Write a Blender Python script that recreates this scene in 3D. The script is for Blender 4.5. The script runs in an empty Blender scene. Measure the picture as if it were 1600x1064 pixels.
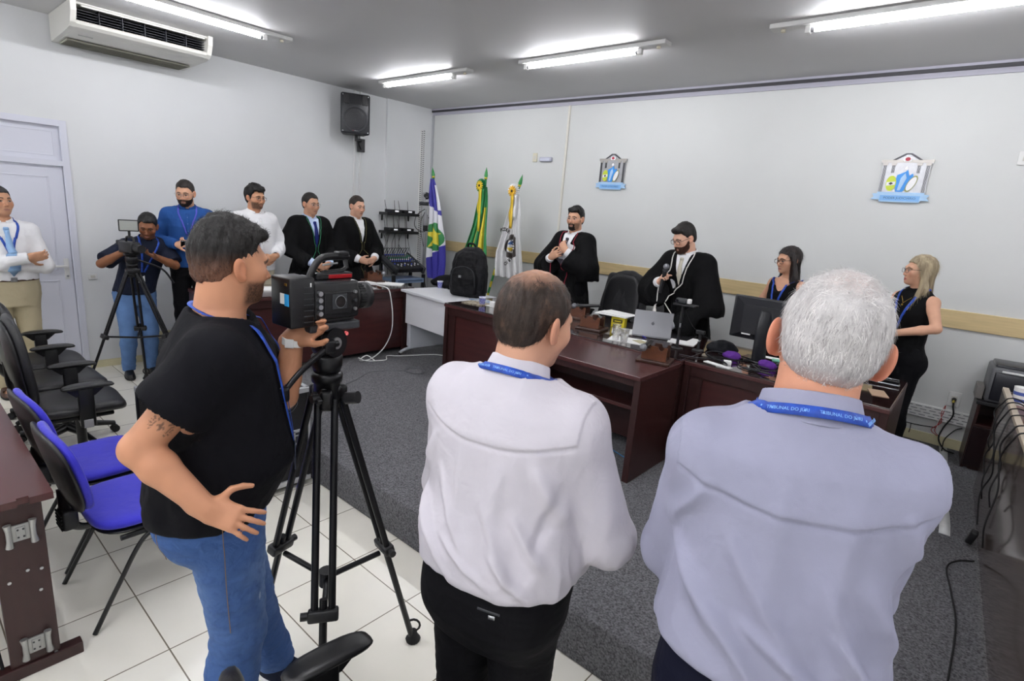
import bpy, bmesh, math, random, os
import numpy as np
from mathutils import Vector, Matrix, Euler

random.seed(7)
scene = bpy.context.scene
COL = scene.collection

# ------------------------------------------------------------------ camera
CAM_POS = Vector((6.7734, -5.7878, 1.9147))
def camera_matrix(yaw, pitch, roll):
    cy, sy, cp, sp = math.cos(yaw), math.sin(yaw), math.cos(pitch), math.sin(pitch)
    f = Vector((-sy * cp, cy * cp, sp)); r = Vector((cy, sy, 0)); u = r.cross(f)
    c, s = math.cos(roll), math.sin(roll)
    r2 = c * r + s * u; u2 = -s * r + c * u
    m = Matrix.Identity(4)
    for i in range(3):
        m[i][0] = r2[i]; m[i][1] = u2[i]; m[i][2] = -f[i]
    m.translation = CAM_POS
    return m
cam_data = bpy.data.cameras.new('camera')
cam_data.sensor_fit = 'HORIZONTAL'; cam_data.sensor_width = 36.0
cam_data.lens = 855.49 / 1600 * 36
cam_data.clip_start = 0.05; cam_data.clip_end = 60
cam = bpy.data.objects.new('camera', cam_data); COL.objects.link(cam)
cam.matrix_world = camera_matrix(0.69831532, -0.23117011, 0.0793108)
scene.camera = cam

# ------------------------------------------------------------------ world, exposure
world = bpy.data.worlds.new('world'); scene.world = world; world.use_nodes = True
world.node_tree.nodes['Background'].inputs[0].default_value = (0.8, 0.88, 1, 1)
world.node_tree.nodes['Background'].inputs[1].default_value = 0.3
vs = scene.view_settings
vs.view_transform = 'Standard'; vs.look = 'None'; vs.gamma = 1; vs.use_curve_mapping = False
vs.exposure = 0.84
TUBE_STRENGTH = 52.0      # the fluorescent tubes are the only lights in the room

# room numbers (metres): left wall x=0, back wall y=0, floor z=0
ROOM_X, ROOM_Y, ROOM_H = 9.0, -9.2, 3.30
PLAT_Y, PLAT = -3.98, 0.247           # carpeted platform edge and height
TOP = PLAT + 0.74                     # desk top height on the platform
# ------------------------------------------------------------------ materials
def lin(c):
    if isinstance(c, str):
        c = c.lstrip('#'); c = tuple(int(c[i:i + 2], 16) / 255 for i in (0, 2, 4))
    return tuple((x / 12.92 if x <= 0.04045 else ((x + 0.055) / 1.055) ** 2.4) for x in c)
MATS = {}
def mat(name, color, rough=0.5, metal=0.0, var=0.0, vscale=8.0, bump=0.0, bscale=60.0, bdist=0.01, stretch=(1, 1, 1),
        spec=0.5, emit=None, estr=0.0, coat=0.0, alpha=1.0, trans=0.0, attr=None, sheen=0.0, detail=4.0, var2=None, bump2=None):
    if name in MATS: return MATS[name]
    m = bpy.data.materials.new(name); m.use_nodes = True; MATS[name] = m
    nt = m.node_tree; N = nt.nodes; L = nt.links; b = N['Principled BSDF']
    c = lin(color) + (1,)
    b.inputs['Base Color'].default_value = c
    b.inputs['Roughness'].default_value = rough; b.inputs['Metallic'].default_value = metal
    b.inputs['Specular IOR Level'].default_value = spec
    if coat: b.inputs['Coat Weight'].default_value = coat; b.inputs['Coat Roughness'].default_value = 0.08
    if sheen: b.inputs['Sheen Weight'].default_value = sheen
    if trans: b.inputs['Transmission Weight'].default_value = trans
    if alpha < 1: b.inputs['Alpha'].default_value = alpha
    if emit is not None:
        b.inputs['Emission Color'].default_value = lin(emit) + (1,); b.inputs['Emission Strength'].default_value = estr
    tc = N.new('ShaderNodeTexCoord'); mp = N.new('ShaderNodeMapping'); mp.inputs['Scale'].default_value = stretch
    L.new(tc.outputs['Object'], mp.inputs['Vector'])
    base = None
    if attr:
        a = N.new('ShaderNodeAttribute'); a.attribute_name = attr; base = a.outputs['Color']
        L.new(base, b.inputs['Base Color'])
    if var:
        n = N.new('ShaderNodeTexNoise'); n.inputs['Scale'].default_value = vscale; n.inputs['Detail'].default_value = detail
        L.new(mp.outputs['Vector'], n.inputs['Vector'])
        r = N.new('ShaderNodeMapRange'); r.inputs[1].default_value = 0.3; r.inputs[2].default_value = 0.7
        r.inputs[3].default_value = 1 - var; r.inputs[4].default_value = 1 + var
        L.new(n.outputs['Fac'], r.inputs[0])
        mx = N.new('ShaderNodeMix'); mx.data_type = 'RGBA'; mx.blend_type = 'MULTIPLY'; mx.inputs[0].default_value = 1
        if base is not None: L.new(base, mx.inputs[6])
        else: mx.inputs[6].default_value = c
        if var2 is not None:
            # a second colour instead of a plain brightness change
            mx.blend_type = 'MIX'; r.inputs[3].default_value = 0; r.inputs[4].default_value = 1
            mx.inputs[7].default_value = lin(var2) + (1,); L.new(r.outputs[0], mx.inputs[0])
        else:
            L.new(r.outputs[0], mx.inputs[7])
        L.new(mx.outputs[2], b.inputs['Base Color'])
    if bump:
        n2 = N.new('ShaderNodeTexNoise'); n2.inputs['Scale'].default_value = bscale; n2.inputs['Detail'].default_value = 3
        L.new(mp.outputs['Vector'], n2.inputs['Vector'])
        bp = N.new('ShaderNodeBump'); bp.inputs['Strength'].default_value = bump; bp.inputs['Distance'].default_value = bdist
        L.new(n2.outputs['Fac'], bp.inputs['Height']); last = bp
        if bump2:
            n3 = N.new('ShaderNodeTexNoise'); n3.inputs['Scale'].default_value = bump2[1]; n3.inputs['Detail'].default_value = 2
            n3.inputs['Distortion'].default_value = 0.6
            L.new(tc.outputs['Object'], n3.inputs['Vector'])
            b3 = N.new('ShaderNodeBump'); b3.inputs['Strength'].default_value = bump2[0]; b3.inputs['Distance'].default_value = bump2[2]
            L.new(n3.outputs['Fac'], b3.inputs['Height']); L.new(bp.outputs[0], b3.inputs['Normal']); last = b3
        L.new(last.outputs[0], b.inputs['Normal'])
    return m

# ------------------------------------------------------------------ objects
def link(name, mesh, parent=None, loc=None, rotz=0.0):
    o = bpy.data.objects.new(name, mesh); COL.objects.link(o)
    if parent is not None: o.parent = parent
    if loc is not None: o.location = loc
    if rotz: o.rotation_euler = (0, 0, rotz)
    return o
def tag(o, label=None, cat=None, group=None, kind=None):
    if label: o['label'] = label
    if cat: o['category'] = cat
    if group: o['group'] = group
    if kind: o['kind'] = kind
    return o
def thing(name, label, cat, loc=(0, 0, 0), rotz=0.0, group=None):
    o = bpy.data.objects.new(name, None); COL.objects.link(o); o.empty_display_size = 0.1
    o.location = loc; o.rotation_euler = (0, 0, rotz)
    return tag(o, label, cat, group)
def dup(root, loc=None, rotz=None, label=None):
    r = root.copy(); COL.objects.link(r)
    if loc is not None: r.location = loc
    if rotz is not None: r.rotation_euler = (0, 0, rotz)
    if label: r['label'] = label
    for ch in list(root.children):
        c = ch.copy(); COL.objects.link(c); c.parent = r
        for g in list(ch.children):
            d = g.copy(); COL.objects.link(d); d.parent = c
    return r

# ------------------------------------------------------------------ hard-surface mesh builder
class MB:
    """collects shapes into one mesh"""
    def __init__(self):
        self.v = []; self.f = []; self.m = []; self.s = []; self.mats = []
    def mi(self, m):
        if m not in self.mats: self.mats.append(m)
        return self.mats.index(m)
    def add(self, verts, faces, m=None, smooth=False, M=None):
        o = len(self.v)
        for p in verts:
            p = Vector(p)
            self.v.append(tuple(M @ p) if M is not None else tuple(p))
        k = self.mi(m) if m is not None else 0
        for f in faces:
            self.f.append(tuple(i + o for i in f)); self.m.append(k); self.s.append(smooth)
        return self
    def frombm(self, bm, m=None, smooth=False, M=None):
        bm.verts.index_update()
        self.add([v.co.copy() for v in bm.verts], [[v.index for v in f.verts] for f in bm.faces], m, smooth, M)
        bm.free(); return self
    def box(self, c, size, m=None, bevel=0.0, rot=None, seg=2, M=None, smooth=None):
        bm = bmesh.new(); bmesh.ops.create_cube(bm, size=1)
        for v in bm.verts: v.co = Vector((v.co.x * size[0], v.co.y * size[1], v.co.z * size[2]))
        if bevel > 0:
            bmesh.ops.bevel(bm, geom=list(bm.edges), offset=min(bevel, min(size) * .49), segments=seg, profile=.5, affect='EDGES')
        T = Matrix.Translation(c)
        if rot is not None: T = T @ Euler(rot).to_matrix().to_4x4()
        if M is not None: T = M @ T
        return self.frombm(bm, m, bevel >= .008 if smooth is None else smooth, T)
    def boxb(self, a, b, m=None, bevel=0.0, M=None):
        c = [(a[i] + b[i]) / 2 for i in range(3)]; s = [abs(b[i] - a[i]) for i in range(3)]
        return self.box(c, s, m, bevel, M=M)
    def cyl(self, a, b, r, r2=None, m=None, n=20, caps=True, smooth=True, M=None):
        a = Vector(a); b = Vector(b); r2 = r if r2 is None else r2
        d = (b - a).normalized(); q = d.to_track_quat('Z', 'Y').to_matrix()
        vs, fs = [], []
        for p, rr in ((a, r), (b, r2)):
            for i in range(n):
                t = 2 * math.pi * i / n
                vs.append(p + q @ Vector((rr * math.cos(t), rr * math.sin(t), 0)))
        for i in range(n): fs.append((i, (i + 1) % n, n + (i + 1) % n, n + i))
        self.add(vs, fs, m, smooth, M)
        if caps:
            self.add(vs[:n][::-1], [tuple(range(n))], m, False, M); self.add(vs[n:], [tuple(range(n))], m, False, M)
        return self
    def lathe(self, prof, m=None, n=28, M=None, smooth=True, axis=None):
        """profile [(r,z)...] turned about z"""
        vs, fs = [], []
        for (r, z) in prof:
            for i in range(n):
                t = 2 * math.pi * i / n; vs.append((r * math.cos(t), r * math.sin(t), z))
        for j in range(len(prof) - 1):
            for i in range(n):
                fs.append((j * n + i, j * n + (i + 1) % n, (j + 1) * n + (i + 1) % n, (j + 1) * n + i))
        return self.add(vs, fs, m, smooth, M)
    def tube(self, pts, r, m=None, n=8, caps=True, closed=False, M=None, flat=1.0):
        """sweep a circle (r may be a list) along a polyline"""
        P = [Vector(p) for p in pts]; k = len(P)
        R = r if isinstance(r, (list, tuple)) else [r] * k
        vs, fs = [], []; nrm = None
        for i in range(k):
            a = P[i - 1] if (i > 0 or closed) else P[i]; b = P[(i + 1) % k] if (i < k - 1 or closed) else P[i]
            t = (b - a); t = t.normalized() if t.length > 1e-9 else Vector((0, 0, 1))
            if nrm is None:
                nrm = t.orthogonal().normalized()
            nrm = (nrm - t * nrm.dot(t)); nrm = nrm.normalized() if nrm.length > 1e-6 else t.orthogonal().normalized()
            bn = t.cross(nrm)
            for j in range(n):
                q = 2 * math.pi * j / n; vs.append(P[i] + R[i] * (math.cos(q) * nrm + flat * math.sin(q) * bn))
        for i in range(k - 1 if not closed else k):
            for j in range(n):
                fs.append((i * n + j, i * n + (j + 1) % n, ((i + 1) % k) * n + (j + 1) % n, ((i + 1) % k) * n + j))
        self.add(vs, fs, m, True, M)
        if caps and not closed:
            self.add(vs[:n][::-1], [tuple(range(n))], m, True, M); self.add(vs[-n:], [tuple(range(n))], m, True, M)
        return self
    def prism(self, poly, z0, z1, m=None, M=None, smooth=False):
        """polygon in xy (counter-clockwise) extruded z0..z1"""
        n = len(poly)
        vs = [(x, y, z0) for x, y in poly] + [(x, y, z1) for x, y in poly]
        fs = [tuple(range(n))[::-1], tuple(range(n, 2 * n))] + [(i, (i + 1) % n, n + (i + 1) % n, n + i) for i in range(n)]
        return self.add(vs, fs, m, smooth, M)
    def sphere(self, c, r, m=None, n=14, M=None):
        rr = r if isinstance(r, (tuple, list)) else (r, r, r)
        bm = bmesh.new(); bmesh.ops.create_uvsphere(bm, u_segments=n, v_segments=max(6, n * 2 // 3), radius=1)
        for v in bm.verts: v.co = Vector((c[0] + v.co.x * rr[0], c[1] + v.co.y * rr[1], c[2] + v.co.z * rr[2]))
        return self.frombm(bm, m, True, M)
    def sheet(self, grid, th, m=None, M=None):
        """grid[i][j] of points made into a sheet with thickness th"""
        A = np.array([[tuple(p) for p in row] for row in grid], float); h, w = A.shape[:2]
        gu = np.gradient(A, axis=0); gv = np.gradient(A, axis=1); nn = np.cross(gu, gv)
        nn /= np.linalg.norm(nn, axis=2, keepdims=True) + 1e-12
        B = A - nn * th
        vs = list(map(tuple, A.reshape(-1, 3))) + list(map(tuple, B.reshape(-1, 3))); o = h * w; fs = []
        for i in range(h - 1):
            for j in range(w - 1):
                a = i * w + j; fs.append((a, a + w, a + w + 1, a + 1)); fs.append((o + a, o + a + 1, o + a + w + 1, o + a + w))
        def edge(seq):
            for a, b in zip(seq[:-1], seq[1:]): fs.append((a, b, o + b, o + a))
        edge([j for j in range(w)]); edge([(h - 1) * w + j for j in range(w)][::-1])
        edge([i * w for i in range(h)][::-1]); edge([i * w + w - 1 for i in range(h)])
        return self.add(vs, fs, m, True, M)
    def build(self, name, m=None, parent=None, loc=None, rotz=0.0):
        me = bpy.data.meshes.new(name); me.from_pydata(self.v, [], self.f)
        for x in ([m] if m is not None and not self.mats else self.mats) or []: me.materials.append(x)
        me.polygons.foreach_set('material_index', self.m); me.polygons.foreach_set('use_smooth', self.s); me.update()
        return link(name, me, parent, loc, rotz)

def bez(pts, n=12):
    """Catmull-Rom through the points"""
    P = [Vector(p) for p in pts]; P = [2 * P[0] - P[1]] + P + [2 * P[-1] - P[-2]]; out = []
    for i in range(1, len(P) - 2):
        for j in range(n):
            t = j / n; a, b, c, d = P[i - 1:i + 3]
            out.append(0.5 * ((2 * b) + (c - a) * t + (2 * a - 5 * b + 4 * c - d) * t * t + (3 * b - a - 3 * c + d) * t ** 3))
    out.append(P[-2]); return out

def text_obj(name, s, size, m, parent=None, M=None, extrude=0.0006, align='CENTER', width=1.0, bold=0.0):
    cu = bpy.data.curves.new(name, 'FONT'); cu.body = s; cu.size = size; cu.extrude = extrude
    cu.align_x = align; cu.align_y = 'CENTER'; cu.resolution_u = 3; cu.offset = bold
    tmp = bpy.data.objects.new(name, cu); COL.objects.link(tmp)
    dg = bpy.context.evaluated_depsgraph_get(); me = bpy.data.meshes.new_from_object(tmp.evaluated_get(dg))
    bpy.data.objects.remove(tmp); bpy.data.curves.remove(cu)
    T = (M if M is not None else Matrix.Identity(4)) @ Matrix.Diagonal((width, 1, 1, 1))
    me.transform(T); me.materials.clear(); me.materials.append(m)
    return link(name, me, parent)
def text_into(mb, s, size, m, M, extrude=0.0006, width=1.0, bold=0.0):
    o = text_obj('lettering', s, size, m, None, M, extrude, width=width, bold=bold); me = o.data
    mb.add([v.co.copy() for v in me.vertices], [tuple(p.vertices) for p in me.polygons], m)
    bpy.data.objects.remove(o); bpy.data.meshes.remove(me)
def axes(o, x, y, z=None):
    """matrix with local x,y axes along the given vectors"""
    x = Vector(x).normalized(); y = Vector(y); y = (y - x * y.dot(x)).normalized(); z = x.cross(y)
    m = Matrix.Identity(4)
    for i in range(3): m[i][0] = x[i]; m[i][1] = y[i]; m[i][2] = z[i]
    m.translation = Vector(o); return m

# ------------------------------------------------------------------ signed-distance modelling
QUAL = float(os.environ.get('SCENE_DRAFT', '1'))      # >1 only makes quick draft meshes
def _hash(ix, iy, iz):
    h = (ix * 374761393 + iy * 668265263 + iz * 2147483647) & 0xffffffff
    h = ((h ^ (h >> 13)) * 1274126177) & 0xffffffff
    return ((h ^ (h >> 16)) & 0xffff) / 65535.0
def noise3(P, scale, seed=0):
    Q = P * scale + seed * 17.31; I = np.floor(Q).astype(np.int64); F = Q - I; F = F * F * (3 - 2 * F); out = 0
    for dx in (0, 1):
        for dy in (0, 1):
            for dz in (0, 1):
                w = (F[:, 0] if dx else 1 - F[:, 0]) * (F[:, 1] if dy else 1 - F[:, 1]) * (F[:, 2] if dz else 1 - F[:, 2])
                out = out + w * _hash(I[:, 0] + dx, I[:, 1] + dy, I[:, 2] + dz)
    return out * 2 - 1
def fold_noise(P, scale, stretch=(1, 1, 1), seed=0):
    """soft ridged noise, like creases in cloth"""
    S = np.array(stretch, float); n = noise3(P * S, scale, seed) + .5 * noise3(P * S, scale * 2.1, seed + 3)
    return (1 - np.abs(n) * 1.6)
class SDF:
    def __init__(s, res=0.005):
        s.ops = []; s.R = np.eye(3); s.o = np.zeros(3); s.res = res * QUAL; s.post = None
    def frame(s, R=None, o=None):
        s.R = np.eye(3) if R is None else np.array(R, float); s.o = np.zeros(3) if o is None else np.array(o, float); return s
    def W(s, p): return s.R @ np.array(p, float) + s.o
    def _op(s, fn, c, r, k, mode): s.ops.append((fn, np.array(c, float), float(r), float(k), mode)); return s
    def cap(s, a, b, ra, rb=None, k=0.02, mode='u', flat=None):
        """tapered capsule; flat=(axis, factor) squeezes its section along a direction"""
        a = s.W(a); b = s.W(b); rb = ra if rb is None else rb; ab = b - a; L2 = float(ab @ ab) + 1e-12
        def fn(P):
            q = P - a; t = np.clip(q @ ab / L2, 0, 1); e = q - t[:, None] * ab
            if flat is not None:
                ax = flat_ax; e = e + np.outer(e @ ax, ax) * (flat[1] - 1)
            return np.sqrt((e * e).sum(1)) - (ra + (rb - ra) * t)
        if flat is not None: flat_ax = s.R @ np.array(flat[0], float); flat_ax = flat_ax / np.linalg.norm(flat_ax)
        return s._op(fn, (a + b) / 2, math.sqrt(L2) / 2 + max(ra, rb) * (1 if flat is None else max(1, 1 / flat[1])), k, mode)
    def ell(s, c, r, k=0.02, mode='u', R=None):
        c = s.W(c); r = np.array(r if hasattr(r, '__len__') else (r, r, r), float); M = s.R @ (np.eye(3) if R is None else np.array(R, float))
        def fn(P):
            q = (P - c) @ M; k0 = np.sqrt(((q / r) ** 2).sum(1)); k1 = np.sqrt(((q / r ** 2) ** 2).sum(1)) + 1e-9
            return k0 * (k0 - 1) / k1
        return s._op(fn, c, r.max(), k, mode)
    def box(s, c, h, rd=0.005, k=0.01, mode='u', R=None):
        c = s.W(c); h = np.array(h, float) - rd; M = s.R @ (np.eye(3) if R is None else np.array(R, float))
        def fn(P):
            q = np.abs((P - c) @ M) - h
            return np.sqrt((np.maximum(q, 0) ** 2).sum(1)) + np.minimum(q.max(1), 0) - rd
        return s._op(fn, c, np.linalg.norm(h) + rd, k, mode)
    def loft(s, st, n=2.3, k=0.03, mode='u', endr=0.02):
        """stations (z, cx, cy, a, b) of super-elliptic sections in the current frame"""
        st = np.array(sorted(st), float); R = s.R.copy(); o = s.o.copy(); z0, z1 = st[0, 0], st[-1, 0]
        def fn(P):
            q = (P - o) @ R; z = q[:, 2]; zc = np.clip(z, z0, z1)
            I = [np.interp(zc, st[:, 0], st[:, i]) for i in (1, 2, 3, 4)]
            x = q[:, 0] - I[0]; y = q[:, 1] - I[1]
            rr = (np.abs(x / I[2]) ** n + np.abs(y / I[3]) ** n) ** (1 / n); l = np.sqrt(x * x + y * y)
            ds = np.where(rr > 1e-3, l * (1 - 1 / np.maximum(rr, 1e-3)), -np.minimum(I[2], I[3]))
            ds = np.maximum(ds, -np.minimum(I[2], I[3]))
            dz = np.maximum(z0 - z, z - z1); h = np.maximum(endr - np.abs(ds - dz), 0) / endr
            return np.maximum(ds, dz) + h * h * endr * .25
        zc = (z0 + z1) / 2; cx = st[:, 1].mean(); cy = st[:, 2].mean()
        return s._op(fn, R @ np.array((cx, cy, zc)) + o, math.hypot((z1 - z0) / 2, st[:, 3:].max() + np.abs(st[:, 1:3] - [cx, cy]).max()), k, mode)
    def cut(s, p, n, k=0.004, near=None):
        """remove everything on the side n points to (near=(point, radius) limits it to a ball)"""
        p = s.W(p); n = s.R @ np.array(n, float); n = n / np.linalg.norm(n)
        if near is None: return s._op(lambda P: -((P - p) @ n), p, 1e3, k, 's')
        c = s.W(near[0]); r = near[1]
        return s._op(lambda P: np.maximum(-((P - p) @ n), np.sqrt(((P - c) ** 2).sum(1)) - r), c, r, k, 's')
    def func(s, fn, c=(0, 0, 0), r=1e3, k=0.0, mode='u'):
        return s._op(fn, s.W(c), r, k, mode)
    def ev(s, P, ops=None):
        d = np.full(len(P), 1e3)
        for fn, c, r, k, mode in (s.ops if ops is None else ops):
            e = fn(P)
            if mode == 'u':
                if k > 0: h = np.maximum(k - np.abs(d - e), 0) / k; d = np.minimum(d, e) - h * h * k * .25
                else: d = np.minimum(d, e)
            elif mode == 's':
                e = -e
                if k > 0: h = np.maximum(k - np.abs(d - e), 0) / k; d = np.maximum(d, e) + h * h * k * .25
                else: d = np.maximum(d, e)
            elif mode == 'i':
                d = np.maximum(d, e)
            elif mode == 'd':
                d = d + e
        return d
    def grad(s, P, h=0.002):
        g = np.stack([s.ev(P + np.eye(3)[i] * h) - s.ev(P - np.eye(3)[i] * h) for i in range(3)], 1)
        return g / (np.linalg.norm(g, axis=1, keepdims=True) + 1e-9)
    def project(s, P, off=0.0, it=6):
        P = np.array(P, float)
        for _ in range(it):
            P = P - s.grad(P) * (s.ev(P) - off)[:, None]
        return P, s.grad(P)
    def bounds(s):
        lo = np.full(3, 1e9); hi = -lo
        for fn, c, r, k, mode in s.ops:
            if mode == 'u' and r < 100: lo = np.minimum(lo, c - r); hi = np.maximum(hi, c + r)
        return lo - .03, hi + .03
    def mesh(s, lo=None, hi=None):
        """naive surface nets over the blocks the surface passes through"""
        res = s.res; n = 14; B = n * res
        if lo is None: lo, hi = s.bounds()
        lo = np.array(lo, float); hi = np.array(hi, float); nb = np.maximum(1, np.ceil((hi - lo) / B).astype(int))
        bi = np.stack(np.meshgrid(*[np.arange(k) for k in nb], indexing='ij'), -1).reshape(-1, 3)
        cen = lo + (bi + .5) * B; act = np.abs(s.ev(cen)) < B * 1.25
        bi = bi[act]; cen = cen[act]; G = nb * n + 2
        g = np.arange(n + 1); L = np.stack(np.meshgrid(g, g, g, indexing='ij'), -1).reshape(-1, 3)
        off = np.array([(a, b, c) for a in (0, 1) for b in (0, 1) for c in (0, 1)])
        ed = [(a, b) for a in range(8) for b in range(a + 1, 8) if np.abs(off[a] - off[b]).sum() == 1]
        keys, verts, quads = [], [], []
        def key(I): return (I[:, 0] * G[1] + I[:, 1]) * G[2] + I[:, 2]
        for b, c in zip(bi, cen):
            ops = [o for o in s.ops if o[2] > 100 or np.linalg.norm(np.maximum(np.abs(o[1] - c) - B / 2, 0)) < o[2] + o[3] + B]
            if not ops: continue
            base = b * n; D = s.ev(lo + (base + L) * res, ops).reshape(n + 1, n + 1, n + 1); S = D < 0
            if S.all() or not S.any(): continue
            cnt = sum(S[a:a + n, e:e + n, f:f + n].astype(int) for a, e, f in off)
            I = np.stack(np.nonzero((cnt > 0) & (cnt < 8)), 1)
            if not len(I): continue
            V = np.stack([D[I[:, 0] + a, I[:, 1] + e, I[:, 2] + f] for a, e, f in off], 1)
            acc = np.zeros((len(I), 3)); num = np.zeros(len(I))
            for a, e in ed:
                x, y = V[:, a], V[:, e]; m = (x < 0) != (y < 0); t = np.where(m, x / np.where(m, x - y, 1), 0)
                acc += m[:, None] * (off[a] + t[:, None] * (off[e] - off[a])); num += m
            keys.append(key(base + I)); verts.append(lo + (base + I + acc / num[:, None]) * res)
            for ax in range(3):
                A = S[:n, :n, :n]; sl = [slice(0, n)] * 3; sl[ax] = slice(1, n + 1); C = S[tuple(sl)]
                E = np.stack(np.nonzero(A != C), 1)
                if not len(E): continue
                inside = A[E[:, 0], E[:, 1], E[:, 2]]; E = base + E
                u = np.zeros(3, int); w = np.zeros(3, int); u[(ax + 1) % 3] = 1; w[(ax + 2) % 3] = 1
                q = np.stack([key(E - u - w), key(E - w), key(E), key(E - u)], 1)
                q[~inside] = q[~inside][:, ::-1]; quads.append(q)
        if not keys: return np.zeros((0, 3)), np.zeros((0, 4), int)
        K = np.concatenate(keys); V = np.concatenate(verts); Q = np.concatenate(quads)
        o = np.argsort(K); Ks = K[o]; pos = np.clip(np.searchsorted(Ks, Q), 0, len(Ks) - 1)
        ok = (Ks[pos] == Q).all(1); return V, o[pos[ok]]
def normals(V, Q):
    fn = np.cross(V[Q[:, 2]] - V[Q[:, 0]], V[Q[:, 3]] - V[Q[:, 1]]); N = np.zeros_like(V)
    for i in range(4):
        for a in range(3): N[:, a] += np.bincount(Q[:, i], fn[:, a], len(V))
    return N / (np.linalg.norm(N, axis=1, keepdims=True) + 1e-12)
def relax(V, Q, it=1, w=0.5):
    for _ in range(it):
        acc = np.zeros_like(V); cnt = np.zeros(len(V))
        for i in range(4):
            a, b = Q[:, i], Q[:, (i + 1) % 4]
            for c in range(3): acc[:, c] += np.bincount(a, V[b, c], len(V)) + np.bincount(b, V[a, c], len(V))
            cnt += np.bincount(a, minlength=len(V)) + np.bincount(b, minlength=len(V))
        V = V * (1 - w) + w * acc / np.maximum(cnt, 1)[:, None]
    return V
def quadmesh(name, V, Q, m, parent=None, colors=None, smooth=True, face_mat=None):
    me = bpy.data.meshes.new(name); V = np.asarray(V, np.float32); Q = np.asarray(Q, np.int32); k = Q.shape[1]
    me.vertices.add(len(V)); me.vertices.foreach_set('co', V.ravel())
    me.loops.add(Q.size); me.loops.foreach_set('vertex_index', Q.ravel())
    me.polygons.add(len(Q)); me.polygons.foreach_set('loop_start', np.arange(0, Q.size, k, dtype=np.int32))
    if smooth: me.polygons.foreach_set('use_smooth', np.ones(len(Q), bool))
    for x in (m if isinstance(m, (list, tuple)) else [m]): me.materials.append(x)
    if face_mat is not None: me.polygons.foreach_set('material_index', face_mat.astype(np.int32))
    me.update(calc_edges=True)
    if colors is not None:
        a = me.color_attributes.new('Col', 'FLOAT_COLOR', 'POINT')
        a.data.foreach_set('color', np.concatenate([colors, np.ones((len(V), 1))], 1).astype(np.float32).ravel())
    return link(name, me, parent)
def sdf_obj(name, s, m, parent=None, disp=None, color=None, relax_it=1, face_mat=None):
    V, Q = s.mesh(); V = relax(V, Q, relax_it, .4)
    if disp is not None and len(V): V = V + normals(V, Q) * disp(V)[:, None]
    return quadmesh(name, V, Q, m, parent, color(V) if color is not None else None, face_mat=face_mat(V[Q].mean(1)) if face_mat else None)
def ribbon_np(P, N, w, th):
    """flat band with thickness along points P with surface normals N"""
    P = np.array(P); N = np.array(N); T = np.gradient(P, axis=0); T /= np.linalg.norm(T, axis=1, keepdims=True) + 1e-9
    S = np.cross(T, N); S /= np.linalg.norm(S, axis=1, keepdims=True) + 1e-9; k = len(P)
    w = np.broadcast_to(np.asarray(w, float), (k,))[:, None] / 2
    V = np.stack([P - S * w, P + S * w, P + S * w + N * th, P - S * w + N * th], 1).reshape(-1, 3); Q = []
    for i in range(k - 1):
        for j in range(4): Q.append((i * 4 + j, i * 4 + (j + 1) % 4, (i + 1) * 4 + (j + 1) % 4, (i + 1) * 4 + j))
    Q.append((3, 2, 1, 0)); e = (k - 1) * 4; Q.append((e, e + 1, e + 2, e + 3))
    return V, np.array(Q)
# ------------------------------------------------------------------ people: bodies, heads, hands, clothes
def rotm(yaw=0, pitch=0, roll=0):
    """yaw>0 turns to the person's left, pitch>0 looks down, roll>0 tips to the person's right (degrees)"""
    a, b, c = [math.radians(x) for x in (yaw, pitch, roll)]
    Rz = np.array([[math.cos(a), -math.sin(a), 0], [math.sin(a), math.cos(a), 0], [0, 0, 1]])
    Rx = np.array([[1, 0, 0], [0, math.cos(b), math.sin(b)], [0, -math.sin(b), math.cos(b)]])
    Ry = np.array([[math.cos(c), 0, math.sin(c)], [0, 1, 0], [-math.sin(c), 0, math.cos(c)]])
    return Rz @ Rx @ Ry
def unit(v): v = np.array(v, float); return v / (np.linalg.norm(v) + 1e-12)
def smooth01(x): x = np.clip(x, 0, 1); return x * x * (3 - 2 * x)
SK_LIGHT, SK_TAN, SK_PINK, SK_DARK = '#d9a98a', '#c08a66', '#dda58c', '#8f5c40'

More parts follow.
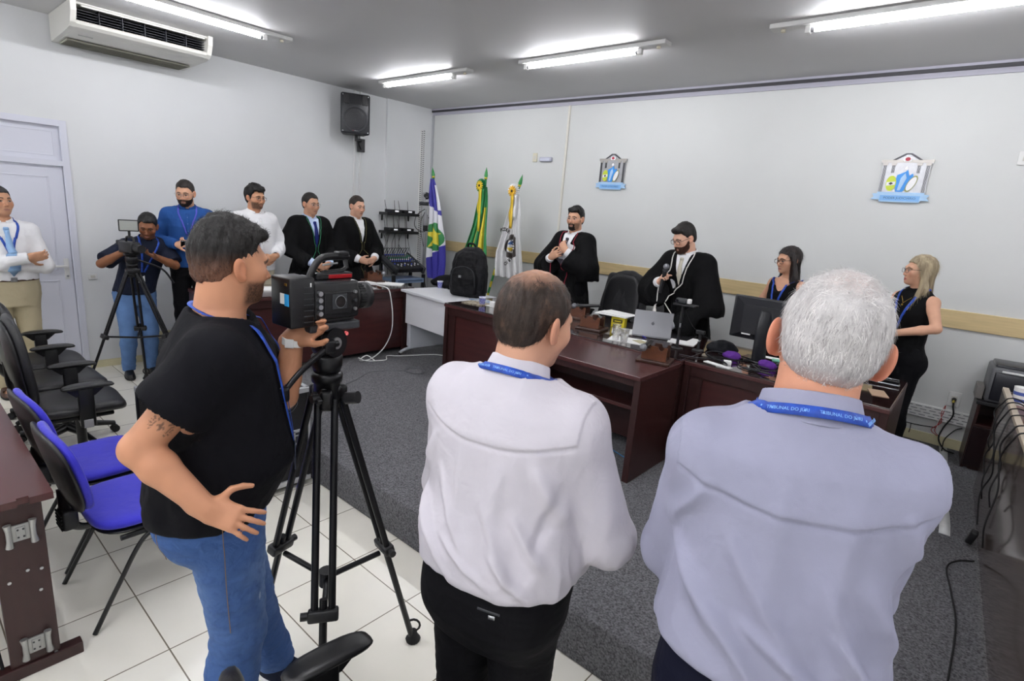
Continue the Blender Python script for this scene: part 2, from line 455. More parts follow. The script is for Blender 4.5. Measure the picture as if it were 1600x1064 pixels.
TORSO = [(.78, .140, .100, 0), (.86, .170, .118, -.012), (.94, .172, .120, -.008), (1.05, .158, .110, .004), (1.17, .164, .116, .006),
         (1.29, .178, .122, .002), (1.37, .178, .114, -.006), (1.425, .150, .094, -.012), (1.465, .100, .075, -.016), (1.51, .058, .058, -.014)]
class Person:
    def __init__(s, label, x, y, ground, face, H, res=.006, skin=SK_LIGHT, lean=(0, 0), head=(0, 0, 0), fat=1.0, belly=0.0, sw=1.0,
                 female=False, hs=None, group='people in the room', ear=1.0, neckfwd=0.0, neck_r=.056, headup=0.0):
        s.s = H / 1.75; s.res = res; s.fat = fat; s.belly = belly; s.female = female; s.skin = skin; s.sw = sw
        s.lean = np.array(lean, float); s.neck_r = neck_r; s.ear = ear
        s.root = thing('person', label, 'person', (x, y, ground), math.atan2(-face[0], face[1]), group)
        k = s.s; s.hs = hs or min(1.06, (.94 if female else 1.0) * (k * .5 + .5))
        s.HR = rotm(*head); piv = np.array((0, -.012 + neckfwd, 1.52 + headup)) * k + np.append(s.off(1.52 * k), 0)
        s.piv = piv; s.HO = piv + s.HR @ np.array((0, .026, .113)) * s.hs
        sx = .166 * sw * (.9 if female else 1)
        s.J = {}
        for sd, q in (('l', -1), ('r', 1)):
            s.set('sh_' + sd, (q * sx, -.008, 1.395)); s.set('el_' + sd, (q * (sx + .045), -.02, 1.13)); s.set('wr_' + sd, (q * (sx + .05), .05, .88))
            s.J['hip_' + sd] = np.array((q * .088, 0, .90)) * k; s.J['kn_' + sd] = np.array((q * .098, .015, .49)) * k
            s.J['an_' + sd] = np.array((q * .105, -.02, .085)) * k
        s.hands = {'l': dict(), 'r': dict()}; s.foot_yaw = {'l': 8, 'r': -8}
    def off(s, z):
        t = np.clip((np.asarray(z) / s.s - .95) / .53, 0, 1.3); return np.multiply.outer(t, s.lean) if np.ndim(t) else t * s.lean
    def set(s, name, p):
        """joint in standard (1.75 m) proportions, moved by the lean of the trunk"""
        p = np.array(p, float) * s.s; o = s.off(p[2]); s.J[name] = p + np.array((o[0], o[1], 0)); return s
    def put(s, name, p): s.J[name] = np.array(p, float); return s
    def worldpt(s, w):
        """world position to the person's own frame"""
        v = Vector(w) - s.root.location; return np.array(Euler((0, 0, -s.root.rotation_euler.z)).to_matrix() @ v)
    def stations(s, infl=0.0, z0=.78, z1=1.51, fa=1.0, extra=None):
        out = []
        for z, a, b, cy in TORSO:
            if not (z0 - 1e-6 <= z <= z1 + 1e-6): continue
            if s.female:
                a *= .88 if z > 1.1 else (.97 if z < .98 else .84); b *= .86
            w = math.exp(-((z - 1.06) / .14) ** 2)
            ff = 1 + (s.fat - 1) * (1 if z < 1.4 else .4)
            aa = a * ff * fa * (1 if z < 1.2 or z > 1.4 else s.sw ** .5) + infl + s.belly * .5 * w; bb = b * ff * fa + infl + s.belly * w
            o = s.off(z * s.s)
            out.append((z * s.s, o[0], cy * s.s + o[1] + s.belly * .8 * w * s.s, aa * s.s, bb * s.s))
        return out
    # --- head
    def add_head(s, S, ears=True):
        R, o, h = s.HR, s.HO, s.hs
        S.frame(R * 1.0, o)
        def E(c, r, k=.02, mode='u', Rm=None): S.ell(np.array(c) * h, np.array(r) * h, k * h, mode, Rm)
        def C(a, b, ra, rb, k=.012, mode='u'): S.cap(np.array(a) * h, np.array(b) * h, ra * h, rb * h, k * h, mode)
        w = .96 if s.female else 1.0
        E((0, -.014, .028), (.074, .094, .086), .01)
        E((0, .030, -.022), (.0625 * w, .062, .078), .035)
        E((0, .028, -.068), (.049 * w, .054, .046), .03)
        E((0, .066, -.098), (.024 * w, .020, .017), .03)
        for q in (-1, 1): E((q * .043, .052, -.026), (.022, .026, .022), .03)
        C((-.030, .080, .017), (.030, .080, .017), .011, .011, .025)
        for q in (-1, 1): E((q * .031, .100, -.004), (.0155, .016, .011), .014, 's')
        for q in (-1, 1): E((q * .031, .0765, -.004), (.0145, .0135, .0125), .004)
        nl = .92 if s.female else 1.0
        C((0, .084, .008), (0, .106 * nl + .003, -.036), .0062, .0095, .012)
        for q in (-1, 1): E((q * .0105, .094, -.041), (.0075, .011, .0075), .007)
        E((0, .073, -.070), (.024, .015, .015), .014)
        C((-.016, .0825, -.0690), (.016, .0825, -.0690), .0048, .0048, .005); C((-.012, .0835, -.0785), (.012, .0835, -.0785), .0055, .0055, .005)
        C((-.021, .0895, -.0738), (.021, .0895, -.0738), .0018, .0018, .003, 's')
        if ears:
            for q in (-1, 1):
                es = s.ear; ea = .35 + (es - 1) * 1.6; ex = (es - 1) * .05; A = np.array([[math.cos(ea), -q * math.sin(ea), 0], [q * math.sin(ea), math.cos(ea), 0], [0, 0, 1]])
                B = np.array([[1, 0, 0], [0, math.cos(.2), -math.sin(.2)], [0, math.sin(.2), math.cos(.2)]])
                E((q * (.0815 + ex), -.010 - ex * .4, -.008), (.0085, .0205 * es, .032 * es), .008, 'u', A @ B)
                E((q * (.0905 + ex), -.003 - ex * .4, -.006), (.0075, .0115 * es, .0185 * es), .006, 's', A @ B)
                E((q * .078, .002, -.034), (.0065, .0085, .009), .006, 'u')
        S.frame()
        base = np.array((0, -.018, 1.435)) * s.s + np.append(s.off(1.45 * s.s), 0)
        top = s.W((0, -.024, -.065)); S.cap(base, top, s.neck_r * s.s * 1.08, s.neck_r * s.s, .03)
        S.cap(s.W((0, .01, -.075)), s.W((0, -.03, -.09)), .04 * h, .045 * h, .03)
    def W(s, q): return s.HR @ (np.array(q, float) * s.hs) + s.HO
    def hl(s, P): return (np.asarray(P) - s.HO) @ s.HR / s.hs
    # --- hand
    def add_hand(s, S, sd, wr, el):
        h = s.hands[sd]; k = s.s * (.90 if s.female else 1.0) * h.get('scale', 1.0); d = unit(h.get('dir', wr - el)); n = np.array(h.get('palm', (1 if sd == 'l' else -1, 0, 0)), float)
        n = unit(n - d * (n @ d)); thumb = h.get('thumb', None); x = np.cross(d, n)     # x: towards the thumb
        if thumb is None: thumb = 1 if sd == 'l' else -1
        x = x * thumb
        M = np.stack([x, d, n], 1); S.frame(M, wr)
        K = lambda p: np.array(p, float) * k
        S.box(K((.002, .050, .0)), K((.040, .044, .0135)), .0125 * k, .012 * k)
        S.cap(K((0, -.03, 0)), K((0, .02, 0)), .027 * k, .025 * k, .02 * k, flat=((0, 0, 1), 1.25))
        S.ell(K((.026, .030, .008)), K((.018, .030, .016)), .012 * k)
        c = h.get('curl', 25); c = [c] * 4 if not hasattr(c, '__len__') else c; spread = h.get('spread', 4)
        for i, (fx, fl, fr) in enumerate(((.0305, .070, .0088), (.0105, .079, .0092), (-.0095, .073, .0088), (-.0285, .057, .0078))):
            p = np.array((fx, .089 if i else .086, 0)); a = 0; sp = math.radians(spread * (1.5 - i)); r = fr
            for j, (q, m) in enumerate(((.46, .8), (.31, 1.15), (.25, .75))):
                a += math.radians(c[i]) * m
                v = np.array((math.sin(sp) * math.cos(a), math.cos(sp) * math.cos(a), math.sin(a)))
                e = p + v * fl * q; S.cap(K(p), K(e), r * k, r * .93 * k, .004 * k if j else .009 * k); p = e; r *= .93
        tc = math.radians(h.get('thumb_curl', 20)); ta = math.radians(h.get('thumb_out', 40))
        p = np.array((.030, .018, .006)); v = np.array((math.sin(ta), math.cos(ta), math.sin(tc) * .6)); v /= np.linalg.norm(v)
        e = p + v * .045; S.cap(K(p), K(e), .0125 * k, .0108 * k, .012 * k)
        v2 = np.array((math.sin(ta * .55), math.cos(ta * .55), math.sin(tc))); v2 /= np.linalg.norm(v2); e2 = e + v2 * .032
        S.cap(K(e), K(e2), .0105 * k, .0095 * k, .004 * k); e3 = e2 + unit(v2 + np.array((-.25, 0, .15))) * .024; S.cap(K(e2), K(e3), .0095 * k, .008 * k, .004 * k)
        S.frame()
    # --- whole body skin
    def body(s, brow='#2a1d16', lips=None, stubble=None, stub_col='#3a2a22', iris='#2b1a10', gaze=(0, 0), eyes=1.0, hands=True, flush=.10, marks=None, nails=None, head_res=None):
        k = s.s; S = SDF(s.res); S.loft(s.stations(-.012), 2.3, .02)
        fa = .88 if s.female else (1 + (s.fat - 1) * .6)
        for sd in 'lr':
            sh, el, wr = s.J['sh_' + sd], s.J['el_' + sd], s.J['wr_' + sd]; m = sh * .62 + np.array((0, 0, sh[2] * .38 + .0)); m[:2] = sh[:2] * .5 + s.off(1.4 * k) * .5
            S.cap(m, sh, .062 * k * fa, .057 * k * fa, .05); S.cap(sh, el, .051 * k * fa, .041 * k * fa, .03)
            mid = el + (wr - el) * .3; S.cap(el, mid, .040 * k * fa, .0415 * k * fa, .015); S.cap(mid, wr, .0415 * k * fa, .027 * k * fa, .015)
            if hands: s.add_hand(S, sd, wr, el)
            hip, kn, an = s.J['hip_' + sd], s.J['kn_' + sd], s.J['an_' + sd]
            S.cap(hip, kn, .082 * k * fa, .054 * k * fa, .03); cm = kn + (an - kn) * .3 + np.array((0, -.015, 0)) * k
            S.cap(kn, cm, .052 * k, .054 * k, .02); S.cap(cm, an, .054 * k, .036 * k, .02)
            f = rotm(s.foot_yaw[sd])[:, 1]; S.cap(an + np.array((0, 0, -.045)) * k, an + f * .14 * k + np.array((0, 0, -.055)) * k, .035 * k, .026 * k, .02)
        s.add_head(S); s.S = S
        base = np.array(lin(s.skin)); lc = np.array(lin(lips or ('#b5666a' if s.female else '#b07a6c'))); bc = np.array(lin(brow)); ic = np.array(lin(iris)); sc = np.array(lin(stub_col))
        def color(P):
            q = s.hl(P); C = np.tile(base, (len(P), 1)); near = (np.abs(q) < .2).all(1)
            if len(P): C *= (1 + .05 * noise3(P, 45.0))[:, None]
            def mixc(w, c):
                C[:] = C * (1 - w[:, None]) + w[:, None] * c
            red = np.array((base[0] * 1.03, base[1] * .72, base[2] * .68))
            fl = np.exp(-(((np.abs(q[:, 0]) - .042) / .02) ** 2 + ((q[:, 2] + .03) / .02) ** 2)) * (q[:, 1] > .02) + np.exp(-((q[:, 0] / .013) ** 2 + ((q[:, 2] + .036) / .015) ** 2)) * (q[:, 1] > .08)
            fl = np.maximum(fl, (np.abs(q[:, 0]) > .078) * 1.0 * (np.abs(q[:, 2]) < .05)); mixc(np.clip(fl * flush * 4, 0, .6) * near, red)
            if stubble:
                side = smooth01((q[:, 1] - .0) / .03); low = smooth01((-.030 - q[:, 2] - np.abs(q[:, 0]) * .1) / .02)
                mou = smooth01((-.052 - q[:, 2]) / .008) * (np.abs(q[:, 0]) < .03)
                w = np.clip(np.maximum(low * (np.abs(q[:, 0]) > .028), mou), 0, 1) * side * smooth01((q[:, 2] + .125) / .02)
                mixc(w * stubble * near * (1 + .25 * noise3(P, 300.0)), sc)
            ax = np.abs(q[:, 0])
            lw = ((q[:, 1] > .075) & (ax < .024)) * smooth01((.0100 * (1 - (ax / .024) ** 2) - np.abs(q[:, 2] + .0740)) / .003 + .5); mixc(np.clip(lw * near, 0, .8), lc)
            ml = ((q[:, 1] > .07) & (ax < .023)) * smooth01((.0014 - np.abs(q[:, 2] + .0738)) / .0014 + .4); mixc(np.clip(ml * near, 0, .7), lc * .3)  # dark line painted between the lips for the shade of the groove
            yb = .0185 + .0035 * np.sin((ax - .014) / .034 * math.pi) - .008 * np.clip((ax - .036) / .014, 0, 1)
            bw = smooth01((.0046 - np.abs(q[:, 2] - yb)) / .003 + .5) * (ax > .012) * (ax < .052) * (q[:, 1] > .045); mixc(np.clip(bw * near * .9, 0, 1), bc)
            ex = ax - .031; al = .0056 * eyes * (1 - (ex / .0150) ** 2)
            ew = smooth01((al - np.abs(q[:, 2] + .004)) / .0025 + .5) * (np.abs(ex) < .0145) * (q[:, 1] > .068); mixc(ew * near, np.array((.50, .46, .43)))
            ir = np.sqrt((q[:, 0] - np.sign(q[:, 0]) * .031 - gaze[0] * .006) ** 2 + (q[:, 2] + .004 - gaze[1] * .004) ** 2); mixc(ew * smooth01((.0062 - ir) / .002 + .5) * near, ic)
            la = smooth01((.0016 - np.abs(q[:, 2] + .004 - np.maximum(al, 0))) / .0015 + .4) * (np.abs(ex) < .0155) * (q[:, 1] > .066); mixc(np.clip(la * near, 0, .8), bc * .6)
            if marks is not None: marks(P, q, C, mixc)
            return C
        m = mat('skin', '#ffffff', .5, attr='Col', bump=.12, bscale=500, bdist=.002, spec=.35)
        hr = (head_res or min(s.res, .0030)) * QUAL; nz = s.piv + np.array((0, 0, -.055)) * k; keep = list(S.ops)
        lo, hi = S.bounds(); S.cut(nz, (0, 0, 1), 0.0); V, Q = S.mesh(lo, hi); V = relax(V, Q, 1, .4)
        S.ops = list(keep); S.cut(nz + np.array((0, 0, -.004)), (0, 0, -1), 0.0); S.res = hr
        hlo = np.minimum(s.HO - .16, nz - .11); hlo[2] = nz[2] - .02; V2, Q2 = S.mesh(hlo, s.HO + .17); V2 = relax(V2, Q2, 1, .3); S.res = s.res; S.ops = keep
        Q = np.concatenate([Q, Q2 + len(V)]); V = np.concatenate([V, V2])
        s.body_ob = quadmesh('body', V, Q, m, s.root, color(V)); return s
    # --- hair
    def hair(s, color='#15110f', colfn=None, taper=.004, smooth=2, top=.018, side=.008, nape=-.07, line=.068, burn=-.022, var=.35, rough=.5, res=None, quiff=0.0, part=0.0, wave=0.004, seed=1, thin=None, ear=.0):
        h = s.hs; S = SDF((res or s.res) * 1.0); S.frame(s.HR, s.HO)
        S.ell(np.array((0, -.016, .030 + top * .25)) * h, np.array((.0745 + side, .096 + side * 1.1, .085 + top * .8)) * h, .0)
        S.ell(np.array((0, -.050, -.020)) * h, np.array((.066 + side * .7, .058 + side * .8, .066)) * h, .03 * h)
        if quiff: S.cap(np.array((-.04, .062, .088)) * h, np.array((.04, .062, .088)) * h, (.018 + quiff) * h, (.018 + quiff) * h, .03 * h)
        zy = np.array([(-.13, nape), (-.06, nape + .004), (-.034, nape * .55), (-.026, -.020), (-.022, .012 + ear), (.006, .018 + ear), (.010, burn), (.026, burn), (.032, .012), (.042, .035), (.060, line - .008), (.09, line), (.13, line + .004)])
        R, o = s.HR, s.HO
        def g(P):
            q = (P - o) @ R / h; zm = np.interp(q[:, 1], zy[:, 0], zy[:, 1])
            zm = zm + .0035 * noise3(q * 70.0, 1.0, seed + 5) + np.where(q[:, 1] > .05, .012 * np.clip(np.abs(q[:, 0]) / .045, 0, 1.2) ** 2 - (.006 if quiff else 0), 0)
            return (zm - q[:, 2]) * h * .8
        tz = taper; S.func(lambda P: smooth01((.035 - ((P - o) @ R / h)[:, 2]) / .10) * tz * h, mode='d'); S.func(g, mode='i')
        S.frame()
        def disp(V):
            q = s.hl(V); st = np.array((55, 55, 20.0)); return wave * h * (.6 * noise3(q * st, 1.0, seed) + .5 * noise3(q * st, 2.3, seed + 1))
        m = mat('hair_' + color.strip('#') + ('_fade' if colfn else ''), color, rough, var=0 if colfn else var, vscale=60, stretch=(1, 1, .25), bump=.6, bscale=260, bdist=.004, spec=.4, attr='Col' if colfn else None)
        s.hairS = S; s.hair_ob = sdf_obj('hair', S, m, s.root, disp=disp, relax_it=smooth, color=colfn); s.hair_mat = m; return s
    def beard(s, color='#1a120e', th=.008, low=-.125, cheek=-.030, mous=True, full=True, wave=.003, chin_only=False):
        h = s.hs; S = SDF(s.res * .8); S.frame(s.HR, s.HO)
        def E(c, r, k): S.ell(np.array(c) * h, (np.array(r) + th) * h, k * h)
        E((0, .030, -.022), (.0625, .062, .078), 0); E((0, .028, -.068), (.052, .054, .046), .03); E((0, .066, -.100), (.026, .022, .019), .03); E((0, .076, -.068), (.027, .018, .020), .012)
        R, o = s.HR, s.HO
        def g(P):
            q = (P - o) @ R / h; ax = np.abs(q[:, 0]); zt = np.interp(q[:, 1], [-.01, .015, .04, .06, .075], [.0, -.005, -.034, -.050, -.053])
            d = np.maximum(q[:, 2] - zt, .006 - q[:, 1]); d = np.maximum(d, low - q[:, 2])
            lips = np.maximum(ax - .021, np.abs(q[:, 2] + .0745) - .0115); lips = np.maximum(lips, .06 - q[:, 1]); d = np.maximum(d, -lips)
            if not mous: d = np.maximum(d, np.where((q[:, 2] > -.075) & (ax < .03), .01, -1))
            if chin_only: d = np.maximum(d, np.maximum(.045 - q[:, 1], ax - .034))
            return d * h * .8
        S.func(g, mode='i'); S.frame()
        m = mat('hair_' + color.strip('#'), color, .6, var=.35, vscale=60, stretch=(1, 1, .25), bump=.6, bscale=260, bdist=.004, spec=.3)
        sdf_obj('beard', S, m, s.root, disp=lambda V: wave * noise3(V, 140.0, 5), relax_it=1); return s
    def glasses(s, color='#151515', r=.0012, w=.024, hh=.017, metal=False):
        h = s.hs; mb = MB(); m = mat('glasses_' + color.strip('#'), color, .3, metal=.8 if metal else 0); lens = mat('spectacle_lens', '#ffffff', .02, trans=1.0, alpha=.25)
        M = Matrix([list(s.HR[i] * h) + [s.HO[i]] for i in range(3)] + [[0, 0, 0, 1]])
        for q in (-1, 1):
            ring = []
            for i in range(20):
                t = 2 * math.pi * i / 20; c, d = math.cos(t), math.sin(t); p = .55
                ring.append((q * .033 + w * math.copysign(abs(c) ** p, c), .101 - .10 * abs(q * .033 + w * c - 0) ** 1.5, -.006 + hh * math.copysign(abs(d) ** p, d)))
            mb.tube(ring, r / h * 1.0, m, 6, closed=True, M=M)
            mb.tube([(q * (.033 + w), .090, .002), (q * .074, .080, .004), (q * .081, .01, .006), (q * .083, -.012, -.012)], r / h, m, 6, M=M)
        mb.tube([(-.010, .1025, -.002), (0, .106, .001), (.010, .1025, -.002)], r / h, m, 6, M=M)
        mb.build('glasses', None, s.root); return s
    # --- clothes
    def arms_sdf(s, S, infl, sleeve=1.0, k2=.05, fold=0.0, cuff=.0):
        k = s.s; fa = (1 + (s.fat - 1) * .8) * (.9 if s.female else 1)
        for sd in 'lr':
            sh, el, wr = s.J['sh_' + sd], s.J['el_' + sd], s.J['wr_' + sd]
            m = sh.copy(); m[:2] = sh[:2] * .5 + s.off(1.4 * k) * .5; m[2] += .012 * k
            if sleeve < .1:
                S.cap(m, m + (sh - m) * .55, (.058 * fa + infl) * k, (.050 * fa + infl) * k, k2); continue
            S.cap(m, sh, (.060 * fa + infl) * k, (.058 * fa + infl) * k, k2)
            if sleeve <= .55:
                e = sh + (el - sh) * (sleeve / .5); S.cap(sh, e, (.056 * fa + infl) * k, (.058 * fa + infl * 1.4) * k, .03)
                d = unit(el - sh); S.cut(e - d * .0, d, .004, near=(e + d * .06, .10))
            else:
                S.cap(sh, el, (.053 * fa + infl) * k, (.046 * fa + infl) * k, .03)
                e = el + (wr - el) * (sleeve - .5) * 2; S.cap(el, e, (.046 * fa + infl) * k, (.033 * fa + infl * .7 + cuff) * k, .015)
                d = unit(wr - el); S.cut(e, d, .004, near=(e + d * .06, .095))
    def shirt(s, m, sleeve=1.0, hem=.97, infl=.014, name='shirt', tucked=True, crease=.009, cscale=9.0, neck=1.475, res=None, bag=.0, disp=None, stretch=(1, 1, .45), seed=2, vneck=None):
        k = s.s; S = SDF(res or s.res); st = [x for x in s.stations(infl, .86, 1.51)]
        st = [(z, cx, cy, a + (bag * math.exp(-((z / k - 1.06) / .10) ** 2)) * k, b + (bag * 1.2 * math.exp(-((z / k - 1.06) / .10) ** 2)) * k) for z, cx, cy, a, b in st]
        # trim the bottom to the hem height
        zz = np.array(st); hz = hem * k; row = [np.interp(hz, zz[:, 0], zz[:, i]) for i in range(5)]; row[0] = hz
        st = [tuple(row)] + [x for x in st if x[0] > hz + .01]
        S.loft(st, 2.4, .02, endr=.02)
        s.arms_sdf(S, infl, sleeve)
        S.cap(np.array((0, -.014, 1.45)) * k + np.append(s.off(1.45 * k), 0), np.array((0, -.014, neck)) * k + np.append(s.off(neck * k), 0), (s.neck_r + infl * .8) * k, (s.neck_r + .010) * k, .03)
        pz = np.array((0, 0, neck + .012)) * k + np.append(s.off(neck * k), 0); S.cut(pz, unit((0, .32, 1)), .006, near=(pz + np.array((0, 0, .06)), .12))
        if vneck:
            pz = np.array((0, .16, vneck)) * k + np.append(s.off(vneck * k), 0); S.ell(pz + np.array((0, -.02, .11 * k)), np.array((.075, .10, .12)) * k, .01, 's')
        def dd(V):
            zrel = V[:, 2] / k; w = .35 + .65 * np.exp(-((zrel - 1.03) / .12) ** 2)
            for sd in 'lr':
                e = s.J['el_' + sd]; w = np.maximum(w, np.exp(-(((V - e) ** 2).sum(1)) / .09 ** 2))
            n = fold_noise(V, cscale, stretch, seed) * .6 + fold_noise(V, cscale * 2.3, stretch, seed + 1) * .3
            r = crease * w * n
            if disp is not None: r = r + disp(V)
            return r
        s.shirtS = S; s.shirt_ob = sdf_obj(name, S, m, s.root, disp=dd, relax_it=1); return s
    def collar(s, m, h=.036, open_=18, tilt=16, r=None, name='collar', z=1.478, pts=True):
        k = s.s; S = SDF(min(s.res * .6, .003)); R = rotm(0, tilt, 0); o = np.array((0, -.010, z)) * k + np.append(s.off(z * k), 0); r = r or (s.neck_r + .010) * k
        def fn(P):
            q = (P - o) @ R; x, y = q[:, 0], q[:, 1] / 1.06; rad = np.sqrt(x * x + y * y); th = np.degrees(np.abs(np.arctan2(x, y)))
            hh = h * k; t = (hh - q[:, 2]) / hh; front = smooth01((60 - th) / 45)
            ro = r + .004 + .013 * np.clip(t, 0, 1.6) + .006 * front * np.clip(t, 0, 2); ri = r - .001
            d = np.maximum(rad - ro, ri - rad); lowz = -.006 * k - (.026 * k * front if pts else 0); d = np.maximum(d, np.maximum(q[:, 2] - hh * (1 - .25 * front), lowz - q[:, 2]))
            gap = (open_ * (1 - .55 * np.clip(q[:, 2] / hh, -1, 1)) - th) * math.pi / 180 * r; return np.maximum(d, gap) * .8
        S.func(fn, o, .14); lo = o - .13; hi = o + .13; V, Q = S.mesh(lo, hi)
        s.collarS = S; quadmesh(name, relax(V, Q, 1, .3), Q, m, s.root); return s
    def trousers(s, m, waist=1.03, infl=.022, leg=.014, name='trousers', crease=.007, taper=1.0, hemz=.07, seed=4, extra=None, color=None, thin=1.0):
        k = s.s; S = SDF(s.res); fa = 1 + (s.fat - 1) * .6
        zz = np.array(s.stations(infl, .78, 1.17)); row = [np.interp(waist * k, zz[:, 0], zz[:, i]) for i in range(5)]; row[0] = waist * k
        S.loft([tuple(x) for x in zz if x[0] < waist * k - .01] + [tuple(row)], 2.3, .02, endr=.015)
        for sd in 'lr':
            hip, kn, an = s.J['hip_' + sd], s.J['kn_' + sd], s.J['an_' + sd]
            S.cap(hip, kn, (.088 * fa * thin + leg) * k, (.060 * thin + leg) * k, .025); cm = kn + (an - kn) * .3 + np.array((0, -.012, 0)) * k
            e = an + (np.array((an[0], an[1], hemz * k + s.J.get('lift', 0)) - an)) * 1.0
            S.cap(kn, cm, (.058 * thin + leg) * k, (.058 * thin + leg) * k, .02); S.cap(cm, e, (.058 * thin + leg) * k, (.045 * thin * taper + leg) * k, .02)
            S.cut(e, (0, 0, -1), .003, near=(e - np.array((0, 0, .05)), .10))
            S.ell(hip + np.array((0, -.062, -.02)) * k, np.array((.082, .07, .095)) * k * fa, .04)
        def dd(V):
            w = np.full(len(V), .3)
            for sd in 'lr':
                for j, rr in (('kn_', .10), ('an_', .14), ('hip_', .12)):
                    e = s.J[j + sd]; w = np.maximum(w, np.exp(-((V - e) ** 2).sum(1) / rr ** 2))
            return crease * w * (fold_noise(V, 9, (.8, .8, 1.6), seed) * .7 + fold_noise(V, 22, (.7, .7, 1.7), seed + 1) * .35)
        s.trS = S; s.tr_ob = sdf_obj(name, S, m, s.root, disp=dd, relax_it=1, color=color); return s
    def belt(s, m, waist=1.015, infl=.024, buckle=None):
        k = s.s; zz = np.array(s.stations(infl, .78, 1.29)); z = waist * k; r = [np.interp(z, zz[:, 0], zz[:, i]) for i in range(5)]; pts = []; N = []
        for i in range(49):
            t = 2 * math.pi * i / 48; c, q = math.cos(t), math.sin(t); n = 2.3; f = (abs(c) ** n + abs(q) ** n) ** (-1 / n)
            pts.append((r[1] + r[3] * c * f, r[2] + r[4] * q * f, z)); N.append((c, q, 0))
        V, Q = ribbon_np(np.array(pts), np.array(N), .034, .004); b = quadmesh('belt', V, Q, m, s.root, smooth=False)
        if buckle: MB().box((r[1], r[2] + r[4] + .006, z), (.045, .008, .038), buckle, .003).build('buckle', None, b)
        return s
    def shoes(s, m, sole=None):
        k = s.s
        for sd in 'lr':
            an = s.J['an_' + sd]; S = SDF(max(.004, s.res * .8)); R = rotm(s.foot_yaw[sd]); o = np.array((an[0], an[1], an[2] - .085 * k)); S.frame(R, o)
            S.loft([(.0, 0, .055 * k, .046 * k, .135 * k), (.03 * k, 0, .055 * k, .046 * k, .135 * k), (.055 * k, 0, .045 * k, .040 * k, .115 * k), (.085 * k, 0, .0, .036 * k, .055 * k), (.10 * k, 0, -.008 * k, .034 * k, .042 * k)], 2.4, 0, endr=.012)
            S.frame(); o2 = sdf_obj('shoe', S, m, s.root)
            if sole is not None:
                T = SDF(.005 * QUAL); T.frame(R, o); T.loft([(0.001, 0, .055 * k, .049 * k, .139 * k), (.022 * k, 0, .055 * k, .049 * k, .139 * k)], 2.4, 0, endr=.006); T.frame(); sdf_obj('sole', T, sole, o2)
        return s
    def surf_line(s, S, pts, w, th, m, name, off=.002, n=8, parent=None, w_fn=None):
        """a flat strip laid over a garment"""
        P = np.array([tuple(p) for p in bez(pts, n)]); P, N = S.project(P, off); V, Q = ribbon_np(P, N, w if w_fn is None else w_fn(np.linspace(0, 1, len(P))), th)
        return quadmesh(name, V, Q, m, parent or s.root)
    def both(s):
        U = SDF(s.res); U.ops = list(s.shirtS.ops) + (list(s.collarS.ops) if hasattr(s, 'collarS') else []); return U
    def F(s, x, z, y=.2):
        """a point in front of the trunk (standard proportions)"""
        o = s.off(z * s.s); return (x * s.s + o[0], y * s.s + o[1], z * s.s)
    def lanyard(s, m, drop=1.12, w=.018, badge=True, half=.085, badge_mat=None, S=None, back=True, top=1.47, bz=1.50, card=True):
        S = S or s.both()
        def loop(sg):
            p = [s.F(0, bz, -.10), s.F(sg * .06, bz - .005, -.06), s.F(sg * .078, top, .0), s.F(sg * .076, top - .05, .09), s.F(sg * .055, (top + drop) / 2 + .02, .18), s.F(sg * .012, drop + .01, .19)]
            return p if back else p[2:]
        mb = None
        P = np.concatenate([np.array([tuple(q) for q in bez(loop(-1), 8)]), np.array([tuple(q) for q in bez(loop(1), 8)])[::-1]]) if False else None
        a = s.surf_line(S, loop(-1), w, .0015, m, 'lanyard', .004); b = s.surf_line(S, loop(1), w, .0015, m, 'lanyard', .0045)
        if card:
            bm_ = badge_mat or mat('badge_card', '#e9eaec', .4); p, n = S.project(np.array([s.F(0, drop - .055, .2)]), .008); M = Matrix.Translation(p[0])
            mb = MB(); mb.box((0, .002, 0), (.056, .003, .085), bm_, .001, M=M); mb.box((0, .0, .052), (.012, .006, .022), mat('clip_metal', '#9a9a9a', .35, .8), .001, M=M); mb.build('badge', None, s.root)
        return s
    def tie(s, m, z0=1.452, z1=1.06, w=.075, S=None):
        S = S or s.shirtS
        s.tie_ob = s.surf_line(S, [s.F(0, z0, .16), s.F(0, (z0 + z1) / 2, .2), s.F(0, z1, .2)], .05, .006, m, 'tie', .004, w_fn=lambda t: np.interp(t, [0, .06, .10, .9, 1.0], [.036, .034, .030, w, .004]) * s.s)
        p, n = S.project(np.array([s.F(0, z0 - .004, .16)]), .008); mb = MB(); mb.box(tuple(p[0]), (.036 * s.s, .020, .034 * s.s), m, .008, rot=(math.radians(-25), 0, 0)); mb.build('tie_knot', None, s.tie_ob); return s
    def buttons(s, m, z0=1.42, z1=1.0, n=6, S=None, pl=None):
        S = S or s.shirtS
        if pl: s.surf_line(S, [s.F(0, 1.45, .16), s.F(0, 1.2, .2), s.F(0, z1, .2)], .030, .0012, pl, 'placket', .006)
        for i in range(n):
            p, nn = S.project(np.array([s.F(0, z0 + (z1 - z0) * i / (n - 1), .2)]), .0075); mb = MB(); mb.cyl(p[0], p[0] + nn[0] * .002, .0055, m=m, n=10); mb.build('button', None, s.root)
        return s
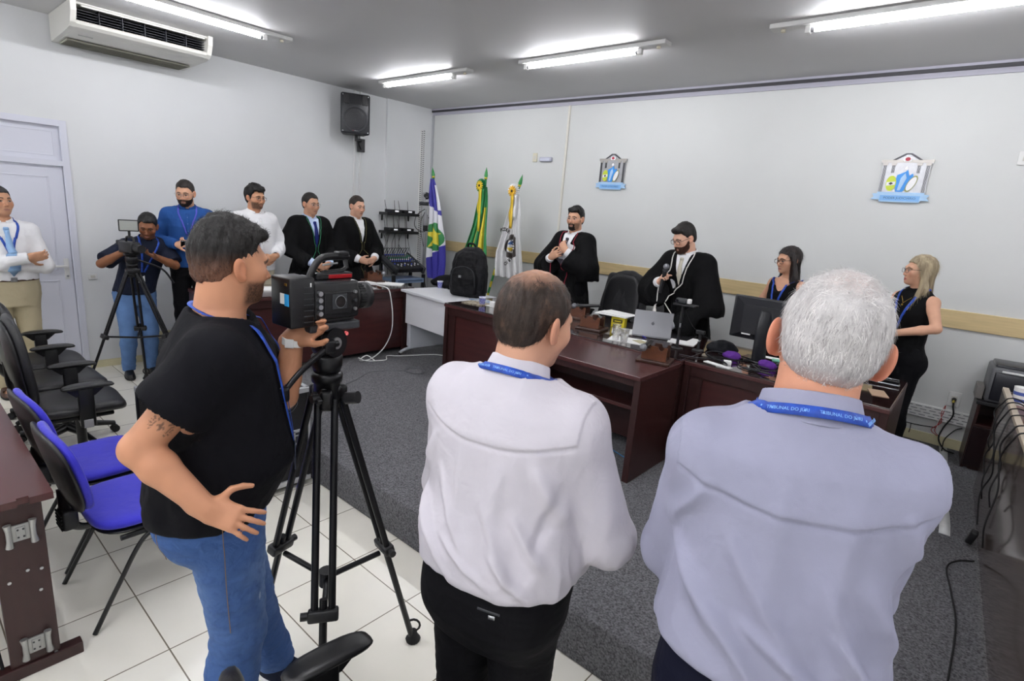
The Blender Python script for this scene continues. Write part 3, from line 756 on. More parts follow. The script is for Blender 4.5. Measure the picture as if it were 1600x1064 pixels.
    def gown(s, m, v_depth=1.06, v_w=.085, bottom=.32, flare=.11, infl=.026, sleeve_bell=.03, sleeve_end=.9, name='gown', crease=.012, seed=8, yoke=True, drop=.05, cape=None):
        k = s.s; S = SDF(s.res); st = s.stations(infl, .94, 1.465); z0 = bottom
        o = s.off(.9 * k); st = [(z0 * k, 0, 0, (.19 + infl + flare) * k * s.fat, (.14 + infl + flare) * k * s.fat), (.70 * k, 0, 0, (.185 + infl + flare * .5) * k * s.fat, (.135 + infl + flare * .5) * k * s.fat)] + st
        S.loft(st, 2.2, .02, endr=.02); fa = (1 + (s.fat - 1) * .8)
        for sd in 'lr':
            sh, el, wr = s.J['sh_' + sd], s.J['el_' + sd], s.J['wr_' + sd]; m2 = sh.copy(); m2[:2] = sh[:2] * .5 + s.off(1.4 * k) * .5; m2[2] += .015 * k
            S.cap(m2, sh, (.062 + infl) * k, (.066 + infl * .8) * k, .05)
            S.cap(sh, el, (.066 + infl * .8) * k * fa, (.066 + infl + sleeve_bell * .5) * k, .04)
            e = el + (wr - el) * sleeve_end; dn = np.array((0, 0, -drop * k))
            S.cap(el + dn * .4, e + dn, (.064 + infl + sleeve_bell * .5) * k, (.050 + sleeve_bell) * k, .03); d = unit(wr - el); S.cut(e, d, .006, near=(e + d * .07 + dn * .6, .15))
            S.ell(e - d * .012, np.array((.040, .040, .040)) * k, .005, 's')
        if cape:
            for sd, q in (('l', -1), ('r', 1)):
                sh, el = s.J['sh_' + sd], s.J['el_' + sd]; b = sh + np.array((q * .055 * k, .02 * k, 0)); b[:2] += (el[:2] - sh[:2]) * .55; b[2] = cape * k
                S.cap(sh + np.array((0, 0, -.02)), b, .080 * k, .120 * k, .05, flat=((1, .3 * q, 0), 1.15)); S.cut(b, unit((q * .12, -.1, -1)), .006, near=(b - np.array((0, 0, .10)), .15)); S.ell(b + np.array((0, 0, -.01)), np.array((.080, .095, .05)) * k, .006, 's'); S.cap(sh, el, .078 * k, .068 * k, .03); S.cap(el, el + (s.J['wr_' + sd] - el) * sleeve_end, .066 * k, .064 * k, .02)
                e = el + (s.J['wr_' + sd] - el) * sleeve_end; S.cut(e, unit(s.J['wr_' + sd] - el), .006, near=(e + unit(s.J['wr_' + sd] - el) * .06, .10))
        # the open front: a wedge from the neck down to v_depth
        top = 1.50; R = np.eye(3)
        def fn(P):
            z = P[:, 2] / k; t = np.clip((z - v_depth) / (top - v_depth), -.5, 1.3); ox = np.interp(z, [.95, 1.48], [0, s.lean[0]]); oy = np.interp(z, [.95, 1.48], [0, s.lean[1]])
            d = np.abs(P[:, 0] - ox) - v_w * k * t; d = np.maximum(d, (v_depth * k - P[:, 2])); return np.maximum(d, .02 - (P[:, 1] - oy)) * .85
        S.func(fn, s.F(0, 1.3, .1), .4, .006, 's')
        nb = np.array((0, -.012, 1.47)) * k + np.append(s.off(1.47 * k), 0); S.cap(nb + np.array((0, 0, -.04)), nb + np.array((0, 0, .12)), .070 * k, .085 * k, .01, 's')
        def dd(V):
            zr = np.clip((1.40 - V[:, 2] / k) / .6, 0, 1); ang = np.arctan2(V[:, 0], V[:, 1]); q = np.stack([ang * .35, V[:, 2] * .18, np.hypot(V[:, 0], V[:, 1]) * .5], 1)
            return crease * (.25 + .75 * zr) * (fold_noise(q, 14, (1, 1, 1), seed) * .7 + fold_noise(V, 12, (1, 1, .35), seed + 1) * .5)
        s.gownS = S; s.gown_ob = sdf_obj(name, S, m, s.root, disp=dd, relax_it=1); return s
    def cord(s, m, S, pts, r=.004, name='cord', tassel=None, off=.006, n=8):
        P = np.array([tuple(p) for p in bez(pts, n)]); P, N = S.project(P, off); mb = MB(); mb.tube([tuple(p) for p in P], r, m, 6)
        if tassel:
            e = P[-1]; mb.lathe([(.0, 0), (r * 1.6, -.004), (r * 2.2, -.018), (r * 1.8, -.024), (r * 3.2, -.045), (r * 3.8, -tassel), (0, -tassel - .002)], m, 12, Matrix.Translation(tuple(e)))
        mb.build(name, None, s.root); return s
    def strands(s, n=6000, length=.02, width=.0006, flow=None, lift=.3, m=None, seed=3, sel=None, jitter=.35, seg=3, name='hair_strands', V=None, N=None, parent=None):
        rng = np.random.default_rng(seed)
        if V is None:
            me = s.hair_ob.data; V = np.empty(len(me.vertices) * 3); me.vertices.foreach_get('co', V); V = V.reshape(-1, 3); N = np.empty(len(me.vertices) * 3); me.vertices.foreach_get('normal', N); N = N.reshape(-1, 3)
        q = s.hl(V); ok = np.ones(len(V), bool) if sel is None else sel(q); idx = rng.choice(np.nonzero(ok)[0], n); P = V[idx] + rng.normal(0, s.res * .5, (n, 3)); nn = N[idx]; q = q[idx]
        f = flow(q); f = (f + rng.normal(0, jitter, (n, 3))) @ s.HR.T; f = f - nn * (f * nn).sum(1)[:, None]; f /= np.linalg.norm(f, axis=1, keepdims=True) + 1e-9
        L = (length(q) if callable(length) else np.full(n, length)) * rng.uniform(.6, 1.2, n); w0 = width * rng.uniform(.7, 1.3, n); side = np.cross(f, nn); verts = []; pos = P - nn * .002
        for j in range(seg + 1):
            t = j / seg; ww = (w0 * (1 - t * .85))[:, None]; verts += [pos - side * ww, pos + side * ww]
            d = f + nn * lift * (1 - 1.6 * t); d /= np.linalg.norm(d, axis=1, keepdims=True); pos = pos + d * (L / seg)[:, None]
        V2 = np.stack(verts, 1).reshape(-1, 3); b = np.arange(n)[:, None] * (2 * seg + 2); Q = np.concatenate([b + np.array([2 * j, 2 * j + 1, 2 * j + 3, 2 * j + 2]) for j in range(seg)], 0)
        return quadmesh(name, V2, Q, m or s.hair_mat, parent or s.hair_ob)
# ------------------------------------------------------------------ the room
def wall_material(name, col, var=.025):
    return mat(name, col, .62, var=var, vscale=1.3, bump=.12, bscale=90, bdist=.003, spec=.35)
M_WALL = wall_material('painted_wall', '#dfe1e2'); M_CEIL = wall_material('ceiling_paint', '#cfcfcf')
M_PLASTIC_W = mat('white_plastic', '#e4e4e2', .4); M_PLASTIC_Y = mat('yellowed_plastic', '#d8d3bd', .45); M_STEEL = mat('steel', '#b9bbbe', .3, .9)
M_BLACK = mat('black_plastic', '#17171a', .45, bump=.1, bscale=300, bdist=.002); M_BLACK_G = mat('glossy_black', '#0c0c0f', .18)
M_RUBBER = mat('rubber', '#101011', .75); M_CHROME = mat('chrome', '#d0d2d6', .14, 1.0); M_WHITE = mat('bright_white', '#f1f1ef', .5)
M_PAPER = mat('paper', '#f4f4f2', .7); M_GREY = mat('grey_plastic', '#6d6f73', .5); M_DGREY = mat('dark_grey_plastic', '#34363a', .5)

def floor_material():
    m = bpy.data.materials.new('floor_tiles'); m.use_nodes = True; N = m.node_tree.nodes; L = m.node_tree.links; b = N['Principled BSDF']
    tc = N.new('ShaderNodeTexCoord'); mp = N.new('ShaderNodeMapping'); mp.inputs['Location'].default_value = (-4.5 + .45 * 20, 4.2696 + .45 * 20 - .0, 0)
    L.new(tc.outputs['Object'], mp.inputs['Vector'])
    br = N.new('ShaderNodeTexBrick'); br.offset = 0; br.squash = 1; br.inputs['Scale'].default_value = 1; br.inputs['Brick Width'].default_value = .45; br.inputs['Row Height'].default_value = .45
    br.inputs['Mortar Size'].default_value = .0030; br.inputs['Mortar Smooth'].default_value = .15; br.inputs['Bias'].default_value = -.2
    br.inputs['Color1'].default_value = lin('#f8f5ea') + (1,); br.inputs['Color2'].default_value = lin('#f5f1e4') + (1,); br.inputs['Mortar'].default_value = lin('#7d7464') + (1,)
    L.new(mp.outputs[0], br.inputs['Vector'])
    n = N.new('ShaderNodeTexNoise'); n.inputs['Scale'].default_value = 3.0; n.inputs['Detail'].default_value = 6; L.new(tc.outputs['Object'], n.inputs['Vector'])
    r = N.new('ShaderNodeMapRange'); r.inputs[1].default_value = .3; r.inputs[2].default_value = .75; r.inputs[3].default_value = .95; r.inputs[4].default_value = 1.03; L.new(n.outputs['Fac'], r.inputs[0])
    mx = N.new('ShaderNodeMix'); mx.data_type = 'RGBA'; mx.blend_type = 'MULTIPLY'; mx.inputs[0].default_value = 1; L.new(br.outputs['Color'], mx.inputs[6]); L.new(r.outputs[0], mx.inputs[7]); L.new(mx.outputs[2], b.inputs['Base Color'])
    r2 = N.new('ShaderNodeMapRange'); r2.inputs[3].default_value = .22; r2.inputs[4].default_value = .27; L.new(n.outputs['Fac'], r2.inputs[0]); L.new(r2.outputs[0], b.inputs['Roughness'])
    bp = N.new('ShaderNodeBump'); bp.inputs['Strength'].default_value = .5; bp.inputs['Distance'].default_value = .002; bp.invert = True; L.new(br.outputs['Fac'], bp.inputs['Height']); L.new(bp.outputs[0], b.inputs['Normal'])
    return m
M_CARPET = mat('grey_carpet', '#707073', .95, var=.62, vscale=115, bump=.9, bscale=420, bdist=.006, spec=.1, detail=8)
def struct(name, mb, m=None, parent=None):
    o = mb.build(name, m, parent)
    if parent is None: o['kind'] = 'structure'
    return o
def sbox(name, a, b, m, bevel=0.0):
    return struct(name, MB().boxb(a, b, m, bevel))
t_ = .15
sbox('floor', (-t_, ROOM_Y - t_, -.1), (ROOM_X + t_, t_, 0), floor_material())
sbox('ceiling', (-t_, ROOM_Y - t_, ROOM_H), (ROOM_X + t_, t_, ROOM_H + .1), M_CEIL)
DOOR_Y1, DOOR_Y0, DOOR_H = -4.45, -5.42, 2.41
wl = MB(); wl.boxb((-t_, DOOR_Y1, 0), (0, t_, ROOM_H), M_WALL); wl.boxb((-t_, ROOM_Y, 0), (0, DOOR_Y0, ROOM_H), M_WALL); wl.boxb((-t_, DOOR_Y0, DOOR_H), (0, DOOR_Y1, ROOM_H), M_WALL)
wl.boxb((0, -.84, 0), (.035, 0, ROOM_H), M_WALL)
struct('wall_left', wl)
sbox('wall_back', (0, 0, 0), (ROOM_X, t_, ROOM_H), wall_material('painted_back_wall', '#d6d8d6'))
sbox('wall_right', (ROOM_X, ROOM_Y, 0), (ROOM_X + t_, t_, ROOM_H), M_WALL)
sbox('wall_front', (-t_, ROOM_Y - t_, 0), (ROOM_X + t_, ROOM_Y, ROOM_H), M_WALL)
pf = MB(); pf.box(((ROOM_X) / 2, PLAT_Y / 2, PLAT / 2), (ROOM_X, -PLAT_Y, PLAT), M_CARPET, .012)
struct('platform', pf)
M_BASE = mat('cream_tile_skirting', '#d9d2ad', .3, var=.05, vscale=5)
bl = MB()
for i in range(20):
    y1 = DOOR_Y1 + .06 + i * .0
bs = MB(); y = PLAT_Y - .002
while y > DOOR_Y1 + .0:
    y2 = max(y - .45, DOOR_Y1); bs.boxb((0, y2 + .002, 0), (.012, y, .075), M_BASE, .002); y = y2
y = DOOR_Y0
while y > ROOM_Y:
    y2 = max(y - .45, ROOM_Y); bs.boxb((0, y2 + .002, 0), (.012, y, .075), M_BASE, .002); y = y2
y = -.842
while y > PLAT_Y + .01:
    y2 = max(y - .45, PLAT_Y); bs.boxb((0, y2 + .002, PLAT), (.012, y, PLAT + .075), M_BASE, .002); y = y2
struct('baseboard_left', bs)
bs = MB(); x = .04
while x < ROOM_X:
    x2 = min(x + .45, ROOM_X); bs.boxb((x, -.012, PLAT), (x2 - .002, 0, PLAT + .085), M_BASE, .002); x = x2
struct('baseboard_back', bs)
# wooden chair rail, ceiling strip, corner strip, pipe, trunking on the back wall
M_RAIL = mat('beech_rail', '#cfb98a', .45, var=.10, vscale=6, stretch=(.6, 6, 10))
rail = MB(); x = .45
while x < ROOM_X:
    x2 = min(x + 2.4, ROOM_X); rail.boxb((x, -.018, 1.258), (x2 - .003, 0, 1.405), M_RAIL, .004); x = x2
struct('trim_1', rail)
cs = MB(); M_STRIP = mat('grey_strip', '#b8b7c4', .45); M_STRIPD = mat('dark_strip', '#3a3a3e', .5)
cs.boxb((.04, -.045, ROOM_H - .045), (ROOM_X, 0, ROOM_H - .02), M_STRIPD); cs.boxb((.04, -.05, ROOM_H - .02), (ROOM_X, 0, ROOM_H), M_STRIP); cs.boxb((.04, -.02, ROOM_H - .085), (ROOM_X, 0, ROOM_H - .045), M_STRIP)
struct('trim_2', cs)
struct('trim_3', MB().boxb((.035, -.03, PLAT), (.06, 0, ROOM_H - .085), mat('corner_strip', '#b4b6ba', .5), .003))
struct('trim_4', MB().boxb((2.535, -.022, 1.41), (2.562, 0, ROOM_H - .085), mat('cream_conduit', '#dcd9cf', .5), .004))
tr = MB(); tr.boxb((5.2, -.035, .465), (7.6, 0, .575), M_PLASTIC_W, .004)
M_SLOT = mat('slot_dark', '#74767a', .6)
for r_ in range(4):
    z = .482 + r_ * .025; x = 5.22 + (r_ % 2) * .03
    while x < 7.55: tr.boxb((x, -.0365, z), (x + .045, -.034, z + .006), M_SLOT); x += .065
struct('trim_5', tr)
co = MB(); M_COND = mat('white_conduit', '#dcdcdc', .45)
struct('trim_6', MB().boxb((0, -1.362, PLAT + .08), (.022, -1.335, ROOM_H), M_COND, .004)); struct('trim_7', MB().boxb((0, -1.272, PLAT + .08), (.022, -1.245, ROOM_H), M_COND, .004))
pt = MB(); pt.boxb((.035, -.245, 1.0), (.052, -.165, 2.98), M_PLASTIC_W, .003)
for i in range(66):
    z = 1.02 + i * .0297
    for q in (0, 1): pt.boxb((.0515, -.235 + q * .037 - (i % 2) * .0, z + (q * .012)), (.0535, -.208 + q * .037, z + .013 + q * .012), M_SLOT)
struct('trim_8', pt)
# door with transom
dm = mat('white_door', '#d9dbe6', .38); dj = mat('door_gap', '#6a6c74', .7)
d = MB(); yb = DOOR_Y1; ya = DOOR_Y0; fx = -.03
d.boxb((-.12, yb - .055, 0), (.012, yb, DOOR_H), dm, .004); d.boxb((-.12, ya, 0), (.012, ya + .055, DOOR_H), dm, .004); d.boxb((-.118, ya + .053, DOOR_H - .055), (.010, yb - .053, DOOR_H), dm); d.boxb((-.118, ya + .053, 2.0), (.010, yb - .053, 2.045), dm)
door = struct('door_1', d)
tp = MB(); tp.boxb((-.075, ya + .055, 2.045), (-.03, yb - .055, DOOR_H - .055), dm, .002)
for a, b in (((ya + .10, 2.09), (yb - .10, 2.098)), ((ya + .10, 2.30), (yb - .10, 2.308)), ((ya + .10, 2.09), (ya + .108, 2.308)), ((yb - .108, 2.09), (yb - .10, 2.308))): tp.boxb((-.031, a[0], a[1]), (-.026, b[0], b[1]), dm, .001)
tp.build('transom_panel', None, door)
lp = MB(); lp.boxb((-.085, ya + .058, .006), (-.022, yb - .058, 1.996), dm, .003)
for z0, z1 in ((.14, .92), (1.02, 1.90)):
    a, b = ya + .17, yb - .17
    for c in ((a, z0, a + .012, z1), (b - .012, z0, b, z1), (a, z0, b, z0 + .012), (a, z1 - .012, b, z1)): lp.boxb((-.023, c[0], c[1]), (-.017, c[2], c[3]), dm, .002)
leaf = lp.build('door_leaf', None, door)
dh = MB(); dh.boxb((-.024, yb - .125, .93), (-.012, yb - .085, 1.13), M_PLASTIC_W, .004); dh.cyl((-.012, yb - .105, 1.06), (.03, yb - .105, 1.06), .009, m=M_PLASTIC_W, n=12); dh.box((.032, yb - .165, 1.06), (.014, .135, .022), M_PLASTIC_W, .005); dh.cyl((-.012, yb - .105, .96), (-.006, yb - .105, .96), .010, m=M_STEEL, n=12); dh.build('door_handle', None, door)

# ------------------------------------------------------------------ fluorescent fittings: the room's lamps, then unseen ones, some added for light
M_TUBE = mat('lit_tube', '#ffffff', .4, emit='#fafaff', estr=TUBE_STRENGTH)
M_FIT = mat('lamp_fitting', '#d6d6d4', .45); M_CAP = mat('lamp_cap', '#8e8e92', .4)
def fitting(label, x, y, along_y=False, ext=1):
    t = thing('ceiling_light', label, 'light', (x, y, ROOM_H), math.pi / 2 if along_y else 0, 'fluorescent fittings on the ceiling')
    b = MB(); b.boxb((-.66 if ext >= 0 else -.84, -.055, -.032), (.84 if ext > 0 else .66, .055, 0), M_FIT, .006); b.build('lamp_base', None, t)
    u = MB(); u.cyl((-.585, .0, -.056), (.585, .0, -.056), .0150, m=M_TUBE, n=10, caps=False); u.build('tube', None, t)
    for q in (-1, 1):
        c = MB(); c.boxb((q * .60 - .018, -.02, -.078), (q * .60 + .018, .02, -.032), M_PLASTIC_W, .005); c.cyl((q * .582, 0, -.056), (q * .560, 0, -.056), .0158, m=M_CAP, n=12); c.build('lamp_holder', None, t)
    s_ = MB(); e = .76 if ext > 0 else -.76; s_.cyl((e, 0, -.034), (e, 0, -.050), .016, m=M_PLASTIC_Y, n=12); s_.build('starter', None, t)
    return t
fitting('lit fluorescent tube above the flags, leftmost of three parallel to the back wall', 1.525, -1.54)
fitting('lit fluorescent tube, middle one of three parallel to the back wall', 3.70, -1.52)
fitting('lit fluorescent tube, rightmost of three parallel to the back wall', 6.14, -1.50, ext=-1)
fitting('lit fluorescent tube beside the air conditioner, running toward the back wall', 1.50, -3.86, True)
for x_, y_ in ((3.4, -5.5), (4.9, -4.75), (6.0, -6.1), (7.9, -4.2), (3.4, -7.7), (6.6, -8.0), (1.5, -6.6), (8.3, -1.5), (8.2, -6.4), (4.9, -6.9), (1.6, -8.4)):  # all out of view; several added to brighten the floor and ambient light
    fitting('unseen lit fluorescent tube on the ceiling, outside the view', x_, y_, y_ == -6.6)

# ------------------------------------------------------------------ air conditioner
M_AC = mat('cream_white_casing', '#dad9d2', .42); M_ACD = mat('vent_dark', '#16181d', .6); M_ACG = mat('intake_grey', '#9b9a8c', .6)
ac = thing('air_conditioner', 'cream ceiling air conditioner with a dark vent slot, above the door', 'air conditioner', (0, 0, 0))
y0, y1 = -4.50, -3.42
prof = [(.03, 3.075), (.36, 3.085), (.62, 3.10), (.70, 3.115), (.735, 3.135), (.745, 3.155)]          # underside, x against z
c = MB()
def ext(poly, ya_, yb_, m, sm=False):
    n = len(poly); vs = [(x, ya_, z) for x, z in poly] + [(x, yb_, z) for x, z in poly]
    c.add(vs, [tuple(range(n)), tuple(range(n, 2 * n))[::-1]] + [((i + 1) % n, i, n + i, n + (i + 1) % n) for i in range(n)], m, sm)
ext(prof + [(.73, 3.165), (.60, 3.14), (.03, 3.12)], y0 + .035, y1 - .035, M_AC)
endp = [(.03, 3.075), (.62, 3.10), (.70, 3.112), (.745, 3.14), (.79, 3.22), (.80, 3.297), (.03, 3.297)]
ext(endp, y0, y0 + .04, M_AC); ext(endp, y1 - .04, y1, M_AC)
c.boxb((.03, y0 + .03, 3.12), (.10, y1 - .03, 3.297), M_AC); c.boxb((.10, y0 + .03, 3.28), (.76, y1 - .03, 3.297), M_AC)
c.build('casing', None, ac)
v = MB(); v.boxb((.50, y0 + .04, 3.15), (.56, y1 - .04, 3.28), M_ACD)
for i in range(5): v.boxb((.58, y0 + .04, 3.165 + i * .021), (.70, y1 - .04, 3.168 + i * .021), mat('vent_slat', '#2a2d35', .5))
for i in range(1, 6): yy = y0 + .04 + (y1 - y0 - .08) * i / 6; v.boxb((.60, yy, 3.15), (.72, yy + .004, 3.275), mat('vent_slat', '#2a2d35', .5))
v.build('air_vent', None, ac)
f = MB(); f.box((.782, (y0 + y1) / 2, 3.272), (.034, y1 - y0 - .14, .014), M_AC, .005, rot=(0, math.radians(35), 0)); f.build('vent_flap', None, ac)
g = MB(); g.boxb((.05, y0 + .05, 3.066), (.34, y1 - .05, 3.078), M_ACG, .002)
for i in range(18): g.boxb((.06 + i * .0155, y0 + .06, 3.064), (.064 + i * .0155, y1 - .06, 3.067), mat('intake_line', '#7d7c70', .6))
g.build('intake_grille', None, ac)
MB().boxb((.50, y0 + .10, 3.088), (.515, y0 + .20, 3.094), mat('badge_grey', '#b9bab6', .3, .3)).build('name_badge', None, ac)

# ------------------------------------------------------------------ wall loudspeaker
sp = thing('wall_speaker', 'black loudspeaker on a bracket high on the left wall', 'speaker', (.17, -1.46, 2.965), math.radians(62))
b = MB(); b.prism([(-.175, -.13), (.175, -.13), (.13, .13), (-.13, .13)], -.235, .235, M_BLACK); b.box((0, -.135, 0), (.36, .05, .485), mat('speaker_baffle', '#2c2d31', .38), .022); b.build('cabinet', None, sp)
w = MB(); T = Matrix.Translation((0, -.162, -.065)) @ Matrix.Rotation(math.pi / 2, 4, 'X')
w.lathe([(.158, 0), (.150, .014), (.140, .004), (.125, -.004), (.06, -.028), (.035, -.020), (0, -.016)], mat('speaker_cone', '#37383c', .5), 36, T)
for i in range(6): w.lathe([(.020 + i * .02, .003), (.023 + i * .02, .004)], mat('speaker_mesh', '#232326', .5, .5), 30, T)
w.build('woofer', None, sp)
h = MB(); h.prism([(-.07, -.165), (.07, -.165), (.02, -.145), (-.02, -.145)], .115, .225, M_ACD); h.boxb((-.150, -.172, .11), (-.080, -.158, .23), M_BLACK, .006); h.boxb((.080, -.172, .11), (.150, -.158, .23), M_BLACK, .006); h.boxb((-.004, -.166, .115), (.004, -.150, .225), M_BLACK); h.build('horn', None, sp)
bd = MB(); bd.boxb((-.040, -.168, -.213), (-.022, -.165, -.200), mat('badge_red', '#c0202a', .4)); text_into(bd, 'Active', .024, M_PLASTIC_W, axes((.018, -.167, -.207), (1, 0, 0), (0, 0, 1))); bd.build('badge', None, sp)
br = MB(); br.boxb((.06, .19, -.43), (.16, .215, -.26), M_BLACK, .004, M=None); br.tube([(.11, .20, -.29), (.03, .03, -.29)], .016, M_BLACK, 8); br.cyl((.03, .03, -.31), (.03, .03, -.22), .02, m=M_BLACK); br.tube([(.11, .20, -.40), (.05, .08, -.30)], .010, M_BLACK, 8); br.build('wall_bracket', None, sp)
for q in (-1, 1):
    for k in (-1, 1): MB().cyl((q * .155, -.158, k * .215), (q * .155, -.164, k * .215), .008, m=M_CHROME, n=10).build('corner_screw', None, sp)

# ------------------------------------------------------------------ court emblems (metal plaques)
def emblem(label, x, z, w, plain):
    t = thing('wall_emblem', label, 'emblem', (x, -.012, z)); s_ = w / .36
    silver = mat('plaque_silver', '#a2a3a6', .34, .8, var=.06, vscale=30); line = mat('plaque_line', '#3d3d40', .4, .5); blue = mat('plaque_blue', '#2f8fe0', .4); pale = mat('plaque_pale_blue', '#a9cdee', .4); red = mat('plaque_red', '#b3243c', .45); lime = mat('plaque_lime', '#c3d43a', .45); wht = mat('plaque_white', '#eeeeee', .35)
    F = Matrix.Rotation(math.pi / 2, 4, 'X') @ Matrix.Diagonal((s_, s_, 1, 1))
    def pr(mb, poly, z0, z1, m): mb.prism(poly, z0, z1, m, F)
    def arc(cx, cy, rx, ry, n=22, a0=0, a1=2 * math.pi): return [(cx + rx * math.cos(a0 + (a1 - a0) * i / n), cy + ry * math.sin(a0 + (a1 - a0) * i / n)) for i in range(n)]
    b = MB(); pr(b, [(-.165, -.12), (.165, -.12), (.165, .118), (.18, .118), (.18, .145), (.10, .145), (.025, .20), (-.025, .20), (-.10, .145), (-.18, .145), (-.18, .118), (-.165, .118)], .0, .008, silver)
    pr(b, [(-.18, .122), (.18, .122), (.18, .145), (-.18, .145)], .008, .011, mat('plaque_beam', '#a39f99', .35, .6)); b.build('plaque', None, t)
    p = MB(); pr(p, [(-.105, .143), (-.02, .196), (.02, .196), (.105, .143), (.08, .143), (.012, .186), (-.012, .186), (-.08, .143)], .008, .0125, line); pr(p, [(-.026, .130), (.026, .130), (.032, .145), (.026, .168), (-.026, .168), (-.032, .145)], .011, .013, wht); pr(p, arc(0, .150, .018, .015, 14), .013, .0145, red); p.build('pediment', None, t)
    for xx in (-.148, -.088, .088, .148):
        k = MB(); pr(k, [(xx - .016, .100), (xx + .016, .100), (xx + .020, .120), (xx - .020, .120)], .008, .013, mat('plaque_beam', '#a39f99', .35, .6)); lo_ = -.115 if abs(xx) > .1 else .04
        for q in (-.009, -.003, .003, .009): pr(k, [(xx + q - .0016, lo_), (xx + q + .0016, lo_), (xx + q + .0016, .10), (xx + q - .0016, .10)], .008, .0105, line)
        k.build('column', None, t)
    f = MB(); pr(f, [(-.04, -.112), (.008, -.112), (.075, -.01), (.055, .038), (.035, .018), (.018, .066), (.004, .05), (-.05, .022), (-.055, -.03)], .008, .0125, blue); pr(f, [(-.03, -.10), (-.01, -.10), (.02, .0), (.005, .04), (-.02, .0)], .0125, .0135, pale); pr(f, arc(.006, .078, .013, .016, 14), .008, .012, wht); f.build('robed_figure', None, t)
    o = MB(); pr(o, arc(-.082, -.045, .036, .062), .0125, .015, lime); pr(o, [(-.112, -.066), (-.052, -.056), (-.052, -.030), (-.112, -.036)], .015, .0165, wht); pr(o, [(-.098, -.048), (-.082, -.058), (-.066, -.046), (-.082, -.034)], .0165, .0175, line); o.build('oval_shield', None, t)
    q = MB(); ov = [(.060 + .030 * math.cos(a) + .022 * math.sin(a), -.045 + .066 * math.sin(a)) for a in [2 * math.pi * i / 24 for i in range(24)]]; pr(q, ov, .0125, .015, wht); ri = [(.060 + (.030 * math.cos(a) + .022 * math.sin(a)) * .84, -.045 + .066 * .84 * math.sin(a)) for a in [2 * math.pi * i / 24 for i in range(24)]]
    for i in range(24): a, b2, c2, d2 = ov[i], ov[(i + 1) % 24], ri[(i + 1) % 24], ri[i]; q.add([(u, v, .0158) for u, v in (a, b2, c2, d2)], [(0, 1, 2, 3)], mat('plaque_olive', '#8f944a', .4), M=F)
    q.build('leaning_shield', None, t)
    r = MB(); pr(r, [(-.205, -.178), (-.145, -.178), (-.140, -.196), (.140, -.196), (.145, -.178), (.205, -.178), (.185, -.156), (.200, -.132), (.165, -.128), (.165, -.115), (-.165, -.115), (-.165, -.128), (-.200, -.132), (-.185, -.156)], .006, .014, pale)
    pr(r, [(-.140, -.185), (.140, -.185), (.140, -.142), (-.140, -.142)], .014, .0148, mat('plaque_ribbon', '#7fb6ea', .4))
    text_into(r, 'PODER JUDICIÁRIO', .026, mat('plaque_ink', '#2c5a96', .5), F @ Matrix.Translation((0, -.163, .0152)), .0003); r.build('ribbon', None, t)
    return t
emblem('metal temple emblem with blue figure, left one, above the man adjusting his tie', 3.245, 2.45, .365, 0)
emblem('metal temple emblem with blue figure, right one, above the blonde woman', 6.085, 2.44, .365, 1)

# ------------------------------------------------------------------ small things on the walls
t = thing('emergency_light', 'small grey emergency lamp on the back wall above the white flag', 'lamp', (2.255, 0, 2.588)); MB().box((0, -.022, 0), (.19, .045, .055), mat('lamp_grey', '#b9bbcb', .4), .012).build('lamp_body', None, t); MB().box((0, -.046, -.004), (.15, .004, .03), mat('lamp_diffuser', '#d0d3e2', .3), .002).build('diffuser', None, t)
def socket(name, label, x, z, w=.075, h=.115, m=M_PLASTIC_W, holes=True, cat='socket'):
    t = thing(name, label, cat, (x, 0, z)); MB().box((0, -.006, 0), (w, .012, h), m, .004).build('face_plate', None, t)
    if holes: MB().box((0, -.0135, 0), (w * .5, .004, h * .42), mat('socket_insert', '#cfcdc4', .5), .002).build('socket_insert', None, t)
    return t
socket('wall_socket', 'yellowed socket plate on the back wall beside the emergency lamp', 2.065, 2.613, .07, .11, M_PLASTIC_Y)
socket('light_switch', 'white switch plate high on the back wall at the right edge', 6.83, 2.60, .11, .10, M_PLASTIC_W, True, 'switch')
socket('wall_socket', 'white socket plate with a black plug above the white trunking', 6.79, .672, .082, .125)
socket('wall_socket', 'small white socket plate on the left wall behind the far camera tripod', 0, 0, .075, .06).matrix_world = Matrix.Translation((0, -4.36, .95)) @ Matrix.Rotation(math.pi / 2, 4, 'Z')
pl = thing('power_plug', 'black plug and dark cord hanging from the socket above the trunking', 'plug', (6.79, -.014, .672)); MB().cyl((0, 0, 0), (0, -.035, -.002), .017, .013, M_BLACK, 14).build('plug', None, pl)
MB().tube(bez([(0, -.03, -.004), (.006, -.05, -.05), (.02, -.05, -.13), (-.02, -.05, -.25), (-.03, -.08, -.34), (.02, -.12, -.405), (.09, -.14, -.415)]), .006, M_RUBBER, 8).build('cord', None, pl)
MB().cyl((0, -.03, -.003), (.0, -.045, -.02), .009, m=mat('plug_yellow', '#b9a83a', .5), n=10).build('cable_gland', None, pl)
rc = MB(); M_RED = mat('red_wire', '#a83a3a', .5)
for i, dx in enumerate((-.012, .0, .010)): rc.tube(bez([(6.75 + dx * .3, -.014, .605), (6.745 + dx, -.04, .54), (6.735 - dx, -.045, .46), (6.72 + dx * 2, -.04, .38), (6.755 + dx, -.035, .335)]), .003, M_RED if i < 2 else M_PLASTIC_W, 6)
tag(rc.build('wire'), 'thin red and white wires hanging below the right wall socket', 'wire')
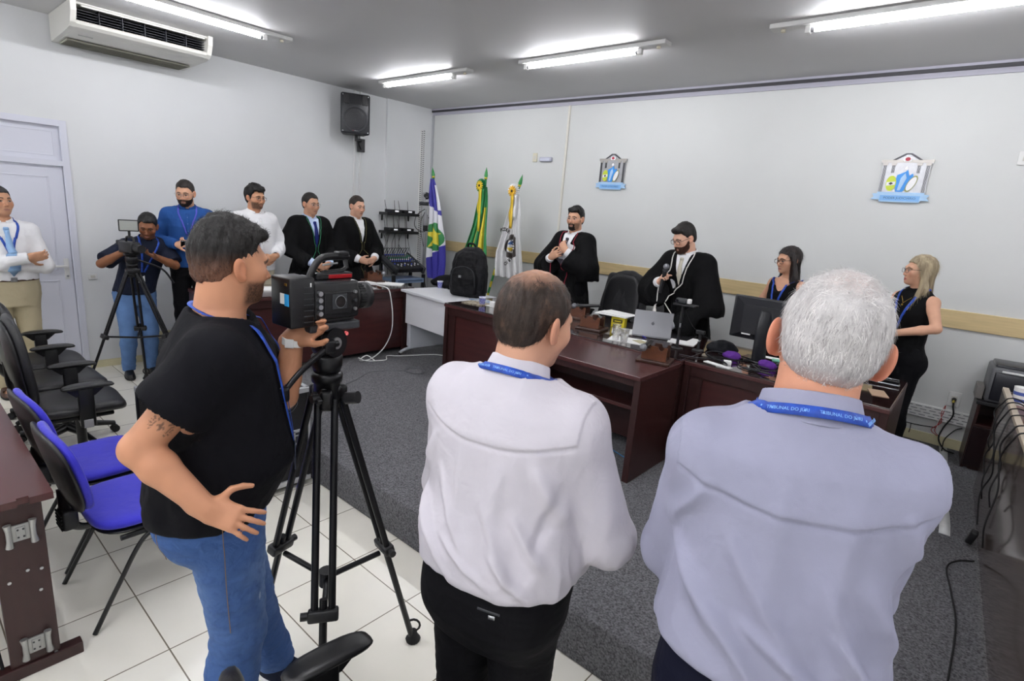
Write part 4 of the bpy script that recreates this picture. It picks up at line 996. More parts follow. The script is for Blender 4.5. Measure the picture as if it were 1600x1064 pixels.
wb = MB(); wb.tube(bez([(5.7, -.02, .39), (6.2, -.022, .40), (6.55, -.02, .385), (6.72, -.022, .40)]), .0045, M_RUBBER, 6); wb.tube(bez([(6.55, -.02, .386), (6.553, -.02, .34), (6.55, -.02, .30)]), .003, M_RUBBER, 6); tag(wb.build('cable'), 'thin black cable along the skirting of the back wall', 'cable')
wk = MB(); wk.tube(bez([(6.80, -.16, PLAT + .005), (6.80, -.06, .33), (6.85, -.03, .42), (6.89, -.03, .45)]), .004, M_RUBBER, 6); tag(wk.build('cable'), 'short black cable rising from the carpet beside the printer cabinet', 'cable')
# white tape on the carpet
M_TAPE = mat('white_tape', '#d4d6d6', .55, var=.06, vscale=20)
tp = MB(); tp.boxb((6.785, -.02, PLAT), (6.845, -.005, PLAT + .10), M_TAPE); n_ = 12
g = [[(6.775 + .105 * i / n_ + .004 * math.sin(i * 1.3) + q * .055, -.02 - 1.80 * i / n_, PLAT + .0035) for q in (0, 1)] for i in range(n_ + 1)]
tp2 = MB(); tp2.sheet(g, .003, M_TAPE); tag(tp2.build('floor_tape'), 'long white tape strip on the carpet running from the back wall', 'tape')
tp3 = MB(); tp3.box((6.78, -1.80, PLAT + .002), (.16, .04, .0035), M_TAPE, rot=(0, 0, math.radians(-8))); tag(tp3.build('floor_tape'), 'short white tape strip across the end of the long one', 'tape')
# ------------------------------------------------------------------ desks
M_MAH = mat('mahogany', '#42201f', .32, var=.16, vscale=5, stretch=(.6, 6, 6), spec=.5); M_MAHD = mat('dark_mahogany', '#331a19', .36, var=.12, vscale=5, stretch=(6, 6, .6))
M_MAHT = mat('mahogany_top', '#4d2c2c', .24, var=.10, vscale=4, stretch=(.5, 8, 8)); M_GLASS_TOP = mat('glass_over_mahogany', '#2a1717', .06, coat=1.0, spec=.8); M_GEDGE = mat('glass_edge', '#6f7f7a', .1)
def desk(label, loc, w, d, h, rotz=0, glass=True, panel_front=True, group=None, knee=False, name='courtroom_desk', shelf=None):
    """front faces -y; loc is the front left corner on the floor"""
    t = thing(name, label, 'desk', loc, rotz, group); tt = .028; gl = .008 if glass else 0
    MB().boxb((0, -0, h - tt - gl), (w, d, h - gl), M_MAHT, .003).build('desktop', None, t)
    if glass:
        g = MB(); g.boxb((.004, .004, h - gl), (w - .004, d - .004, h), M_GLASS_TOP, .002); g.build('glass_top', None, t)
    for x in (0, w - .045): MB().boxb((x, .012, 0), (x + .045, d - .02, h - tt - gl), M_MAHD, .003).build('end_panel', None, t)
    if knee:
        b = MB(); b.boxb((.045, d * .80, .10), (w - .045, d * .80 + .02, h - tt - gl), M_MAHD); b.build('back_panel', None, t)
        MB().boxb((.045, d * .35, .42), (w - .045, d * .80, .445), M_MAH, .002).build('shelf', None, t)
        MB().boxb((.045, .03, h - tt - gl - .05), (w - .045, .05, h - tt - gl), M_MAHD, .002).build('top_rail', None, t)
    else:
        MB().boxb((.045, .02, h - tt - gl - .075), (w - .045, .055, h - tt - gl), M_MAHD, .002).build('top_rail', None, t)
        p = MB(); p.boxb((.045, .045, .05), (w - .045, .065, h - tt - gl - .07), M_MAH, .002); p.build('front_panel', None, t)
        for x in (.045, w - .135): MB().boxb((x, .03, .0), (x + .09, .046, h - tt - gl - .07), M_MAHD, .002).build('stile', None, t)
    return t
bench = desk('long dark mahogany judges bench with glass top behind the open side table', (2.81, -2.15, PLAT), 2.475, .93, .74, group=None, name='judges_bench')
bench2 = desk('right section of the mahogany judges bench, ending beside the blonde woman', (5.29, -2.10, PLAT), 1.235, .86, .74, name='judges_bench')
wing = desk('open-fronted mahogany side table standing against the front of the judges bench', (4.10, -2.76, PLAT), 1.195, .605, .725, glass=False, knee=True, name='side_table')
lw1 = desk('lawyers desk of dark mahogany, section next to the white table', (1.90, -2.84, PLAT), 1.06, .70, .74, math.pi / 2, name='lawyers_desk')
lw2 = desk('lawyers desk of dark mahogany, section behind the camera on the tall tripod', (1.90, -3.90, PLAT), 1.055, .70, .74, math.pi / 2, name='lawyers_desk')

# white table between the two desks
M_WT = mat('white_table_top', '#dedfe3', .35); M_WM = mat('white_table_metal', '#cfd3da', .4)
wt = thing('white_table', 'white office table standing between the lawyers desk and the judges bench', 'table', (1.935, -2.005, PLAT), math.radians(-6))
b = MB(); b.boxb((0, 0, .712), (.85, .72, .74), M_WT, .006); b.build('tabletop', None, wt)
MB().boxb((.035, .05, .36), (.83, .066, .70), M_WT, .003).build('front_panel', None, wt)
for x in (.02, .78):
    l = MB(); l.boxb((x, .10, .06), (x + .05, .62, .712), M_WM, .004); l.tube(bez([(x + .025, -.02, .02), (x + .025, .08, .055), (x + .025, .35, .075), (x + .025, .62, .055), (x + .025, .70, .02)]), .022, M_WM, 8, flat=.8); l.cyl((x + .025, -.01, 0), (x + .025, -.01, .02), .016, m=M_RUBBER, n=10); l.cyl((x + .025, .69, 0), (x + .025, .69, .02), .016, m=M_RUBBER, n=10); l.build('leg', None, wt)
MB().boxb((.0, .10, 0.08), (.02, .13, .712), M_WM, .003).build('corner_post', None, wt)

# desk in the left foreground with metal table connectors on its end
ld = thing('conference_desk', 'dark mahogany desk end with two metal connectors in the left foreground', 'desk', (4.285, -5.45, 0))
b = MB(); b.prism([(-2.6, -.74), (0, -.74), (0, -.20), (-.018, -.20), (-.018, -.165), (0, -.165), (0, -.105), (-.018, -.105), (-.018, -.07), (0, -.07), (0, 0), (-2.6, 0)], .722, .75, M_MAHT); b.build('desktop', None, ld)
b = MB(); b.boxb((-.05, -.185, .045), (-.018, -.035, .722), M_MAHD, .003); b.build('end_panel', None, ld); MB().boxb((-.05, -.70, .0), (-.018, -.60, .722), M_MAHD, .003).build('rear_leg', None, ld)
MB().boxb((-.055, -.235, 0), (-.005, .035, .05), M_MAHD, .004).build('plinth', None, ld)
MB().boxb((-2.5, -.12, .25), (-.05, -.10, .72), M_MAH, .003).build('modesty_panel', None, ld)
MB().boxb((-2.55, -.70, 0), (-2.50, -.04, .722), M_MAHD, .003).build('end_panel', None, ld)
M_ZINC = mat('zinc_casting', '#a9aaa8', .38, .75, bump=.2, bscale=120, bdist=.003)
for z in (.615, .125):
    c = MB(); T = Matrix.Translation((-.014, -.105, z))
    for q in (-1, 1):
        c.tube([T @ Vector((.012, q * .036, -.046)), T @ Vector((.014, q * .034, -.02)), T @ Vector((.014, q * .034, .02)), T @ Vector((.012, q * .036, .046))], [.0125, .0095, .0095, .0125], M_ZINC, 10)
    c.box((0, 0, 0), (.010, .055, .066), M_ZINC, .003, M=T); c.box((.006, 0, 0), (.006, .028, .05), M_ZINC, .002, M=T)
    for yy, zz in ((-.008, .015), (.008, .015), (-.008, -.015), (.008, -.015)): c.cyl(T @ Vector((.008, yy, zz)), T @ Vector((.0105, yy, zz)), .0035, m=M_DGREY, n=8)
    c.build('metal_connector', None, ld)
for yy, zz in ((-.06, .44), (-.10, .45), (-.155, .42), (-.07, .35), (-.05, .05), (-.20, .03)):
    MB().cyl((-.017, yy, zz), (-.013, yy, zz), .006, m=M_STEEL, n=10).build('screw_head', None, ld)
fc = MB(); fc.tube(bez([(4.17, -5.66, .40), (4.18, -5.67, .25), (4.22, -5.66, .10), (4.27, -5.66, .015), (4.40, -5.70, .008), (4.6, -5.80, .008)]), .006, M_RUBBER, 8); tag(fc.build('cable'), 'black cable reaching the floor beside the desk end in the left foreground', 'cable')
fc = MB(); M_BLUEC = mat('blue_cable', '#2f6f9e', .5); fc.tube(bez([(2.35, -5.44, .35), (2.1, -5.42, .40), (1.7, -5.44, .33), (1.4, -5.6, .30)]), .004, M_BLUEC, 6); tag(fc.build('cable'), 'blue cable hanging behind the black office chairs', 'cable')

# desk at the right edge with a side panel
M_LAMS = mat('brown_laminate', '#5a4a42', .16, var=.06, vscale=3, spec=.6, coat=.6); M_EDGE = mat('beige_edge', '#b8aa98', .4)
rd = thing('partition_desk', 'dark laminate desk with a tall side panel and beige edge at the right', 'desk', (7.02, -.86, PLAT), math.radians(2.5))
b = MB(); b.boxb((0, -3.3, 0), (.03, 0, .742), M_LAMS); b.boxb((-.001, -3.301, .742), (.031, .001, .765), M_EDGE, .002); b.build('side_panel', None, rd)
MB().boxb((.03, -3.3, .675), (.80, -.02, .70), mat('red_brown_top', '#6a4038', .3, var=.1, vscale=5, stretch=(6, .6, 6)), .002).build('desktop', None, rd)
MB().boxb((.03, -.03, 0), (.80, -.005, .742), M_LAMS, .002).build('end_panel', None, rd)
# printer cabinet
cb = thing('cabinet', 'low black printer cabinet with a small round knob beside the right wall trunking', 'cabinet', (6.93, -.42, PLAT), math.radians(3))
b = MB(); b.boxb((0, 0, .0), (.52, .38, .36), M_MAHD, .003); b.boxb((0, 0, .36), (.02, .38, .52), M_MAHD); b.boxb((.50, 0, .36), (.52, .38, .52), M_MAHD); b.boxb((0, .36, .36), (.52, .38, .52), M_MAHD); b.boxb((-.01, -.015, .52), (.53, .39, .545), M_BLACK, .003); b.build('carcass', None, cb)
dr = MB(); dr.boxb((.006, -.018, .03), (.514, 0, .345), mat('dark_door', '#1f1114', .3), .003); dr = dr.build('door', None, cb); MB().sphere((.12, -.028, .21), .013, M_CHROME).build('knob', None, dr); MB().cyl((.03, -.01, .015), (.03, -.01, -.0), .012, m=M_CHROME).build('caster_cap', None, cb)
sb = tag(MB().box((7.16, -.33, PLAT + .39), (.16, .18, .05), M_PAPER, .003, rot=(0, 0, .2)).build('paper_stack'), 'stack of white paper on the open shelf of the printer cabinet', 'paper')
pr = thing('printer', 'dark grey laser printer on the low cabinet at the right edge', 'printer', (6.955, -.40, PLAT + .545), math.radians(3))
M_PRG = mat('printer_grey', '#5c5d60', .4); M_PRD = mat('printer_front', '#1c1d24', .3)
b = MB(); b.boxb((0, 0, 0), (.42, .36, .27), M_PRG, .02); b.boxb((.02, .03, .255), (.40, .33, .29), M_PRD, .01); b.build('printer_body', None, pr)
f = MB(); f.boxb((.025, -.012, .02), (.395, .01, .235), M_PRD, .008); text_into(f, 'brother', .032, M_PLASTIC_W, axes((.25, -.0135, .15), (1, 0, 0), (0, 0, 1))); f.build('front_cover', None, pr)
MB().boxb((.06, -.010, .238), (.20, .02, .252), M_PLASTIC_W, .003).build('paper_slot', None, pr)
MB().boxb((-.05, .05, .0), (-.005, .25, .10), mat('printer_side_grey', '#77736f', .5), .004).build('side_tray', None, pr)
rl = thing('tape_roll', 'white and blue striped plastic tub on the right desk in front of the printer', 'tub', (7.11, -1.02, PLAT + .70)); b = MB()
for i, (r0, r1, m) in enumerate(((.040, .042, M_WHITE), (.042, .043, mat('tub_blue', '#4a5ea8', .4)), (.043, .043, M_WHITE), (.043, .044, mat('tub_blue', '#4a5ea8', .4)), (.044, .045, M_WHITE))): b.lathe([(r0, i * .022), (r1, (i + 1) * .022)], m, 24)
b.lathe([(0, 0), (.040, 0)], M_WHITE, 24); b.lathe([(.045, .110), (.047, .116), (.03, .118), (0, .114)], M_WHITE, 24); b.build('tub_body', None, rl)
ad = MB(); ad.box((7.17, -1.45, PLAT + .70 + .018), (.06, .12, .034), M_BLACK, .006, rot=(0, 0, .4)); tag(ad.build('power_adapter'), 'black power adapter lying on the right desk beside the striped tub', 'adapter')
rng_ = random.Random(3); zt = PLAT + .772
for i, (ya, dz, sw_) in enumerate(((-1.28, .28, .06), (-1.40, .42, -.04), (-1.56, .50, .07), (-1.72, .62, -.09), (-1.95, .40, .05), (-2.10, .56, .10))):
    xo = 7.02 + .0436 * (-ya - .86) - .012; q = [(xo + .16, ya + .02, PLAT + .708), (xo + .07, ya + .01, zt + .004), (xo + .015, ya, zt + .006), (xo - .008, ya - .01, zt - .03)]
    q += [(xo - .012 - .02 * (j % 2), ya + sw_ * math.sin(j * 1.5) - .03 * j, zt - .03 - dz * j / 4) for j in range(1, 5)]
    b = MB(); b.tube(bez(q), .0042, M_RUBBER, 6); tag(b.build('cable'), ['topmost black cable draped over the right desk panel near the striped tub', 'second black cable draped over the right desk panel', 'third black cable over the right desk panel, with a wide bend', 'longest black cable hanging down the right desk panel to a plug', 'fifth black cable draped over the right desk panel', 'nearest black cable draped over the right desk panel'][i], 'cable', 'cables over the right desk panel')
pgk = MB(); pgk.box((7.025, -1.86, PLAT + .06), (.035, .045, .09), M_BLACK, .008, rot=(.3, .2, 0)); tag(pgk.build('plug_block'), 'black plug block hanging at the foot of the right desk panel', 'plug')
cf = MB(); cf.tube(bez([(7.05, -2.05, PLAT + .006), (6.98, -2.12, PLAT + .006), (6.94, -2.25, PLAT + .006), (6.97, -2.5, PLAT + .006), (7.0, -2.8, PLAT + .006), (6.99, -3.3, PLAT + .006)]), .0038, M_RUBBER, 8); tag(cf.build('cable'), 'black cable lying on the carpet along the right desk panel', 'cable')

# ------------------------------------------------------------------ chairs
def squircle(mb, c, r, m, e=.35, n=24, k=12, fn=None, M=None):
    """rounded cushion (super-ellipsoid); fn may bend it"""
    vs, fs = [], []; sp = lambda v, p: math.copysign(abs(v) ** p, v)
    for i in range(k + 1):
        a = -math.pi / 2 + math.pi * i / k
        for j in range(n):
            b = 2 * math.pi * j / n; p = Vector((c[0] + r[0] * sp(math.cos(a), e) * sp(math.cos(b), e), c[1] + r[1] * sp(math.cos(a), e) * sp(math.sin(b), e), c[2] + r[2] * sp(math.sin(a), .7)))
            vs.append(fn(p) if fn else p)
    for i in range(k):
        for j in range(n): fs.append((i * n + j, i * n + (j + 1) % n, (i + 1) * n + (j + 1) % n, (i + 1) * n + j))
    return mb.add(vs, fs, m, True, M)
M_FAB = mat('black_leatherette', '#1a1a1d', .42, bump=.25, bscale=140, bdist=.003, var=.08, vscale=12); M_SHELL = mat('chair_shell', '#121214', .35)
def office_chair(label, loc, rotz, group='black office chairs', armh=.665):
    """faces +y"""
    t = thing('office_chair', label, 'chair', loc, rotz, group)
    s_ = MB(); squircle(s_, (0, 0, .475), (.245, .24, .042), M_FAB, .45, 32, 12, lambda p: Vector((p.x, p.y, p.z - .35 * max(0, p.y - .12) ** 2 * 4 + .25 * p.x * p.x))); s_.build('seat', None, t)
    MB().boxb((-.17, -.18, .41), (.17, .16, .44), M_SHELL, .01).build('seat_pan', None, t)
    def bend(p):
        z = p.z; return Vector((p.x * (1 - .22 * max(0, (z - .80) / .28) ** 2), p.y - .20 * (z - .50) * .55 - .9 * p.x * p.x * -.6, z))
    b = MB(); R = Matrix.Translation((0, -.235, .80)) @ Matrix.Rotation(math.pi / 2, 4, 'X')
    vs = MB(); squircle(vs, (0, 0, 0), (.225, .285, .036), M_FAB, .5, 32, 12, None, R); vs.v = [tuple(bend(Vector(p))) for p in vs.v]; vs.build('backrest', None, t)
    vs = MB(); R2 = Matrix.Translation((0, -.268, .79)) @ Matrix.Rotation(math.pi / 2, 4, 'X'); squircle(vs, (0, 0, 0), (.215, .27, .018), M_SHELL, .5, 32, 12, None, R2); vs.v = [tuple(bend(Vector(p))) for p in vs.v]; vs.build('back_shell', None, t)
    MB().tube(bez([(0, -.05, .41), (0, -.22, .40), (0, -.275, .48), (0, -.285, .66)]), .03, M_SHELL, 8, flat=.5).build('back_bracket', None, t)
    for q in (-1, 1):
        a = MB(); a.boxb((q * .268 - .022, -.035, .40), (q * .268 + .022, .045, armh - .015), M_SHELL, .008); a.prism([(-.10, 0), (.11, 0), (.05, -.055), (-.045, -.055)], -.02, .02, M_SHELL, axes((q * .268, .0, armh - .008), (0, 1, 0), (0, 0, 1))); a.boxb((q * .10, -.03, .40), (q * .285, .04, .418), M_SHELL, .004)
        a = a.build('armrest', None, t); p = MB(); squircle(p, (q * .268, .02, armh), (.045, .135, .015), M_SHELL, .6, 24, 8, lambda v: Vector((v.x, v.y, v.z - .5 * (v.y - .02) ** 2))); p.build('arm_pad', None, a)
        MB().boxb((q * .268 - .024, -.02, .395), (q * .268 + .024, .03, .45), mat('lever_grey', '#9c9ca0', .4), .004).build('arm_bracket', None, a)
    MB().cyl((0, 0, .10), (0, 0, .41), .028, m=M_SHELL).build('gas_column', None, t)
    for i in range(5):
        a = math.radians(90 + 72 * i); c_, d_ = math.cos(a), math.sin(a); l = MB(); l.tube([(0, 0, .115), (c_ * .15, d_ * .15, .105), (c_ * .29, d_ * .29, .072)], [.030, .024, .017], M_SHELL, 8); l = l.build('base_arm', None, t)
        w = MB(); 
        for q in (-1, 1): w.cyl((c_ * .29 - d_ * q * .022, d_ * .29 + c_ * q * .022, .028), (c_ * .29 - d_ * q * .006, d_ * .29 + c_ * q * .006, .028), .028, m=M_RUBBER, n=14)
        w.cyl((c_ * .29, d_ * .29, .03), (c_ * .29, d_ * .29, .075), .008, m=M_SHELL, n=8); w.build('caster', None, l)
    return t
oc = office_chair('black office chair with arms in the left row, nearest the blue chairs', (2.46, -5.02, 0), math.radians(-3))
b_ = dup(oc, (1.90, -5.0, 0), math.radians(2), 'black office chair with arms in the middle of the left row')
c2_ = dup(oc, (1.355, -4.99, 0), math.radians(-2), 'black office chair with arms in the left row, nearest the man with folded arms')
near = dup(oc, (5.83, -5.11, 0), math.radians(-6), 'black office chair whose armrest shows in front of the tripod foot, bottom centre'); near.scale = (1, 1, .93)
for ch in near.children:
    if ch.name.startswith('back'): ch.scale = (1, 1, .87)
dup(oc, (.40, -2.80, PLAT), math.radians(-90), 'black office chair behind the lawyers desk, between white shirt and gowns')
dup(oc, (4.40, -.60, PLAT), math.radians(180), 'black office chair behind the gowned man holding a microphone')
dup(oc, (6.10, -.40, PLAT), math.radians(120), 'black office chair behind the judges bench, its caster showing by the blonde woman')
jc = dup(oc, (3.77, -.62, PLAT), math.radians(180), 'black office chair under a draped black jacket behind the bench')
for c_ in (b_, c2_):      # these two seats have an armrest on the far side only
    for ch in list(c_.children):
        if ch.name.startswith('armrest') and ch.data.vertices[0].co.x > 0 or ch.name.startswith('arm_bracket') and ch.data.vertices[0].co.x > 0:
            for g in list(ch.children): bpy.data.objects.remove(g)
            bpy.data.objects.remove(ch)
M_SUIT = mat('black_suit_cloth', '#131318', .75, bump=.3, bscale=500, bdist=.002, sheen=.1)

M_BLUE = mat('blue_upholstery', '#241fb4', .7, bump=.35, bscale=16, bdist=.01, var=.06, vscale=9, sheen=.2)
def visitor_chair(label, loc, rotz):
    t = thing('visitor_chair', label, 'chair', loc, rotz, 'blue visitor chairs'); r = .0125
    s_ = MB(); squircle(s_, (0, .0, .455), (.235, .22, .032), M_BLUE, .55, 32, 12, lambda p: Vector((p.x, p.y, p.z - .5 * max(0, p.y - .1) ** 2 + .2 * p.x * p.x))); s_.build('seat', None, t)
    s2 = MB(); squircle(s2, (0, .0, .425), (.225, .21, .014), M_SHELL, .55, 32, 8); s2.build('seat_pan', None, t)
    def bend(p): return Vector((p.x * (1 + .10 * (p.z - .70) / .2 - .35 * max(0, (p.z - .78) / .15) ** 2 * .5), p.y - .22 * (p.z - .55) + .55 * p.x * p.x, p.z))
    for nm, m, y, ry, sc in (('backrest', M_BLUE, -.235, .028, 1.0), ('back_shell', M_SHELL, -.262, .016, 1.02)):
        v = MB(); squircle(v, (0, 0, 0), (.215 * sc, .185 * sc, ry), m, .6, 32, 12, None, Matrix.Translation((0, y, .71)) @ Matrix.Rotation(math.pi / 2, 4, 'X')); v.v = [tuple(bend(Vector(p))) for p in v.v]; v.build(nm, None, t)
    k = MB(); k.tube(bez([(0, -.10, .405), (0, -.22, .40), (0, -.268, .46), (0, -.275, .60)]), .032, M_SHELL, 8, flat=.35); k.boxb((-.045, -.30, .42), (.045, -.24, .51), M_BLACK, .012)
    for i in range(5): k.boxb((-.046, -.304, .43 + i * .016), (.046, -.298, .436 + i * .016), M_RUBBER)
    k.build('back_bracket', None, t)
    for q in (-1, 1):
        MB().tube(bez([(q * .21, .14, .40), (q * .222, .20, .36), (q * .232, .225, .20), (q * .236, .235, 0.006)]), r, M_SHELL, 8, flat=.8).build('leg', None, t)
        MB().tube(bez([(q * .21, .05, .40), (q * .222, -.06, .37), (q * .228, -.17, .19), (q * .232, -.27, 0.006)]), r, M_SHELL, 8, flat=.8).build('leg', None, t)
        MB().tube([(q * .21, .15, .402), (q * .21, -.14, .402)], r, M_SHELL, 8).build('seat_rail', None, t)
    MB().tube([(-.21, .10, .402), (.21, .10, .402)], r, M_SHELL, 8).build('cross_rail', None, t)
    return t
v1 = visitor_chair('blue upholstered visitor chair beside the man in jeans, nearer of the two', (3.965, -5.10, 0), math.radians(2))
dup(v1, (3.41, -5.10, 0), math.radians(4), 'blue upholstered visitor chair between the other blue chair and the black ones')

# ------------------------------------------------------------------ flight case
fcse = thing('flight_case', 'black flight case with silver edges at the corner of the carpeted platform', 'case', (3.30, -4.44, 0))
M_CASE = mat('case_black', '#131315', .5, bump=.2, bscale=250, bdist=.002); M_ALU = mat('aluminium_edge', '#c4c6c8', .35, .6)
b = MB(); b.boxb((-.29, -.39, .05), (.29, .41, .695), M_CASE); b.build('case_body', None, fcse)
e = MB(); 
for x in (-.30, .30):
    for y in (-.40, .42): e.box((x - math.copysign(.011, x), y - math.copysign(.011, y), .372), (.024, .024, .655), M_CASE, .004)
for z in (.06, .682):
    for x in (-.30, .30): e.box((x - math.copysign(.012, x), .01, z), (.028, .825, .036), M_ALU, .004)
    for y in (-.40, .42): e.box((0, y - math.copysign(.012, y), z), (.60, .028, .036), M_ALU, .004)
e.build('edge_trim', None, fcse)
def latch(y, z):
    l = MB(); l.boxb((.290, y - .075, z - .055), (.298, y + .075, z + .055), M_ALU, .006); l.boxb((.296, y - .055, z - .036), (.300, y + .055, z + .036), M_DGREY, .004); l.tube([(.302, y - .045, z - .024), (.310, y - .045, z + .02), (.310, y + .045, z + .02), (.302, y + .045, z - .024)], .005, M_STEEL, 8); l.build('recessed_handle', None, fcse)
latch(.30, .365); latch(-.02, .365)
MB().boxb((.288, .405, .30), (.302, .422, .50), M_ALU, .003).build('corner_latch', None, fcse)
for x in (-.22, .22):
    for y in (-.34, .34): MB().cyl((x - .02, y, .026), (x + .02, y, .026), .026, m=M_RUBBER, n=14).build('caster', None, fcse)
zt = .702
M_LIME = mat('lime_pack', '#a8cf3a', .5, var=.35, vscale=30, var2='#e8efd0')
for i, (x, y, rz, lb) in enumerate(((3.36, -4.13, .5, 'lime green and white packet on the flight case, next to the white battery'), (3.30, -4.24, 1.0, 'lime green packet on the flight case, partly under the other one'), (3.24, -4.12, .2, 'small lime green packet at the back of the flight case top'))):
    tag(MB().box((x, y, zt + .010 + i * .0), (.13, .075, .018), M_LIME, .006, rot=(0, 0, rz)).build('packet'), lb, 'packet')
tag(MB().box((3.46, -4.14, zt + .013), (.075, .15, .026), M_WHITE, .012, rot=(0, 0, .25)).build('white_battery'), 'white battery pack on the corner of the flight case', 'battery')
cc = MB(); pts = []
for i in range(60): a = i * .55; pts.append((3.606 + .006 * math.sin(i * 2.1), -4.22 + (.05 + .018 * math.sin(i * .37)) * math.cos(a) + .0008 * i, .61 + (.040 + .015 * math.cos(i * .23)) * math.sin(a)))
cc.tube(bez(pts, 3), .0012, M_GREY, 5); cc.tube(bez([pts[0], (3.607, -4.23, .69), (3.56, -4.22, .716)]), .0012, M_GREY, 5); tag(cc.build('thin_wire'), 'coil of thin grey wire hanging on the side of the flight case', 'wire')
# ------------------------------------------------------------------ the people
def cloth(name, col, rough=.8, bump=.25, bscale=700, var=.04, sheen=.0, b2=(.16, 20, .02), stretch=(1, 1, 1)):
    return mat(name, col, rough, bump=bump, bscale=bscale, bdist=.0015, var=var, vscale=7, sheen=sheen, bump2=b2, stretch=stretch, spec=.15)
C_WHITE = cloth('white_shirting', '#eeeef0'); C_WHITE2 = cloth('white_shirting_lilac', '#d2ced6'); C_LILAC = cloth('grey_lilac_shirting', '#9c9db2'); C_PALEB = cloth('pale_blue_shirting', '#c4d4ee')
C_BLUE = cloth('blue_shirting', '#27508f'); C_NAVY = cloth('navy_polo', '#1d2233'); C_TEE = cloth('black_tee', '#0a0a10'); C_BLACK = cloth('black_trousers', '#0c0c10'); C_NAVYT = cloth('dark_navy_trousers', '#101224')
C_KHAKI = cloth('khaki_cotton', '#b8ad90'); C_KHAKI2 = cloth('light_khaki_cotton', '#c8c0aa'); C_GOWN = cloth('black_gown_cloth', '#08080a', .78, var=.1); C_DRESS = cloth('black_knit', '#09090b', .8)
C_TIEB = cloth('light_blue_tie', '#93b6dd', .55); C_TIEN = cloth('navy_tie', '#1c2568', .5); C_TIES = cloth('silver_tie', '#c9c4b4', .5); C_TIED = cloth('dark_grey_tie', '#55505a', .5)
L_BLUE = mat('blue_lanyard', '#2456c4', .55, var=.35, vscale=55, var2='#173a94'); L_PURP = mat('violet_lanyard', '#4a4bb8', .55)
M_LEATH = mat('black_leather', '#111112', .4); M_BROWN = mat('brown_leather', '#4a2e22', .45); M_BTN = mat('shirt_button', '#e8e4dc', .4)
def denim(name, col, fade):
    m = cloth(name, col, .85, .4, 900, .3, .1, (.5, 22, .02)); return m
C_JEANS = mat('blue_denim', '#ffffff', .85, attr='Col', bump=.35, bscale=900, bdist=.0015, bump2=(.45, 24, .02), spec=.2)
C_JEANS2 = cloth('light_denim', '#5f7fae', .85, var=.18)
def jeans_color(P_):
    def f(V):
        base = np.array(lin('#3d5b90')); fade = np.array(lin('#84a0cc')); dark = np.array(lin('#2b4068')); w = np.zeros(len(V))
        for sd in 'lr':
            h, k = P_.J['hip_' + sd], P_.J['kn_' + sd]; t = np.clip((V - h) @ (k - h) / ((k - h) @ (k - h)), 0, 1); c = h + t[:, None] * (k - h); d = V - c
            side = np.abs(d[:, 0]); w = np.maximum(w, np.exp(-((side / .06) ** 2)) * np.exp(-((t - .55) / .35) ** 2) * (np.linalg.norm(d, axis=1) < .15))
        n = noise3(V, 60.0, 2) * .5 + noise3(V, 160.0, 3) * .5
        C = base + (fade - base) * (np.clip(w * (.8 + .5 * n) + .28 * np.clip(noise3(V, 9.0, 6), 0, 1), 0, 1) * .8)[:, None]; C = C + (dark - C) * np.clip(-n * .35, 0, .3)[:, None]
        rip = ((noise3(V * np.array((1, 1, .45)), 30.0, 9) > .78) & (w > .25))[:, None] * .55; return C + (np.array(lin('#b9c6da')) - C) * rip
    return f

# --- man by the door
p = Person('man in a white shirt, light blue tie and khaki trousers, arms folded by the door', .5, -5.05, 0, (.99, .10), 1.785, skin='#c39273', head=(14, -7, 0), res=.0065, fat=1.04)
p.put('el_r', (.235, .11, 1.15)).put('wr_r', (-.09, .235, 1.225)).put('el_l', (-.235, .10, 1.14)).put('wr_l', (.10, .185, 1.165))
p.hands['r'] = dict(dir=(-1, .05, .18), palm=(.1, -1, .2), thumb=-1, curl=28, thumb_out=60); p.hands['l'] = dict(dir=(1, -.2, .05), palm=(0, -1, 0), curl=20)
p.body(stubble=.12, brow='#1c1512'); p.hair('#14100e', top=.016, side=.006); p.shirt(C_WHITE, hem=1.0, bag=.014); p.collar(C_WHITE); p.buttons(M_BTN, n=4)
p.tie(C_TIEB, z1=1.03, w=.085); p.lanyard(L_BLUE, drop=1.24, card=False); p.trousers(C_KHAKI, waist=1.035); p.belt(M_BROWN, buckle=M_STEEL); p.shoes(M_BROWN, M_RUBBER)
MB().tube([tuple(p.J['wr_r'] + np.array((.01, .031 * math.cos(a), .031 * math.sin(a)))) for a in [2 * math.pi * i / 16 for i in range(16)]], .004, M_STEEL, 6, closed=True).build('wrist_band', None, p.root)

# --- man filming in the far corner
p = Person('man in a navy polo and jeans bending to a video camera, at the far left', .50, -4.14, 0, (1, -.02), 1.64, skin='#8a5a3e', head=(-22, 24, -4), lean=(-.11, .13), res=.0065)
p.put('el_r', (.30, .26, 1.17)).put('wr_r', (.15, .42, 1.30)).put('el_l', (-.30, .24, 1.14)).put('wr_l', (-.10, .37, 1.24))
p.hands['r'] = dict(dir=(-.35, .5, .35), palm=(-1, .1, 0), curl=42, thumb=1, thumb_out=50); p.hands['l'] = dict(dir=(.75, .35, .35), palm=(.2, .3, .9), thumb=-1, curl=22)
p.J['kn_l'] += np.array((0, .05, 0)); p.J['kn_r'] += np.array((0, .05, 0))
p.body(stubble=.45, brow='#120c0a', eyes=.5); p.hair('#0d0b0a', top=.014, side=.008); p.shirt(C_NAVY, sleeve=.42, hem=.90, infl=.02, tucked=False); p.collar(C_NAVY, h=.03); p.trousers(C_JEANS2, waist=.95, infl=.006, taper=.9, crease=.012); p.shoes(M_LEATH, M_RUBBER)
p.lanyard(L_BLUE, drop=1.12)

